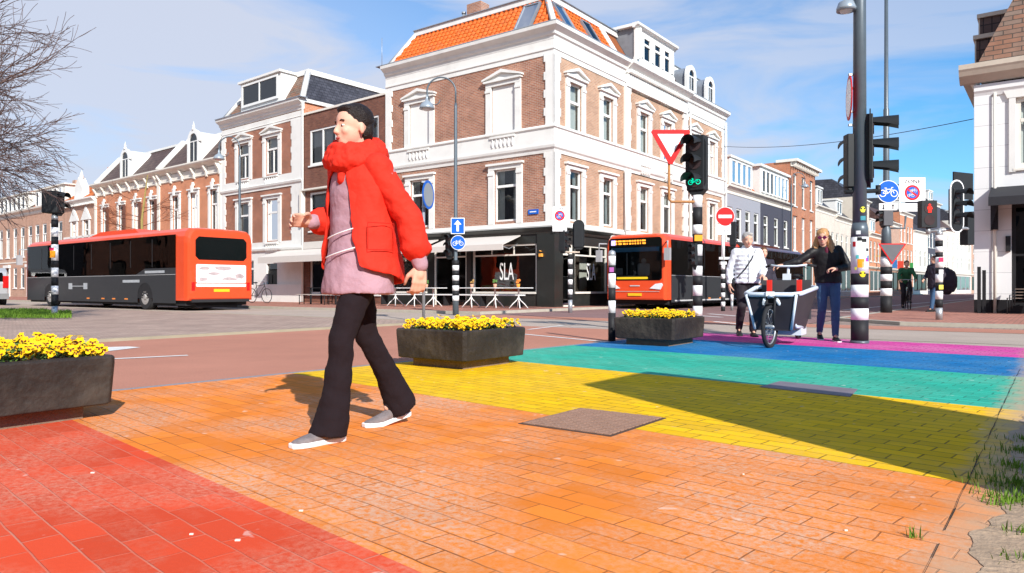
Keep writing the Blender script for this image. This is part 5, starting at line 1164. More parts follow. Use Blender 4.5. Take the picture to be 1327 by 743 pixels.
# short bollard post beside it
d = 10.7; X = px2x(792.5, d); P = thing('bollard', 'short black and white banded post at the corner of the teal stripe', 'bollard', (X, d, 0))
striped(P, 0, 0, [(0, .42, 1), (.42, .60, 0), (.60, .79, 1), (.79, 1.0, 0), (1.0, 1.12, 1), (1.12, 1.26, 0)], .055)
m = MB(); m.lathe([(.056, 1.26), (.056, 1.29), (.045, 1.33), (.0, 1.35)], n=16); m.build('cap', steel, P)
m = MB(); m.box(-.045, .02, -.058, -.055, 1.02, 1.09); m.build('sticker', plain('sticker_purple', (.4, .1, .35), .5), P)
# thin pole with the oblique round sign
d = 16.7; X = px2x(548.5, d); P = thing('sign_post', 'thin galvanised pole with a blue rimmed round sign seen obliquely behind the walking woman', 'sign post', (X, d, 0))
m = MB(); m.cyl(0, 0, 0, 2.98, .035); m.build('pole', steel, P)
T = TR(.12, -.05, zz(253, d), rz=R(73)); o = rdisc(P, T, .33, signback, signblue, rimw=.06)
m = MB(); m.box(-.04, .1, -.04, .04, zz(236, d)-.02, zz(236, d)+.02); m.box(-.04, .1, -.04, .04, zz(268, d)-.02, zz(268, d)+.02); m.build('bracket', steel, P)
# post before the cafe corner
d = 23.3; X = px2x(738.5, d); P = thing('signal_post', 'striped post with two small signals before the black cafe corner pillar', 'traffic signal', (X, d, 0))
striped(P, 0, 0, [(0, .42, 2)]+bands(.42, 1.88, 9, 1), .075)
head(P, TR(-.14, -.05, zz(312, d), rz=R(60)), 3, .22, .22, .2, .14)
head(P, TR(.27, 0, zz(305, d), rz=R(170)), 3, .28, .26, .15, .1, board=(.38, .98))
m = MB(); m.tube([(-.25, 0, zz(327, d)), (.3, 0, zz(327, d))], .03, n=8); m.tube([(-.27, 0, zz(327, d)), (-.27, 0, zz(298, d))], .025, n=8); m.build('signal_arm', plain('arm_cream', (.6, .5, .4), .5), P)
Tz = TR(px2x(724.5, d)-X, -.12, zz(279, d)); o = plate(P, Tz, .44, .52); m = MB(Tz @ TR(0, -.002, 0)); m.annulus(0, -.03, .115, .16, -.004, 0); m.prism([(-.1, .03), (-.07, .06), (.1, -.09), (.07, -.12)], -.0042, 0); m.build('red_ring', signred, o)
m = MB(Tz @ TR(0, -.002, 0)); m.disc(0, -.03, .115, -.003, 0); m.build('blue_disc', signblue, o); text('lettering', 'ZONE', blackm, o, Tz @ TR(0, -.003, .16), size=.09)
m = MB(Tz @ TR(0, -.008, -.03)); bike_glyph(m, .02, .04, .1, 0); bike_glyph(m, -.03, -.04, .1, 0); m.build('bicycle_symbol', signwhite, o)
o = plate(P, TR(px2x(724.5, d)-X, -.12, zz(295, d)), .46, .27); m = MB(TR(px2x(724.5, d)-X, -.122, zz(295, d)))
for i in range(4): m.box(-.19, .19, -.003, 0, .07-i*.045, .085-i*.045)
m.build('small_print', plain('print_grey', (1, 1, 1)), o)
m = MB(); m.tube([(-.27, -.05, zz(325, d)), (-.27, -.05, zz(270, d))], .025, n=8); m.build('sign_bracket', steel, P)
# no entry post
d = 25.0; X = px2x(936.5, d); P = thing('sign_post', 'striped post with round red no entry sign, left of the grey-haired walker', 'sign post', (X, d, 0))
striped(P, 0, 0, bands(.0, 1.75, 11, 1), .07); m = MB(); m.cyl(0, 0, 1.75, 2.9, .06); m.box(-.14, .3, -.05, .05, 1.78, 1.86); m.box(-.1, .1, -.08, .08, 1.6, 1.7); m.build('upper_pole', signwhite, P)
o = rdisc(P, TR(.05, -.08, zz(281, d)), .325, signred, signwhite, rimw=.012); m = MB(TR(.05, -.082, zz(281, d))); m.box(-.23, .23, -.005, -.002, -.055, .055); m.build('white_bar', signwhite, o)
o = plate(P, TR(.07, -.08, zz(298, d)), .64, .35); m = MB(TR(.07, -.082, zz(298, d))); m.box(-.26, .26, -.003, 0, .07, .1); bike_glyph(m, 0, -.05, .2, 0); m.build('small_print', plain('print_grey', (1, 1, 1)), o)
head(P, TR(.38, .05, zz(303, d), rz=R(150)), 3, .2, .27, .18, .15)
# small grey bollard
d = 25.6; P = thing('bollard', 'small bollard with pale top right of the no entry post', 'bollard', (px2x(948, d), d, 0)); striped(P, 0, 0, [(0, .34, 2), (.34, .56, 0)], .05); m = MB(); m.lathe([(.05, .56), (.03, .6), (0, .61)], n=12); m.build('cap', steel, P)
# overhead wire
m = MB(); a, b_ = Vector((12.0, 41.4, 8.9)), Vector((13.8, 21.7, 5.85)); pts = [(a.lerp(b_, k/24)-Vector((0, 0, .35*(1-(2*k/24-1)**2)))) for k in range(25)]
m.tube(pts, .012, n=5); tag(m.build('overhead_wire', blackm), 'thin dark wire strung across the street to the white building', 'wire')

# ================= BUSES =================
bus_red = plain('bus_red_paint', (.74, .075, .022), .3, noise=.04, coat=.5)
bus_grey = plain('bus_grey_paint', (.032, .035, .039), .45, noise=.08)
bus_glass = plain('bus_glass', (.004, .006, .006), .08, noise=.3, nscale=1.5); bus_glass.node_tree.nodes['Principled BSDF'].inputs['Specular IOR Level'].default_value = .22
rimm = plain('wheel_rim', (.42, .40, .38), .45, .4, noise=.2)
bus_tint = glassmat('bus_tinted_glass', (.36, .39, .39), 1.22, .015)
def bus(label, loc, rz, L_, H, rear=True):
    t = thing('city_bus', label, 'bus', loc, rz, 'red and grey city buses'); hw = 1.275; zb = .36
    def sec(x, s=1.0, dz=0.0, zlow=0.0):
        P = [(-hw*s, zb+zlow), (-hw*s, 2.35), (-hw*.985*s, H-.32+dz), (-hw*.94*s, H-.14+dz), (-hw*.84*s, H-.03+dz), (-hw*.6*s, H+dz), (hw*.6*s, H+dz), (hw*.84*s, H-.03+dz), (hw*.94*s, H-.14+dz), (hw*.985*s, H-.32+dz), (hw*s, 2.35), (hw*s, zb+zlow)]
        return [(x, y, z) for y, z in P]
    m = MB(); m.loft([sec(0, .93, -.1, .08), sec(.06, .97, -.04), sec(.22, 1, 0), sec(L_-.45, 1, 0), sec(L_-.12, .975, -.03), sec(L_-.02, .93, -.08), sec(L_, .9, -.12, .05)], smooth=False)
    keep = [i for i, f in enumerate(m.f) if not (len(f) == 4 and min(f) >= 24 and max(f) < 48 and (set(x % 12 for x in f) in ({0, 1}, {10, 11})))]
    m.f = [m.f[i] for i in keep]; m.mi = [m.mi[i] for i in keep]; m.sm = [m.sm[i] for i in keep]
    m.build('body', bus_red, t)
    cabin = plain('cabin_grey', (.16, .17, .18), .7, noise=.2)
    m = MB(); m.box(.4, L_-1.6, -hw+.03, hw-.03, .75, .8); m.box(.4, L_-.6, -hw+.2, hw-.2, 2.42, 2.46); m.box(.3, .36, -hw+.03, hw-.03, .8, 2.4); m.build('cabin', cabin, t)
    for k in range(int((L_-3)/1.05)):
        m = MB()
        for y_ in (-1.1, -.62, .2, .68): m.box(1.0+k*1.05, 1.45+k*1.05, y_, y_+.42, 1.1, 1.2); m.box(.96+k*1.05, 1.06+k*1.05, y_, y_+.42, 1.1, 1.85)
        m.build('seat_row', plain('seat_blue', (.03, .05, .16), .8), t)
        if k % 2: m = MB(); m.cyl(1.5+k*1.05, -.15, .8, 2.42, .02, n=8); m.build('grab_pole', plain('grab_yellow', (.7, .5, .05), .4), t)
    m = MB(); m.box(.3, L_-.4, -hw+.1, hw-.1, .18, .37); m.build('chassis', rubber, t)
    wheels = [2.9, L_-2.75] if L_ < 15 else [2.6, L_-8.4, L_-2.75]
    r_ = .47
    x0, x1 = (.75 if rear else .3), L_-(.28 if rear else .42)
    for sgn in (-1, 1):
        y0, y1 = sgn*hw, sgn*(hw+.012)
        m = MB()
        # lower panel with wheel openings
        P = [(x0, .26)]
        for wx in wheels:
            P += [(wx-r_-.1, .26)]+[(wx+(r_+.1)*cos(pi-pi*k/10), .42+(r_+.1)*sin(pi-pi*k/10)) for k in range(11)]+[(wx+r_+.1, .26)]
        P += [(x1, .26), (x1, 1.28)] + ([(3.6, 1.28), (2.9, 1.5), (x0, 1.5)] if rear else [(x0, 1.28)])
        m.prism(P, y0, y1); sp_ = m.build('side_panel', bus_grey, t)
        m = MB()
        for x in ((4.2, 5.2, 6.1, 7.4) if rear else (L_-4.2, L_-5.4, L_-8)): m.box(x, x+.25, sgn*(hw+.012), sgn*(hw+.016), .36, .41)
        m.build('reflector', plain('amber', (.8, .25, .05), .4), sp_)
        m = MB(); m.box(.2, x0+.01, sgn*(hw-.03), sgn*(hw-.001), .36, 2.4); m.box(x1-.01, L_-.43, sgn*(hw-.03), sgn*(hw-.001), .36, 2.4); m.build('corner_panel', bus_red, t)
        m = MB(); z0 = 1.285
        P = [(x0, 1.505), (2.9, 1.505), (3.6, z0), (x1, z0), (x1, 2.66), (x0, 2.66)] if rear else [(x0, z0), (x1-.6, z0), (x1-.3, .95), (x1, .95), (x1, 2.6), (x0, 2.66)]
        m.prism(P, y0, sgn*(hw+.010)); wb_ = m.build('window_band', bus_tint, t)
        m = MB(); k = int((x1-x0)/1.45)
        for i in range(1, k): x = x0+(x1-x0)*i/k; m.box(x-.02, x+.02, sgn*(hw+.010), sgn*(hw+.014), 1.55, 2.55)
        m.build('mullion', blackm, wb_)
        m = MB(); m.box(x0, x1, sgn*(hw+.012), sgn*(hw+.015), 1.262, 1.275)
        if not rear: m.box(x0, x1-.3, sgn*(hw+.012), sgn*(hw+.016), .30, .35)
        m.build('trim_line', plain('trim_pale', (.5, .5, .5), .5), t)
        if rear:
            m = MB(); m.box(1.5, 2.9, sgn*(hw+.012), sgn*(hw+.015), 1.33, 1.42); m.box(3.3, 4.6, sgn*(hw+.012), sgn*(hw+.015), 1.0, 1.1); m.box(7.6, 7.95, sgn*(hw+.012), sgn*(hw+.015), .75, 1.0); m.box(9.0, 9.35, sgn*(hw+.012), sgn*(hw+.015), .75, 1.0); m.box(7.95, 9.0, sgn*(hw+.012), sgn*(hw+.0145), .86, .89); m.build('side_decal', plain('decal_grey', (.38, .4, .42), .5, noise=.3), t)
        for wx in wheels:
            m = MB(); m.smooth = False
            def cy(ya, yb, ra, rb): m.loft([[(wx+q*cos(2*pi*k/28), y, .47+q*sin(2*pi*k/28)) for k in range(28)] for y, q in ((ya, ra), (yb, rb))])
            cy(sgn*(hw-.28), sgn*(hw-.02), r_, r_); cy(sgn*(hw-.02), sgn*(hw+.0), r_, r_-.04); w_ = m.build('wheel', rubber, t)
            m = MB(); cy(sgn*(hw-.03), sgn*(hw+.003), .3, .28); cy(sgn*(hw), sgn*(hw+.03), .12, .08)
            for k in range(10): m.box(wx+.19*cos(k*pi/5)-.015, wx+.19*cos(k*pi/5)+.015, sgn*(hw), sgn*(hw+.02), .47+.19*sin(k*pi/5)-.015, .47+.19*sin(k*pi/5)+.015)
            m.build('rim', rimm, w_)
            m = MB(); m.box(wx-r_-.08, wx+r_+.08, sgn*(hw-.3), sgn*(hw-.006), .3, 1.0) if False else m.prism([(wx+(r_+.1)*cos(pi*k/10), .42+(r_+.1)*sin(pi*k/10)) for k in range(11)], sgn*hw, sgn*(hw+.004)); m.build('wheel_arch', blackm, t)
    m = MB(); m.prism([(4.2, H-.02), (4.6, H+.17), (7.4, H+.17), (8.6, H-.02)] if rear else [(3, H-.02), (3.4, H+.12), (7, H+.12), (7.4, H-.02)], -.85, .85); m.build('roof_pod', bus_red, t)
    # front face at x = L
    m = MB(); X_ = L_+.004
    def fpl(m, y0, y1, z0, z1, x=X_, d_=.02, c=.0): m.prism([(y0+c, z0), (y1-c, z0), (y1, z0+c), (y1, z1-c), (y1-c, z1), (y0+c, z1), (y0, z1-c), (y0, z0+c)], x-d_, x, 'x')
    fpl(m, -1.08, 1.08, 1.12, 2.36, X_+.03, .010, .07); wsd = m.build('windscreen', glassmat('bus_windscreen', (.85, .9, .92), 1.25, .02), t)
    m = MB(); fpl(m, -1.1, 1.1, 1.08, 2.68, X_+.006, .02, .08); m.build('screen_surround', bus_glass, t)
    m = MB(); fpl(m, -1.0, 1.0, 2.16, 2.32, X_+.010, .003); m.build('sun_blind', plain('blind_blue', (.03, .12, .2), .6), wsd)
    m = MB(); fpl(m, .12, .62, 1.25, 1.72, X_+.010, .003, .05); fpl(m, .27, .47, 1.72, 1.90, X_+.010, .003, .06); fpl(m, -.95, -.5, 1.3, 1.55, X_+.010, .003, .01); fpl(m, -.35, -.3, 1.3, 2.1, X_+.010, .003, .005); fpl(m, -1.0, .2, 1.2, 1.27, X_+.0105, .003, .01); m.build('cab_fittings', plain('cab_grey', (.085, .095, .09), .7, noise=.6, nscale=3), wsd)
    m = MB(); fpl(m, -1.06, 1.06, 2.39, 2.64, X_+.012, .02, .03); dsp = m.build('display', bus_glass, t)
    led = plain('led_orange', (1, .35, .03), .5, emit=.9, noise=0); ledp = plain('led_purple', (.5, .4, .9), .5, emit=.9, noise=0)
    m = MB(); y = .45
    while y > -.75:
        w = .05+rnd()*.12; m.box(X_+.012, X_+.015, y-w, y, 2.54, 2.6); m.box(X_+.012, X_+.015, y-w*.8, y, 2.44, 2.5); y -= w+.03
    m.build('destination_text', led, dsp)
    m = MB(); m.box(X_+.012, X_+.015, -1.0, -.82, 2.42, 2.61); m.build('line_number', ledp, dsp)
    m = MB(); fpl(m, -.75, .55, 1.13, 1.21, X_+.036, .005, .02); m.build('yellow_strip', plain('bus_yellow', (.85, .6, .02), .5), t)
    m = MB(); fpl(m, -.28, .28, .50, .60, X_+.03, .03); m.build('number_plate', plain('plate_yellow', (.85, .5, .02), .5), t)
    for s_ in (-1, 1):
        m = MB(); m.prism([(s_*.62, .78), (s_*1.05, .74), (s_*1.14, .9), (s_*1.1, .98), (s_*.85, .95)], X_-.02, X_+.03, 'x'); hl = m.build('headlight', plain('headlight_glass', (.75, .78, .8), .15), t)
        m = MB(); m.tube([(L_-.15, s_*1.2, H-.35), (L_+.2, s_*1.42, H-.35), (L_+.22, s_*1.42, H-.6)], .03, n=6); m.box(L_+.14, L_+.28, s_*1.42-.11, s_*1.42+.11, H-1.05, H-.6); m.build('mirror', plain('mirror_grey', (.35, .35, .36), .4), t)
    m = MB(); m.box(X_-.02, X_+.02, -.2, .2, .86, .9); m.box(X_-.02, X_+.02, -1.0, 1.0, .66, .675); m.build('front_trim', plain('trim_pale', (1, 1, 1)), t)
    # rear face at x = 0
    X_ = -.004
    m = MB(); fpl(m, -.98, .98, 1.78, 2.58, X_+.02, .03, .12); rw = m.build('rear_window', bus_glass, t)
    m = MB(); fpl(m, -.96, .96, .98, 1.62, X_+.015, .02, .03); ad = m.build('advert_panel', plain('advert_pale', (.78, .76, .76), .4, noise=.25, nscale=2.5), t)
    m = MB()
    for y_, z_, w_, h_ in ((-.05, 1.5, .35, .08), (-.7, 1.22, .18, .1), (.3, 1.3, .25, .05), (.65, 1.48, .2, .06), (-.3, 1.12, .3, .06), (.7, 1.1, .16, .07)): m.prism([(y_+w_*cos(a_*pi/6)*(.8+.4*rnd()), z_+h_*sin(a_*pi/6)*(.7+.5*rnd())) for a_ in range(12)], X_-.010, X_-.004, 'x')
    m.build('advert_motif', plain('advert_brown', (.45, .36, .36), .5, noise=.5, nscale=6), ad)
    m = MB(); fpl(m, -.96, .96, .84, .95, X_+.015, .02, .02); fpl(m, -.4, .4, .86, .93, X_+.01, .02, .02); m.build('advert_strip', signwhite, t)
    m = MB(); fpl(m, -.3, .3, .66, .76, X_+.01, .02); m.build('number_plate', plain('plate_yellow', (1, 1, 1)), t)
    for s_ in (-1, 1):
        m = MB(); fpl(m, min(s_*1.0, s_*1.12), max(s_*1.0, s_*1.12), .7, 1.0, X_+.03, .03); m.build('tail_light', plain('tail_red', (.5, .01, .01), .2), t)
    m = MB(); m.box(.0, .1, -1.1, 1.1, .3, .4); m.box(0.3, 1.5, -.8, .8, .1, .28); m.build('underside', rubber, t)
    return t
busA = Vector((-11.08, 24.75, 0)); sU = atan2(V.y, V.x)
# origin of the bus frame is the middle of its rear
b1 = bus('grey and red city bus driving away to the left, its rear towards the cafe', tuple(busA+U*1.275), sU, 14.0, 2.9, True)
fc = Vector((5.64, 26.5, 0)); t2 = atan2(-U.y, -U.x)   # its front left corner
b2 = bus('red fronted articulated bus coming towards the junction beside the corner building', tuple(fc+V*1.275+U*18), t2, 18, 2.85, False)
m = MB(); 
for k in range(14): 
    x = 9.1+k*.08; m.loft([[(x+dx, y*q, z) for y, z in ((-1.28, .35), (-1.28, 2.7), (-1.1, 2.86), (1.1, 2.86), (1.28, 2.7), (1.28, .35))] for dx, q in ((0, 1.0), (.04, 1.02), (.08, 1.0))], smooth=False)
m.build('bellows', rubber, b2)
# driver
# ================= PARKED THINGS =================
def van():
    t = thing('parked_van', 'silver van at the left edge in front of the pale brick houses', 'van', (px2x(-29, 32), 32.5, 0), atan2(V.y, V.x)-R(6))
    m = MB(); prof = [(0, .3), (0, 1.0), (.12, 1.55), (.45, 1.72), (2.6, 1.72), (3.5, 1.15), (4.3, .95), (4.45, .6), (4.4, .3)]
    m.prism(prof, -.85, .85); m.build('body', plain('silver_paint', (.5, .5, .5), .3, .4, noise=.05), t, bevel=.07)
    for s_ in (-1, 1):
        m = MB(); m.prism([(.3, 1.1), (.45, 1.55), (2.5, 1.55), (3.1, 1.1)], s_*.85, s_*.865); m.build('side_window', bus_glass, t)
        m = MB(); m.box(-.03, .03, s_*.62, s_*.84, .8, 1.35); m.build('tail_light', plain('tail_red', (1, 1, 1)), t)
        for wx in (.8, 3.5):
            m = MB(); m.loft([[(wx+.32*cos(2*pi*k/20), y, .32+.32*sin(2*pi*k/20)) for k in range(20)] for y in (s_*.68, s_*.88)]); w = m.build('wheel', rubber, t)
            m = MB(); m.loft([[(wx+.19*cos(2*pi*k/20), y, .32+.19*sin(2*pi*k/20)) for k in range(20)] for y in (s_*.87, s_*.89)]); m.build('rim', rimm, w)
    m = MB(); m.prism([(-.65, 1.1), (.65, 1.1), (.6, 1.5), (-.6, 1.5)], -.01, .1, 'x'); m.build('rear_window', bus_glass, t)
    m = MB(); m.box(-.08, .1, -.84, .84, .3, .55); m.build('bumper', plain('bumper_grey', (.2, .2, .2), .6), t)
van()
def bicycle(loc, rz, label, c=(.03, .03, .03)):
    t = thing('bicycle', label, 'bicycle', loc, rz); fm = plain('bike_frame_%s' % str(c), c, .4)
    for x, nm in ((0, 'wheel'), (1.05, 'wheel')):
        m = MB(); m.tube([(x+.34*cos(2*pi*k/32), 0, .35+.34*sin(2*pi*k/32)) for k in range(32)], .017, n=6, closed=True); w = m.build('wheel', rubber, t)
        m = MB()
        for k in range(14): m.tube([(x, 0, .35), (x+.33*cos(pi*k/7), 0, .35+.33*sin(pi*k/7))], .0025, n=3)
        m.build('spokes', steel, w)
    m = MB()
    for a, b_ in (((0,0,.35),(.42,0,.32)), ((0,0,.35),(.34,0,.8)), ((.42,0,.32),(.3,0,.95)), ((.42,0,.32),(.88,0,.82)), ((.34,0,.82),(.88,0,.88)), ((1.05,0,.35),(.85,0,1.02))): m.tube([a, b_], .016, n=7)
    m.build('frame', fm, t)
    m = MB(); m.tube([(.8,-.28,1.05),(.88,-.1,1.08),(.88,.1,1.08),(.8,.28,1.05)], .012, n=6); m.tube([(.85,0,1.0),(.88,0,1.08)], .013, n=6); m.build('handlebar', steel, t)
    m = MB(); m.ell((.27, 0, .98), (.13, .07, .035)); m.build('saddle', rubber, t)
bicycle((-12.7, 35.4, .08), R(-30), 'dark bicycle leaning by the white-trimmed town house, behind the bus rear')
# ================= PEOPLE =================
skin = plain('skin', (.66, .38, .27), .5, noise=.08, nscale=12)
def Vv(*a): return Vector(a)
def mods(o, vox, sm=6, disp=0, dscale=.12, sub=0):
    r = o.modifiers.new('remesh', 'REMESH'); r.mode = 'VOXEL'; r.voxel_size = vox; r.use_smooth_shade = True
    s = o.modifiers.new('smooth', 'SMOOTH'); s.factor = .5; s.iterations = sm
    if disp:
        tx = bpy.data.textures.get('folds%.2f' % dscale) or bpy.data.textures.new('folds%.2f' % dscale, 'CLOUDS'); tx.noise_scale = dscale; tx.noise_depth = 2
        d = o.modifiers.new('folds', 'DISPLACE'); d.texture = tx; d.strength = disp; d.mid_level = .5; d.texture_coords = 'LOCAL'
    return o
def hand(m, wr, direction, palm_n, side, curl=.7, sc=1.0, spread=.06):
    """palm, four unequal curled fingers and a thumb. direction: towards fingertips, palm_n: out of the palm, side: +1 thumb on a = d x n"""
    d = Vector(direction).normalized(); n = Vector(palm_n); n = (n-d*n.dot(d)).normalized(); a = d.cross(n)*side
    m.caps(wr, wr+d*.05*sc, .026*sc, .026*sc)
    for k in range(4):
        off = (1.5-k)*.0205*sc; base = wr+d*.088*sc+a*off
        m.caps(wr+d*.03*sc+a*off*.75, base, .015*sc, .0125*sc, n=8)
        ln = [.042, .047, .043, .034][k]*sc; p = base; ang = .15+curl*.35; dd = d
        for j in range(3):
            dd = (d*cos(ang)+n*sin(ang)+a*((1.5-k)*spread)).normalized(); q = p+dd*ln*[1, .65, .5][j]; m.caps(p, q, (.0098-.0009*j)*sc, (.0090-.0009*j)*sc, n=8); p = q; ang += curl*.85
    tb = wr+d*.025*sc+a*.024*sc+n*.006; t1 = tb+(d*.62+a*.62+n*.35).normalized()*.045*sc; t2 = t1+(d*.8+a*.1+n*(.3+.4*curl)).normalized()*.033*sc; t3 = t2+(d*.75-a*.12*curl+n*(.35+.45*curl)).normalized()*.024*sc
    m.caps(tb, t1, .0165*sc, .0125*sc, n=8); m.caps(t1, t2, .0125*sc, .0105*sc, n=8); m.caps(t2, t3, .0105*sc, .009*sc, n=8)
def headgeo(m, c, f, sc=1.0):
    f = Vector(f).normalized(); l = Vector((0,0,1)).cross(f).normalized(); u_ = f.cross(l); M = Matrix((f, l, u_)).transposed()
    P = lambda x, y, z: c+(f*x+l*y+u_*z)*sc
    m.ell(P(-.008, 0, .035), (.098*sc, .076*sc, .088*sc), M, 20, 14)
    m.ell(P(.018, 0, -.02), (.070*sc, .064*sc, .085*sc), M, 18, 12)
    m.ell(P(.042, 0, -.072), (.040*sc, .040*sc, .034*sc), M)           # chin and jaw
    m.ell(P(.062, 0, .034), (.022*sc, .055*sc, .014*sc), M)            # brow
    for s_ in (-1, 1):
        m.ell(P(.056, s_*.036, -.022), (.026*sc, .022*sc, .024*sc), M) # cheek
        m.ell(P(-.012, s_*.078, -.006), (.017*sc, .009*sc, .030*sc), M) # ear
    m.caps(P(.080, 0, .016), P(.101, 0, -.026), .009*sc, .012*sc, n=8); m.ell(P(.092, 0, -.030), (.013*sc, .017*sc, .009*sc), M)
    m.ell(P(.081, 0, -.052), (.010*sc, .024*sc, .006*sc), M); m.ell(P(.079, 0, -.061), (.010*sc, .021*sc, .006*sc), M)
    return P, M
eye_w = plain('eye_white', (.8, .78, .75), .2, noise=0); eye_d = plain('eye_dark', (.03, .02, .015), .15, noise=0); lipm = plain('lips', (.5, .14, .12), .45, noise=.05); browm = plain('brows', (.05, .03, .02), .8)
def face_parts(par, P, M, sc=1.0, glasses=None, brow=None):
    m = MB()
    for s_ in (-1, 1): m.ell(P(.0735, s_*.031, .006), (.009*sc, .0125*sc, .0062*sc), M, 12, 8)
    m.build('eyes', eye_w, par)
    m = MB()
    for s_ in (-1, 1): m.ell(P(.0785, s_*.031, .006), (.0048*sc, .0062*sc, .006*sc), M, 10, 6)
    m.build('irises', eye_d, par)
    m = MB(); m.ell(P(.0862, 0, -.0565), (.007*sc, .021*sc, .0075*sc), M, 12, 6); m.build('mouth', lipm, par)
    m = MB()
    for s_ in (-1, 1): m.tube([P(.082, s_*.016, .029), P(.084, s_*.032, .034), P(.074, s_*.048, .029)], .004*sc, n=5)
    m.build('eyebrows', brow or browm, par)
    if glasses:
        m = MB()
        for s_ in (-1, 1):
            m.ell(P(.094, s_*.032, .006), (.004*sc, .030*sc, .022*sc), M, 14, 6); m.tube([P(.09, s_*.06, .012), P(-.01, s_*.081, .012)], .003, n=5)
        m.tube([P(.098, -.01, .01), P(.098, .01, .01)], .003, n=5); m.build('glasses', glasses, par)
def shoe(m, ank, toe, s=1.0):
    ank, toe = Vector(ank), Vector(toe); d = (toe-ank); d.z = 0; d.normalize(); slope = (toe.z-ank.z+.07)/max(.05, (Vector((toe.x, toe.y, 0))-Vector((ank.x, ank.y, 0))).length)
    heel = Vector((ank.x, ank.y, 0))-d*.055; hz = ank.z-.10; tz = toe.z-.03
    rings = []
    for t, w, h_, e in ((-.01, .024, .03, .0), (.02, .034, .075, 0), (.25, .037, .095, 0), (.42, .038, .085, 0), (.6, .043, .062, 0), (.8, .046, .048, 0), (.95, .036, .036, 0), (1.0, .02, .026, 0)):
        c = heel+d*.275*s*t; zb = hz+(tz-hz)*min(1, max(0, t/.75)); zb = max(zb, .002)
        l = Vector((-d.y, d.x, 0)); R_ = []
        for k in range(14):
            a = 2*pi*k/14; R_.append(tuple(c+l*(w*s*cos(a))+Vector((0, 0, zb+h_*s*(.5+.5*sin(a))))))
        rings.append(R_)
    m.loft(rings)
    return heel, d, hz, tz
def sole(m, ank, toe, s=1.0):
    ank, toe = Vector(ank), Vector(toe); d = (toe-ank); d.z = 0; d.normalize(); heel = Vector((ank.x, ank.y, 0))-d*.062; hz = ank.z-.10; tz = toe.z-.03; l = Vector((-d.y, d.x, 0)); rings = []
    for t, w in ((0, .028), (.06, .038), (.4, .038), (.65, .049), (.85, .047), (1.0, .024)):
        zb = max(0, hz+(tz-hz)*min(1, t/.75)-.006); c = heel+d*.29*s*t; rings.append([tuple(c+l*w*s+Vector((0,0,zb))), tuple(c-l*w*s+Vector((0,0,zb))), tuple(c-l*w*s+Vector((0,0,zb+.026))), tuple(c+l*w*s+Vector((0,0,zb+.026)))])
    m.loft(rings, smooth=False)
def figure(t, J, vox, handvox=None, curlL=.6, curlR=.6, face=(1,0,0), hsc=1.0, hand_d=None, palm=None):
    """one continuous skin mesh following the joints"""
    m = MB(); P, M = headgeo(m, J['head'], face, hsc)
    m.caps(J['neck']-Vv(0,0,.03), J['head']+Vv(-.015,0,-.06), .056, .05)
    m.caps(J['chest']-Vv(0,.07,0), J['chest']+Vv(0,.07,0), .11, .11); m.caps(J['pelvis'], J['chest'], .095, .115); m.caps(J['shL'], J['shR'], .055, .055)
    for s_ in 'LR':
        m.caps(J['sh'+s_], J['el'+s_], .047, .038); m.caps(J['el'+s_], J['wr'+s_], .038, .026)
        m.caps(J['hip'+s_], J['kn'+s_], .078, .050); m.caps(J['kn'+s_], J['an'+s_], .050, .031); m.caps(J['an'+s_], J['an'+s_]+(J['to'+s_]-J['an'+s_])*.4, .030, .022)
    for s_, cu in (('L', curlL), ('R', curlR)):
        dd = (J['wr'+s_]-J['el'+s_]) if not hand_d or s_ not in hand_d else Vector(hand_d[s_])
        pn = Vector(palm[s_]) if palm and s_ in palm else Vector((0, -1 if s_ == 'L' else 1, 0))
        dn = dd.normalized(); pn = (pn-dn*pn.dot(dn)).normalized(); a = dn.cross(pn); side = 1 if a.dot(Vector((1, 0, .3))) > 0 else -1
        hand(m, J['wr'+s_], dd, pn, side, cu)
    b = m.build('body', skin, t, uv=False); mods(b, vox, 3)
    return P, M
def ellring(c, rx, ry, n=28, tilt=0, z0=0):
    return [(c[0]+rx*cos(2*pi*k/n), c[1]+ry*sin(2*pi*k/n), c[2]+tilt*cos(2*pi*k/n)) for k in range(n)]

# ---- the walking woman in red ----
t = thing('person', 'woman in red jacket and scarf over a mauve tunic, striding left across the orange stripe', 'person', (-.80, 3.85, .012), atan2(-.66, -.75))
J = dict(pelvis=Vv(0,0,.93), hipL=Vv(.01,.09,.90), hipR=Vv(-.01,-.09,.90), chest=Vv(.02,0,1.26), neck=Vv(.02,0,1.45), head=Vv(.05,0,1.605), shL=Vv(.0,.165,1.40), shR=Vv(.03,-.165,1.40),
         elL=Vv(-.12,.27,1.13), wrL=Vv(-.17,.30,.885), elR=Vv(.0,-.26,1.15), wrR=Vv(.20,-.17,1.12),
         knL=Vv(.17,.10,.51), anL=Vv(.22,.105,.10), toL=Vv(.40,.115,.03), knR=Vv(-.09,-.10,.50), anR=Vv(-.31,-.11,.145), toR=Vv(-.11,-.12,.03))
P, M = figure(t, J, .0065, face=(1, -.02, 0), hand_d={'L': (.06, .0, -1), 'R': (1, .15, .05)}, palm={'L': (-.2, -1, 0), 'R': (0, 1, -.6)}, curlL=.75, curlR=.6)
face_parts(t, P, M)
hairm = plain('hair_black', (.018, .012, .010), .45, noise=.3, nscale=40, bump=.5, bscale=120)
m = MB(); m.ell(P(-.022, 0, .055), (.098, .084, .086), M, 20, 14); m.ell(P(-.062, 0, .0), (.052, .072, .075), M); m.caps(P(-.07, 0, .03), P(-.105, 0, .045), .045, .034); m.ell(P(.035, 0, .098), (.05, .06, .026), M)
h = m.build('hair', hairm, t, uv=False); mods(h, .006, 2, .006, .03)
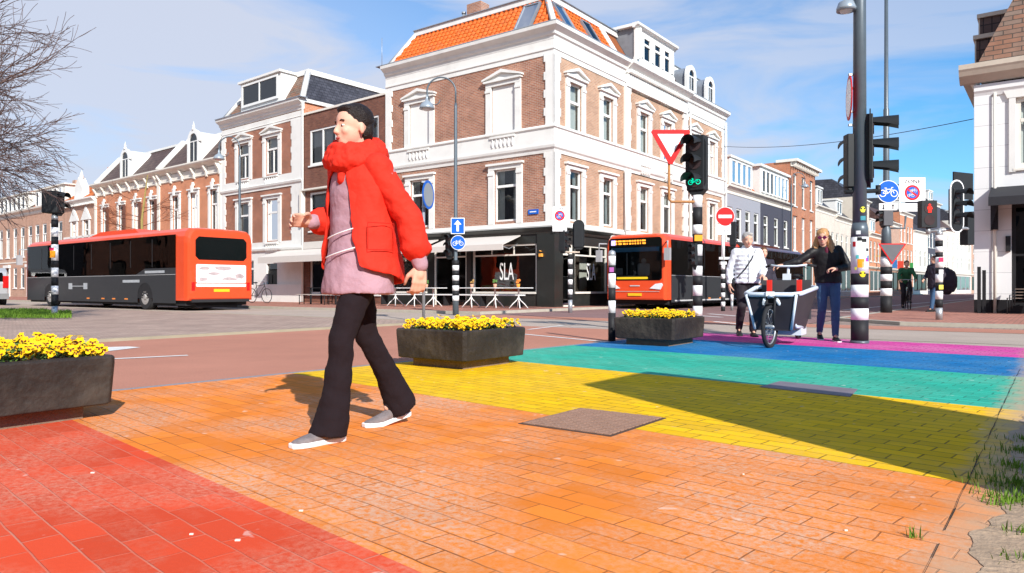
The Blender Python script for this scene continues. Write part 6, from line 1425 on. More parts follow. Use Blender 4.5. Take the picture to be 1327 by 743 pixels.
mauve = plain('mauve_cloth', (.40, .24, .28), .85, noise=.12, nscale=6, bump=.45, bscale=20); redc = plain('red_cloth', (.66, .03, .014), .8, noise=.16, nscale=6, bump=.55, bscale=17); trous = plain('trousers_black', (.014, .008, .010), .95, noise=.15, bump=.2, bscale=200)
# tunic
m = MB(); S_ = [(.74, .175, .235, .02), (.79, .172, .228, .02), (.90, .16, .208, .018), (1.02, .142, .186, .018), (1.14, .13, .176, .02), (1.26, .132, .186, .02), (1.36, .118, .19, .02), (1.42, .09, .15, .018), (1.47, .065, .08, .016)]
m.loft([ellring((cx, 0, z), rx, ry) for z, rx, ry, cx in S_])
for s_ in 'LR': m.caps(J['sh'+s_], J['el'+s_], .066, .055); m.caps(J['el'+s_], J['wr'+s_]+(J['el'+s_]-J['wr'+s_]).normalized()*.0, .052, .040)
o = m.build('tunic', mauve, t, uv=False); mods(o, .010, 4, .022, .11)
for k in range(2):   # thin pale piping lines on the tunic front
    m = MB(); pts = []
    for i in range(16):
        a = -.1+i*.07; z = 1.03-.10*k+.05*a; q = .152+(1.02-z)*.10+.012; pts.append((.02+q*cos(a), q*1.3*sin(a), z))
    m.tube(pts, .004, n=5); m.build('piping', signwhite, t)
# trousers: slim thigh, flared hem
m = MB()
for s_ in 'LR':
    hp, kn, an = J['hip'+s_], J['kn'+s_], J['an'+s_]; d1 = (kn-hp).normalized(); d2 = (an-kn).normalized()
    m.caps(hp+Vv(0,0,.02), kn, .090, .064)
    hem = an+(Vv(.028,0,-.062) if s_ == 'L' else d2*.045+Vv(.012,0,-.022))
    q = [kn, kn.lerp(an, .3)+Vv(-.006,0,0), kn.lerp(an, .62), kn.lerp(an, .92)+Vv(.008,0,0), hem]; rr_ = [.068, .067, .073, .090, .101]
    m.loft([m.ring(p, d2, r_, r_*.92, 20) for i_, (p, r_) in enumerate(zip(q, rr_))])
m.caps(Vv(0,-.06,.92), Vv(0,.06,.92), .125, .125)
o = m.build('trousers', trous, t, uv=False); mods(o, .009, 3, .022, .08)
# open red jacket body: a cloth shell, open in front
m = MB(); n_ = 40; rings = []
for z, rx, ry, cx, op_ in ((.84, .215, .275, .0, 50), (.90, .21, .268, .0, 48), (1.0, .195, .25, .0, 42), (1.12, .175, .232, .0, 36), (1.24, .168, .225, .005, 32), (1.34, .155, .222, .01, 26), (1.40, .135, .20, .01, 20), (1.44, .11, .15, .01, 14), (1.48, .09, .10, .01, 8)):
    R_ = []
    for k in range(n_+1):
        a = R(op_)+(2*pi-2*R(op_))*k/n_; w = 1+.03*sin(a*7+z*9)*(1.5-z); zz_ = z+(.05*cos(a) if z < .95 else 0); R_.append((cx+rx*.94*w*cos(a), ry*.93*w*sin(a), zz_))
    rings.append(R_)
m.loft(rings, cap=False, closed=False)
o = m.build('jacket', redc, t, uv=False); s2 = o.modifiers.new('solid', 'SOLIDIFY'); s2.thickness = .014; s2.offset = 0; sb = o.modifiers.new('sub', 'SUBSURF'); sb.levels = 1; sb.render_levels = 2
tx = bpy.data.textures.new('folds_j', 'CLOUDS'); tx.noise_scale = .1; dd = o.modifiers.new('folds', 'DISPLACE'); dd.texture = tx; dd.strength = .03; dd.texture_coords = 'LOCAL'
for k, (za, zb2, aa, ab) in enumerate(((.93, 1.06, 62, 100),)):
    m = MB(); pts = []
    for a_, z_ in [(aa, zb2), (aa, za), (ab, za), (ab, zb2)]:
        q_ = 1.02-.12*(z_-.9); pts.append((.212*.95*q_*cos(R(a_)), .272*.95*q_*sin(R(a_)), z_))
    P0 = []
    for i in range(4):
        for j in range(5): P0.append(tuple(Vector(pts[i]).lerp(Vector(pts[(i+1) % 4]), j/5)*1.035))
    m.tube(P0, .0022, n=5, closed=True); m.build('pocket_seam', plain('red_seam', (.45, .016, .008), .8), t, uv=False)
m = MB()
for s_ in 'LR':
    sh, el, wr = J['sh'+s_], J['el'+s_], J['wr'+s_]; e2 = el.lerp(wr, .62)
    m.caps(sh+Vv(0,0,-.02), el, .074, .070); m.caps(el, e2, .072, .076, flat=1.0); m.caps(sh+Vv(0,0,-.01), Vv(0, 0, 1.40), .078, .07)
    m.ell(e2+Vv(.0, 0, .0), (.085, .08, .06))
o = m.build('sleeves', redc, t, uv=False); mods(o, .010, 3, .028, .09)
m = MB(); n_ = 36
for (z, r1_, tr, amp) in ((1.455, .115, .058, .014), (1.50, .10, .05, .012)):
    pts = [(.015+r1_*1.0*cos(2*pi*k/n_)+.01, r1_*1.02*sin(2*pi*k/n_), z+.02*cos(2*pi*k/n_+2)-.015*cos(2*pi*k/n_)) for k in range(n_)]; m.tube(pts, [tr+amp*sin(k*1.3) for k in range(n_)], n=12, closed=True) if False else [m.caps(pts[k], pts[(k+2) % n_], tr, tr+amp*sin(k*.9)*.6, n=10) for k in range(0, n_, 2)]
m.caps(Vv(.10, .03, 1.42), Vv(.125, .04, 1.33), .05, .035)
o = m.build('scarf', redc, t, uv=False); mods(o, .008, 1, .035, .045)
for s_ in 'LR': m = MB(); m.caps(J['an'+s_].lerp(J['kn'+s_], .4), J['an'+s_]+Vv(.0,0,-.005), .052, .036); m.caps(J['an'+s_]+Vv(.0,0,-.01), J['an'+s_].lerp(J['to'+s_], .35), .035, .028); m.build('sock', trous, t, uv=False)
m = MB(); shoe(m, J['anL'], J['toL']); o = m.build('shoe', plain('shoe_grey', (.20, .17, .17), .7, noise=.5, nscale=25, bump=.4, bscale=150), t, uv=False); mods(o, .006, 3)
m = MB(); sole(m, J['anL'], J['toL']); m.build('sole', signwhite, o, bevel=.006)
m = MB(); shoe(m, J['anR'], J['toR']); o = m.build('shoe', plain('shoe_grey', (1,1,1)), t, uv=False); mods(o, .006, 3)
m = MB(); sole(m, J['anR'], J['toR']); m.build('sole', signwhite, o, bevel=.006)

# ---- older walker in white quilted jacket ----
def coat(par, J, mat, name, S_, sleeve=(.06, .052, .044), vox=.012, disp=.02, cuff=0.0, ds=.08, cap_=True):
    m = MB(); m.loft([ellring((cx, cy, z), rx, ry) for z, rx, ry, cx, cy in S_])
    for s_ in 'LR':
        w = J['wr'+s_]+(J['el'+s_]-J['wr'+s_]).normalized()*cuff; m.caps(J['sh'+s_], J['el'+s_], sleeve[0]+.012, sleeve[1]+.006); m.loft([m.ring(p, (w-J['el'+s_]), r_, None, 16) for p, r_ in ((J['el'+s_], sleeve[1]+.006), (J['el'+s_].lerp(w, .5), sleeve[1]), (w, sleeve[2]))]); m.ell(J['el'+s_], (sleeve[1]+.008,)*3)
    m.caps(J['shL'], J['shR'], sleeve[0]+.008, sleeve[0]+.008)
    o = m.build(name, mat, par, uv=False); mods(o, vox, 3, disp, ds); return o
def pants(par, J, mat, rs=(.105, .07, .055), vox=.012, disp=.016):
    m = MB()
    for s_ in 'LR': m.caps(J['hip'+s_], J['kn'+s_], rs[0], rs[1]); m.loft([m.ring(p, J['an'+s_]-J['kn'+s_], r_, None, 16) for p, r_ in ((J['kn'+s_], rs[1]), (J['kn'+s_].lerp(J['an'+s_], .4), rs[1]*.95), (J['an'+s_]+Vv(0,0,-.02), rs[2]))]); m.ell(J['kn'+s_], (rs[1],)*3)
    m.caps(J['hipL'], J['hipR'], .105, .105); m.ell(J['pelvis']+Vv(0,0,.01), (.13, .165, .15)); o = m.build('trousers', mat, par, uv=False); mods(o, vox, 3, disp, .07); return o
def shoes(par, J, mat, smat=None):
    for s_ in 'LR':
        m = MB(); shoe(m, J['an'+s_], J['to'+s_]); o = m.build('shoe', mat, par, uv=False); mods(o, .008, 2); m = MB(); sole(m, J['an'+s_], J['to'+s_]); m.build('sole', smat or rubber, o)
t = thing('person', 'grey-haired walker in a white quilted jacket and black trousers, hand on the cargo bike', 'person', (px2x(967, 11.7), 11.7, 0), R(-98))
J = dict(pelvis=Vv(0,0,.90), hipL=Vv(0,.09,.88), hipR=Vv(0,-.09,.88), chest=Vv(.03,0,1.22), neck=Vv(.05,0,1.41), head=Vv(.10,0,1.545), shL=Vv(.03,.17,1.36), shR=Vv(.03,-.17,1.36),
         elL=Vv(.03,.26,1.10), wrL=Vv(.20,.20,.97), elR=Vv(-.02,-.26,1.09), wrR=Vv(.04,-.27,.84),
         knL=Vv(.10,.09,.47), anL=Vv(.05,.09,.10), toL=Vv(.22,.10,.03), knR=Vv(.08,-.09,.49), anR=Vv(-.18,-.09,.14), toR=Vv(-.02,-.10,.03))
P, M = figure(t, J, .009, face=(1, .1, -.1), hand_d={'L': (1, .3, -.2), 'R': (.1, 0, -1)}, palm={'L': (0, -.3, -1)})
face_parts(t, P, M, glasses=None, brow=plain('brow_grey', (.3, .28, .26), .8))
m = MB(); m.ell(P(-.02, 0, .06), (.098, .086, .082), M, 18, 12); m.ell(P(-.055, 0, .01), (.055, .08, .075), M); m.ell(P(.04, .02, .105), (.045, .055, .028), M); o = m.build('hair', plain('hair_grey', (.42, .40, .38), .6, noise=.3, nscale=50, bump=.5, bscale=120), t, uv=False); mods(o, .008, 2, .012, .02)
wht = plain('white_quilt', (.72, .74, .78), .5, noise=.05, nscale=5)
S_ = [(.86, .165, .215, .0, 0), (.90, .16, .205, 0, 0), (1.02, .15, .19, .01, 0), (1.14, .148, .19, .02, 0), (1.25, .145, .195, .02, 0), (1.34, .125, .19, .025, 0), (1.40, .09, .13, .035, 0), (1.45, .07, .075, .045, 0), (1.47, .068, .07, .05, 0)]
# quilting: bulges between stitch lines
S2 = []
z = .86
while z < 1.36:
    for dz, g in ((0, -.006), (.015, .0), (.035, .005), (.055, .0)):
        zq = z+dz
        for i in range(len(S_)-1):
            if S_[i][0] <= zq <= S_[i+1][0]:
                f = (zq-S_[i][0])/(S_[i+1][0]-S_[i][0]); S2.append((zq,)+tuple(S_[i][k]*(1-f)+S_[i+1][k]*f+(g*1.6 if k < 3 else 0) for k in (1, 2, 3, 4))); break
    z += .07
S2 += [s for s in S_ if s[0] > 1.37]
coat(t, J, wht, 'jacket', S2, sleeve=(.062, .056, .046), vox=.009, disp=.02, cuff=.01, ds=.05)
pants(t, J, plain('trousers_dark', (.025, .02, .025), .8)); shoes(t, J, plain('shoe_black', (.02, .02, .02), .5))
m = MB(); m.tube([(.08, .12, 1.40), (.185, .05, 1.25), (.195, -.06, 1.08), (.12, -.17, .95)], .010, n=6); m.build('bag_strap', blackm, t)
m = MB(); m.ell((-.02, -.22, .88), (.10, .05, .09)); m.build('bag', blackm, t)
m = MB(); m.tube([(.165, 0, 1.34), (.175, 0, 1.2), (.17, 0, 1.05), (.172, 0, .88)], .005, n=5); m.build('zip', steel, t)
# ---- woman with sunglasses pushing the cargo bike ----
t = thing('person', 'long-haired blonde woman in black leather jacket, blue jeans and sunglasses, steering the cargo bike', 'person', (px2x(1073, 10.75), 10.75, 0), R(-104))
J = dict(pelvis=Vv(0,0,.91), hipL=Vv(0,.08,.89), hipR=Vv(0,-.08,.89), chest=Vv(.04,-.04,1.22), neck=Vv(.08,-.08,1.39), head=Vv(.14,-.10,1.525), shL=Vv(.05,.12,1.35), shR=Vv(.09,-.23,1.32),
         elL=Vv(.08,.26,1.10), wrL=Vv(.27,.06,1.06), elR=Vv(.14,-.45,1.17), wrR=Vv(.15,-.66,1.12),
         knL=Vv(.13,.075,.48), anL=Vv(.20,.06,.10), toL=Vv(.37,.07,.03), knR=Vv(.02,-.09,.48), anR=Vv(-.20,-.09,.14), toR=Vv(-.03,-.10,.03))
P, M = figure(t, J, .009, face=(1, -.25, -.12), hand_d={'L': (.3, -1, .05), 'R': (.05, -1, -.1)}, palm={'L': (.2, 0, -1), 'R': (.2, 0, -1)}, curlL=.9, curlR=.9)
face_parts(t, P, M, glasses=plain('magenta_glasses', (.12, .0, .05), .1, coat=1), brow=plain('brow_blond', (.25, .15, .08), .8))
hb = plain('hair_blond', (.50, .27, .12), .55, noise=.4, nscale=30, bump=.6, bscale=90)
m = MB(); m.ell(P(-.018, 0, .055), (.100, .088, .086), M, 18, 12); m.ell(P(-.06, 0, -.03), (.06, .09, .11), M)
for s_ in (-1, 1):
    for k in range(3): m.caps(P(-.03-.03*k, s_*.07, .0), P(-.01-.04*k, s_*(.10+.012*k), -.15), .036, .042); m.caps(P(-.01-.04*k, s_*(.10+.012*k), -.15), P(.01-.05*k, s_*(.12+.02*k), -.30-.03*k), .042, .022)
m.caps(P(-.08, 0, -.05), P(-.12, 0, -.3), .08, .05)
o = m.build('hair', hb, t, uv=False); mods(o, .009, 2, .03, .03)
S_ = [(.86, .145, .195, .0, 0), (.93, .142, .19, 0, 0), (1.08, .145, .19, .015, -.02), (1.2, .15, .20, .03, -.04), (1.3, .138, .195, .05, -.05), (1.36, .10, .15, .06, -.06), (1.41, .075, .085, .07, -.08), (1.44, .07, .075, .075, -.08)]
coat(t, J, plain('black_leather', (.014, .013, .014), .5, noise=.2, nscale=8), 'jacket', S_, sleeve=(.058, .052, .042), disp=.015, cuff=.01)
m = MB(); m.ell((.155, -.05, 1.32), (.035, .035, .07)); m.build('top', plain('wine_top', (.10, .01, .03), .7), t)
pants(t, J, plain('blue_jeans', (.05, .105, .2), .8, noise=.3, nscale=9), rs=(.093, .062, .046), disp=.012); shoes(t, J, plain('shoe_black', (1,1,1)), signwhite)
# ---- passers-by further off ----
def walker(px, d_, z, rz, label, coatc, pantc, hairc, hasbag=None, S_=None, sc=1.0, long=False):
    t = thing('person', label, 'person', (px2x(px, d_), d_, z), rz); t.scale = (sc,)*3
    J = dict(pelvis=Vv(0,0,.92), hipL=Vv(0,.09,.90), hipR=Vv(0,-.09,.90), chest=Vv(.02,0,1.25), neck=Vv(.03,0,1.45), head=Vv(.05,0,1.60), shL=Vv(.0,.18,1.40), shR=Vv(.0,-.18,1.40),
         elL=Vv(-.08,.25,1.14), wrL=Vv(.08,.26,.93), elR=Vv(.04,-.25,1.14), wrR=Vv(.2,-.22,1.0), knL=Vv(.17,.09,.52), anL=Vv(.26,.09,.10), toL=Vv(.43,.1,.03), knR=Vv(-.02,-.09,.5), anR=Vv(-.28,-.09,.15), toR=Vv(-.1,-.1,.03))
    P, M = figure(t, J, .013); face_parts(t, P, M)
    m = MB(); m.ell(P(-.02, 0, .055), (.1, .086, .085), M); m.ell(P(-.06, 0, .0), (.055, .078, .08), M); o = m.build('hair', hairc, t, uv=False); mods(o, .012, 2)
    S_ = [(.72 if long else .85, .18, .23, 0, 0), (1.0, .165, .21, .0, 0), (1.2, .155, .205, .01, 0), (1.34, .135, .2, .01, 0), (1.42, .09, .14, .02, 0), (1.5, .07, .08, .025, 0)]
    coat(t, J, coatc, 'jacket', S_, vox=.016, disp=.04); pants(t, J, pantc, vox=.016); shoes(t, J, plain('shoe_black', (1,1,1)))
    return t
dkj = plain('dark_jacket', (.035, .03, .045), .75, noise=.2)
walker(1211, 22.5, .06, R(200), 'passer-by in dark coat and blue trousers behind the red man signal post', dkj, plain('blue_jeans', (1,1,1)), plain('hair_brown', (.12, .06, .03), .6), long=True, sc=1.0)
m = MB(); m.ell((0, 0, .95), (.33, .24, .42), n=18, m=12); m.tube([(-.1, 0, 1.3), (0, 0, 1.5), (.1, 0, 1.3)], .02, n=6); o = m.build('bag', dkj, uv=False); mods(o, .03, 2, .08, .15); o.location = (px2x(1226, 22.7), 22.7, .06); tag(o, 'large soft dark bag carried by the passer-by behind the red man signal post', 'bag')
walker(988, 14.6, 0, R(-90), 'brown-haired walker in dark coat half hidden behind the grey-haired walker', dkj, plain('trousers_dark', (1,1,1)), plain('hair_brown', (1,1,1)), sc=.93)
# cyclist far off on a dark bicycle
bicycle((px2x(1171, 25.5), 25.5, 0), R(250), 'dark bicycle ridden by the cyclist in the green jacket')
t = thing('person', 'cyclist in dark green jacket riding behind the slim striped post', 'person', (px2x(1171, 25.5), 25.5, 0), R(250))
J = dict(pelvis=Vv(.27,0,1.0), hipL=Vv(.27,.09,1.0), hipR=Vv(.27,-.09,1.0), chest=Vv(.42,0,1.3), neck=Vv(.5,0,1.47), head=Vv(.56,0,1.61), shL=Vv(.47,.17,1.42), shR=Vv(.47,-.17,1.42), elL=Vv(.62,.25,1.2), wrL=Vv(.8,.24,1.08), elR=Vv(.62,-.25,1.2), wrR=Vv(.8,-.24,1.08),
         knL=Vv(.62,.1,.80), anL=Vv(.48,.1,.38), toL=Vv(.63,.11,.3), knR=Vv(.55,-.1,.62), anR=Vv(.40,-.1,.22), toR=Vv(.55,-.11,.14))
P, M = figure(t, J, .013); m = MB(); m.ell(P(-.02, 0, .055), (.1, .086, .085), M); o = m.build('hair', plain('hair_brown', (1,1,1)), t, uv=False)
m = MB(); m.caps(Vv(.25,0,.98), Vv(.44,0,1.34), .16, .17)
for s_ in 'LR': m.caps(J['sh'+s_], J['el'+s_], .07, .06); m.caps(J['el'+s_], J['wr'+s_], .06, .045)
m.caps(J['shL'], J['shR'], .08, .08); o = m.build('jacket', plain('green_jacket', (.03, .13, .06), .7, noise=.2), t, uv=False); mods(o, .02, 3, .03)
pants(t, J, plain('trousers_dark', (1,1,1)), vox=.016)
for s_ in 'LR': m = MB(); m.caps(J['an'+s_]-Vv(.04,0,.06), J['to'+s_], .045, .04); m.build('shoe', rubber, t, uv=False)

# ================= CARGO BIKE =================
rear = Vector((4.38, 11.1, 0)); fro = Vector((3.34, 9.4, 0)); hd_ = (fro-rear).normalized(); WB = (fro-rear).length
t = thing('cargo_bike', 'cargo bike with a dark front box in a pale tube frame', 'cargo bike', tuple(rear), atan2(hd_.y, hd_.x))
tubem = plain('bike_pale_tube', (.62, .68, .74), .35, noise=.05); boxm = plain('cargo_panel', (.035, .03, .035), .4, noise=.3, nscale=5)
def wheel(par, x, r_, T=I4, w=.028):
    m = MB(T); m.tube([(x+(r_-w)*cos(2*pi*k/36), 0, r_+(r_-w)*sin(2*pi*k/36)) for k in range(36)], w, n=8, closed=True); o = m.build('wheel', rubber, par)
    m = MB(T); m.tube([(x+(r_-.06)*cos(2*pi*k/30), 0, r_+(r_-.06)*sin(2*pi*k/30)) for k in range(30)], .012, n=5, closed=True); m.caps(Vv(x, -.04, r_), Vv(x, .04, r_), .025, .025)
    for k in range(18): m.tube([(x, (.03 if k % 2 else -.03), r_), (x+(r_-.06)*cos(pi*k/9), 0, r_+(r_-.06)*sin(pi*k/9))], .0022, n=3)
    m.build('spokes', steel, o); return o
steer = TR(WB, 0, 0, rz=R(-6)) @ TR(-WB, 0, 0)
wheel(t, 0, .25); wheel(t, WB, .285, steer)
m = MB(steer)
for s_ in (-1, 1): m.tube([(WB, s_*.05, .285), (WB-.02, s_*.055, .55), (WB-.06, s_*.05, .66)], .016, n=8)
m.tube([(WB-.06, -.06, .66), (WB-.06, .06, .66)], .02, n=8); m.box(WB-.12, WB+.12, -.035, .035, .575, .585); m.build('fork', blackm, t)
# box: tapered, wider on top
bx0, bx1 = WB-1.02, WB-.20; tx0, tx1 = WB-1.12, WB-.06
wb2, wt2 = .27, .42; zb, zt = .24, .80
A = [(bx0, -wb2, zb), (bx1, -wb2*.8, zb), (bx1, wb2*.8, zb), (bx0, wb2, zb)]; B = [(tx0, -wt2, zt), (tx1, -wt2*.8, zt-.10), (tx1, wt2*.8, zt-.10), (tx0, wt2, zt)]
m = MB(); m.quad(A[0], A[1], B[1], B[0]); m.quad(A[1], A[2], B[2], B[1]); m.quad(A[2], A[3], B[3], B[2]); m.quad(A[3], A[0], B[0], B[3]); m.quad(*A)
o = m.build('cargo_box', boxm, t); so = o.modifiers.new('s', 'SOLIDIFY'); so.thickness = .015
m = MB()
rp = [Vector(p) for p in B]; loop = []
for i in range(4):
    a, b_ = rp[i], rp[(i+1) % 4]; loop += [a.lerp(b_, .12), a.lerp(b_, .5), a.lerp(b_, .88)]
m.tube([tuple(p) for p in loop], .03, n=8, closed=True)
for s_ in (-1, 1):
    m.tube([(tx1+.01, s_*.07, .64), (WB-.45, s_*.24, .27), (bx0, s_*.24, .24)], .026, n=8); m.tube([(tx1, s_*wt2*.75, zt-.1), (bx1, s_*wb2*.85, zb)], .018, n=8); m.tube([(bx0, s_*.2, zb), (.35, s_*.05, .3), (0, s_*.07, .25)], .02, n=8)
    m.tube([(tx0, s_*.30, .8), (bx0, s_*.22, .24)], .02, n=8)
m.tube([(tx1+.03, 0, .66), (tx1+.0, 0, .72)], .04, n=8); m.box(bx0-.1, bx0+.3, -.26, .26, .14, .25); m.tube([(.35, 0, .3), (.05, 0, .95)], .02, n=8); m.tube([(.35, 0, .3), (.78, 0, .95)], .025, n=8)
m.build('frame', tubem, t)
m = MB(); m.box(tx1+.02, tx1+.05, -.05, .05, .68, .74); m.build('badge', signwhite, t)
m = MB()
for s_ in (-1, 1): m.box(tx0+.15, tx0+.22, s_*.2-.03, s_*.2+.03, .74, .9)
m.build('harness', plain('harness_red', (.7, .03, .02), .6), t)
m = MB(); m.box(tx0+.02, tx0+.08, -.33, .33, .35, .9); m.build('seat_back', plain('seat_grey', (.06, .06, .065), .7), t)
m = MB(); m.tube([(.80, 0, .9), (.76, 0, 1.08)], .02, n=8); m.tube([(.62, -.33, 1.10), (.72, -.26, 1.12), (.80, -.12, 1.10), (.80, .12, 1.10), (.72, .26, 1.12), (.62, .33, 1.10)], .014, n=8); m.build('handlebar', tubem, t)
m = MB()
for s_ in (-1, 1): m.tube([(.74, s_*.25, 1.12), (.60, s_*.34, 1.10)], .02, n=8); m.tube([(.8, s_*.2, 1.09), (.86, s_*.28, 1.06)], .006, n=5)
m.build('grip', rubber, t)
m = MB(); m.box(.84, .92, -.05, .05, .86, .99); m.build('lamp', tubem, t)
m = MB(); m.ell((.02, 0, .97), (.14, .08, .035)); m.build('saddle', rubber, t)
m = MB(); m.tube([(-.05, 0, .55), (-.35, 0, .55)], .01, n=6); m.box(-.45, .05, -.08, .08, .54, .56); m.tube([(.35, -.12, .22), (.35, .12, .34)], .012, n=6); m.build('luggage_rack', blackm, t)
# ================= TREES =================
def grow(m, p, d, L_, r, depth, spread, droop, minr):
    n = 4; pts = [p]; rr_ = [r]; q = p; dd = d.copy()
    for i in range(n):
        dd = (dd+Vector((rnd()-.5, rnd()-.5, rnd()-.5-droop))*.32).normalized(); q = q+dd*L_/n; pts.append(q); rr_.append(max(minr, r*(1-.55*(i+1)/n)))
    m.tube([tuple(x) for x in pts], rr_, n=5 if r > .03 else 3, cap=False)
    if depth <= 0: return
    k = 3 if depth > 1 else 5
    for j in range(k):
        f = .3+.7*(j+rnd())/k; i = min(n-1, int(f*n)); b = pts[i].lerp(pts[i+1], f*n-i)
        ax = Vector((rnd()-.5, rnd()-.5, rnd()-.5)).normalized(); nd = (dd+ax.cross(dd)*spread*(1+rnd())).normalized()
        grow(m, b, nd, L_*random.uniform(.55, .78), max(minr, r*.5), depth-1, spread, droop, minr)
    grow(m, pts[-1], (dd+Vector((rnd()-.5, rnd()-.5, rnd()-.5))*.3).normalized(), L_*.7, max(minr, r*.5), depth-1, spread, droop, minr)
barkm = plain('bark', (.10, .065, .05), .9, noise=.4, nscale=8, bump=.5); twigm = plain('twigs', (.15, .10, .09), .9, noise=.4, nscale=8)
random.seed(21)
tr = thing('bare_tree', 'leafless tree whose branches reach in from the left edge', 'tree', (-12.6, 14.5, .03))
m = MB(); m.tube([(0,0,0),(.05,0,1.2),(0,.05,2.4),(.08,0,3.4)], [.24,.19,.17,.15], n=10, cap=False); m.build('trunk', barkm, tr)
m = MB()
for (dx, dy, dz, z0, L_, r) in ((1,0,.3,3.3,1.8,.05),(1,-.1,.42,2.6,1.9,.065),(1,.1,.85,3.2,2.1,.085),(.9,-.25,.38,3.0,1.7,.05),(.6,.1,1.3,3.4,2.3,.09),(.2,-.3,1.5,3.4,2.3,.09),(-.8,.2,.9,3.2,2.2,.08),(-.4,-.8,.9,3.3,2.2,.08),(-.2,.9,.9,3.1,2.2,.08),(1,.35,.32,3.1,1.6,.05)):
    grow(m, Vector((0.02,0,z0)), Vector((dx,dy,dz)).normalized(), L_*.86, r, 4, .55, .02, .005)
m.build('branches', twigm, tr, uv=False)
random.seed(5)
tr = thing('bare_tree', 'slim young tree with rusty twigs standing behind the grey and red bus', 'tree', (px2x(184, 35), 35, .06))
m = MB(); m.tube([(0,0,0),(.03,0,2),(-.03,0,4),(.25,0,6.2)], [.09,.075,.06,.02], n=8, cap=False); m.build('trunk', plain('bark_yellow', (.3, .24, .08), .9, noise=.4), tr)
m = MB()
for i in range(12):
    a = rnd()*2*pi; grow(m, Vector((0,0,2.4+i*.22)), Vector((cos(a), sin(a), .25)).normalized(), 1.1, .022, 2, .5, 0, .007)
m.build('branches', plain('twig_rusty', (.16, .06, .035), .9), tr, uv=False)
# ================= CAFE TERRACE =================
tw_ = plain('table_white', (.78, .78, .76), .4, noise=.04)
def table():
    t = thing('cafe_table', 'x', 'table', (0,0,.08), 0, 'white pedestal tables outside the cafe')
    m = MB(); m.box(-.42, .42, -.33, .33, .70, .73); m.build('table_top', tw_, t, bevel=.01)
    m = MB(); m.cyl(0, 0, .28, .70, .03); m.build('pedestal', tw_, t)
    for k in range(4):
        a = pi/4+k*pi/2; m = MB(); m.tube([(.0, 0, .42), (.06*cos(a), .06*sin(a), .30), (.2*cos(a), .2*sin(a), .17), (.33*cos(a), .33*sin(a), .015)], .018, n=6); m.build('leg', tw_, t)
    return t
proto = table(); labs = ['leftmost white table beyond the walking woman, under the left awning', 'second white table from the left, under the left awning', 'third white table from the left, left of the curled lamp post', 'white table just right of the curled lamp post', 'white table under the SLA lettering', 'rightmost white table, before the black corner pillar']
TM = Matrix.Translation(C0) @ Matrix.Rotation(AU, 4, 'Z') @ TLf
Cg = Vector((0, 0, .08))
for i, px in enumerate((512, 536.5, 561, 610, 641, 671.5)):
    k = (px-663)/FOC; # place along a line one metre and a half before the cafe wall
    p0 = C0-U*2.6; tt = (k*p0.y-p0.x)/(V.x-k*V.y); p = p0+V*tt
    o = proto if i == 0 else copy_tree(proto); o.location = (p.x, p.y, .08); o.rotation_euler = (0, 0, AU); o['label'] = labs[i]
bn = thing('bench', 'long white bench along the black cafe front, behind the pedestal tables', 'bench', tuple(C0-U*.75+V*.9+Cg), atan2(V.y, V.x))
m = MB(); m.box(0, 7.6, -.2, .2, .42, .47); m.build('seat', tw_, bn, bevel=.01)
for x in (.15, 1.9, 3.8, 5.7, 7.45):
    m = MB(); m.box(x-.03, x+.03, -.17, .17, 0, .42); m.build('leg', blackm, bn)
for i, (px, dd_, col_) in enumerate(((552, 0, (.1, .2, .05)), (641, 0, (.1, .2, .05)), (671, 0, (.75, .25, .05)), (611, 0, (.5, .3, .1)))):
    k = (px-663)/FOC; p0 = C0-U*2.6; tt = (k*p0.y-p0.x)/(V.x-k*V.y); p = p0+V*tt
    t = thing('flower_pot', ['green potted plant on the third cafe table from the left', 'green potted plant on the table below the SLA lettering', 'orange pot of flowers on the rightmost cafe table', 'brown pot on the table right of the curled lamp post'][i], 'plant pot', (p.x, p.y, .81), 0, 'pots on the cafe tables')
    m = MB(); m.lathe([(.05, 0), (.07, .13), (.06, .13), (0, .12)], n=12); m.build('pot', plain('pot_%d' % i, (.55, .3, .2) if i != 2 else (.8, .3, .05), .7), t)
    m = MB()
    for _ in range(14): m.ell((random.uniform(-.06, .06), random.uniform(-.06, .06), .17+rnd()*.1), (.035, .03, .03), n=6, m=4)
    m.build('plant', plain('plant_%d' % i, col_, .7), t)
# picnic set left of the woman
o0 = P1+V2*4.8-Vector((-.6, -.79, 0))*0+Vector((-.635*1.3*-1, -.773*1.3, 0))*0
pc = Vector((px2x(425, 32), 32, .08))
t = thing('picnic_table', 'dark slatted table set before the brick infill building, left of the walking woman', 'table', tuple(pc), A2)
m = MB()
for k in range(4): m.box(-1.1, 1.1, -.35+k*.18, -.20+k*.18, .71, .74)
m.build('table_top', blackm, t)
for x in (-.9, .9):
    for y in (-.28, .28): m = MB(); m.box(x-.03, x+.03, y-.03, y+.03, 0, .71); m.build('leg', blackm, t)
for s_, lb in ((-1, 'dark slatted bench in front of the dark table near the brick infill building'), (1, 'dark slatted bench behind the dark table near the brick infill building')):
    t = thing('bench', lb, 'bench', tuple(pc+Vector((sin(A2), -cos(A2), 0))*(-.75*s_)*-1), A2)
    m = MB(); m.box(-1.1, 1.1, -.15, -.01, .42, .45); m.box(-1.1, 1.1, .01, .15, .42, .45); m.build('seat', plain('bench_pale', (.5, .45, .4), .6) if s_ > 0 else blackm, t)
    for x in (-.9, .9): m = MB(); m.tube([(x, -.12, 0), (x, -.12, .42)], .02, n=6); m.tube([(x, .12, 0), (x, .12, .42)], .02, n=6); m.tube([(x, -.12, .1), (x, .12, .1)], .015, n=6); m.build('leg', blackm, t)
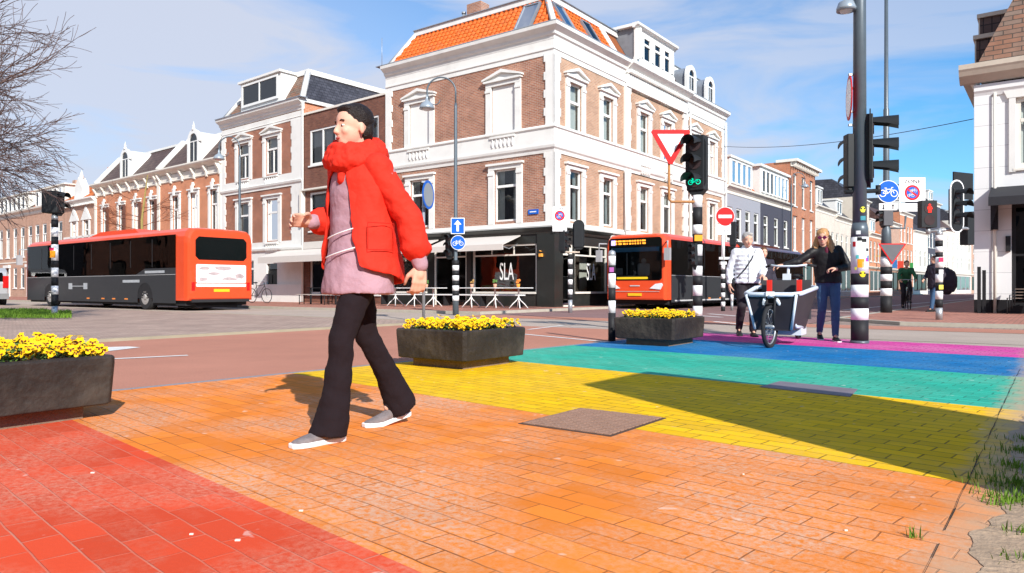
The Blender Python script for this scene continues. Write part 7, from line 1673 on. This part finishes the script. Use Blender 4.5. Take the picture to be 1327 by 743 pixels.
# menu board and black panel
WT = Matrix.Translation(W0) @ Matrix.Rotation(atan2(-.601, .799), 4, 'Z')
p = WT @ Vector((.22, -.55, .06)); t = thing('folded_parasol_screen', 'narrow black folded screen standing before the white panelled corner', 'folding screen', tuple(p), atan2(-.601, .799))
for k in range(2): m = MB(); m.box(-.10+k*.12, -.01+k*.12, -.02+k*.04, .02+k*.04, .05, 1.35-k*.1); m.build('panel', blackm, t); m = MB(); m.box(-.09+k*.12, -.02+k*.12, -.08, .1, 0, .05); m.build('foot', blackm, t)
# stacked slatted chairs
slat = plain('chair_slat', (.32, .25, .2), .5, noise=.2); 
def chair():
    t = thing('terrace_chair', 'x', 'chair', (0,0,0), 0, 'stacked terrace chairs by the white building')
    m = MB()
    for k in range(6): m.box(-.21+k*.072, -.16+k*.072, -.2, .22, .44, .455)
    m.build('seat', slat, t)
    m = MB()
    for k in range(6): m.prism([(.2, .47), (.22, .47), (.32, .86), (.30, .86)], -.21+k*.072, -.16+k*.072, 'x')
    m.build('backrest', slat, t)
    for x in (-.22, .22):
        for a, b_ in (((x, -.2, 0), (x, -.2, .45)), ((x, .28, 0), (x, .2, .45))): m = MB(); m.tube([a, b_], .012, n=6); m.build('leg', blackm, t)
    return t
pr = chair(); q = WT @ Vector((1.05, -.75, .06)); lb = ['lowest chair of the stack leaning by the white building', 'second chair up in the stack by the white building', 'third chair up in the stack by the white building', 'topmost chair of the stack by the white building']
for k in range(4):
    o = pr if k == 0 else copy_tree(pr); o.location = (q.x+.05*k, q.y-.03*k, .06+k*.085); o.rotation_euler = (0, R(0), R(-125)); o['label'] = lb[k]
q = WT @ Vector((1.9, -.9, .06)); t = thing('terrace_table', 'dark terrace table right of the stacked chairs, cut by the right edge', 'table', tuple(q), .3)
m = MB(); m.box(-.4, .4, -.4, .4, .72, .75); m.build('table_top', blackm, t); m = MB(); m.cyl(0, 0, .02, .72, .03); m.box(-.25, .25, -.25, .25, 0, .02); m.build('pedestal', blackm, t)
# parked bicycles near the corner of the row
# box added outside the right edge, shaped to shade the yellow stripe
Sx = SUN; h_ = 2.6; off = Vector((-SUN.x/SUN.z*h_, -SUN.y/SUN.z*h_, 0))
T1, T2, T3 = Vector((.55, 5.82, 0))-off, Vector((1.25, 6.73, 0))-off, Vector((2.48, 5.27, 0))-off
t = thing('shadow_box', 'unseen pale grey box added to cast the shadow on the yellow stripe', 'shadow_box', tuple(T1), 0)
A_ = Vector((0,0,0)); B_ = T2-T1; C_ = T3-T1; D_ = C_-B_
m = MB(); m.prism([tuple(p[:2]) for p in (A_, D_, C_, B_)], 0, h_-.12, 'z'); m.build('wall', plain('shadow_box_grey', (.42, .38, .32), .6), t)
m = MB(); m.prism([tuple(p[:2]) for p in (A_, D_, C_, B_)], h_-.12, h_, 'z'); m.build('roof', plain('shadow_box_roof', (.1, .1, .1), .6), t)
m = MB(); e1 = (B_-A_); 
m.add([tuple(A_+e1*a+Vector((-.012*e1.y, .012*e1.x, z))) for a, z in ((.2, .1), (.8, .1), (.8, 2.1), (.2, 2.1))], [(0,1,2,3)]); m.build('door', plain('shadow_box_door', (.02, .05, .035), .5), t)

# ================= THE STREET BEHIND THE PHOTOGRAPHER =================
for i in range(12):
    a = R(188+i*20.5) if i < 9 else R((148, 161, 173)[i-9]); rr0 = 46 if i < 9 else 54
    c = Vector((rr0*cos(a), rr0*sin(a), 0)); rz_ = a+pi/2
    t = thing('street_house', ['brown', 'red', 'salmon', 'dark', 'cream', 'grey', 'orange', 'tall', 'low', 'pale brown', 'dark red', 'wide brown'][i]+(' house across the junction, behind the photographer' if i < 9 else ' house beyond the left edge of the picture'), 'building', tuple(c), rz_, 'houses behind the photographer')
    L_ = 16.4; H_ = 9+((i*7) % 4); mt_ = [brick_house, brick_modern, brick_pale, darkp, creamp, greyp, brick_orange, brick_main, brick_red2, brick_modern, darkp, brick_modern][i]
    m = MB(TR(0, 0, 0, rz=pi)); op = [(-L_/2+1.2+k*2.5, -L_/2+2.4+k*2.5, z, z+1.9) for k in range(6) for z in (.9, 4.0, 6.8)]
    w_ = wall(TR(0, 0, 0, rz=pi), L_/2, 0, H_, op, .2, x0=-L_/2); w_.build('wall', mt_, t)
    m.box(-L_/2, L_/2, .25, .35, 0, H_-.1); m.build('room', interior, t)
    m = MB(TR(0, 0, 0, rz=pi)); mould(m, -L_/2, L_/2, H_-.4, [(.03, 0), (.3, .3), (.3, .42)]); m.build('cornice', white2, t)
    m = MB(TR(0, 0, 0, rz=pi)); m.prism([(0, H_), (3, H_+2.6), (8, H_+2.6), (8, 0), (.4, 0)], -L_/2, L_/2, 'x'); m.build('roof', slate, t)
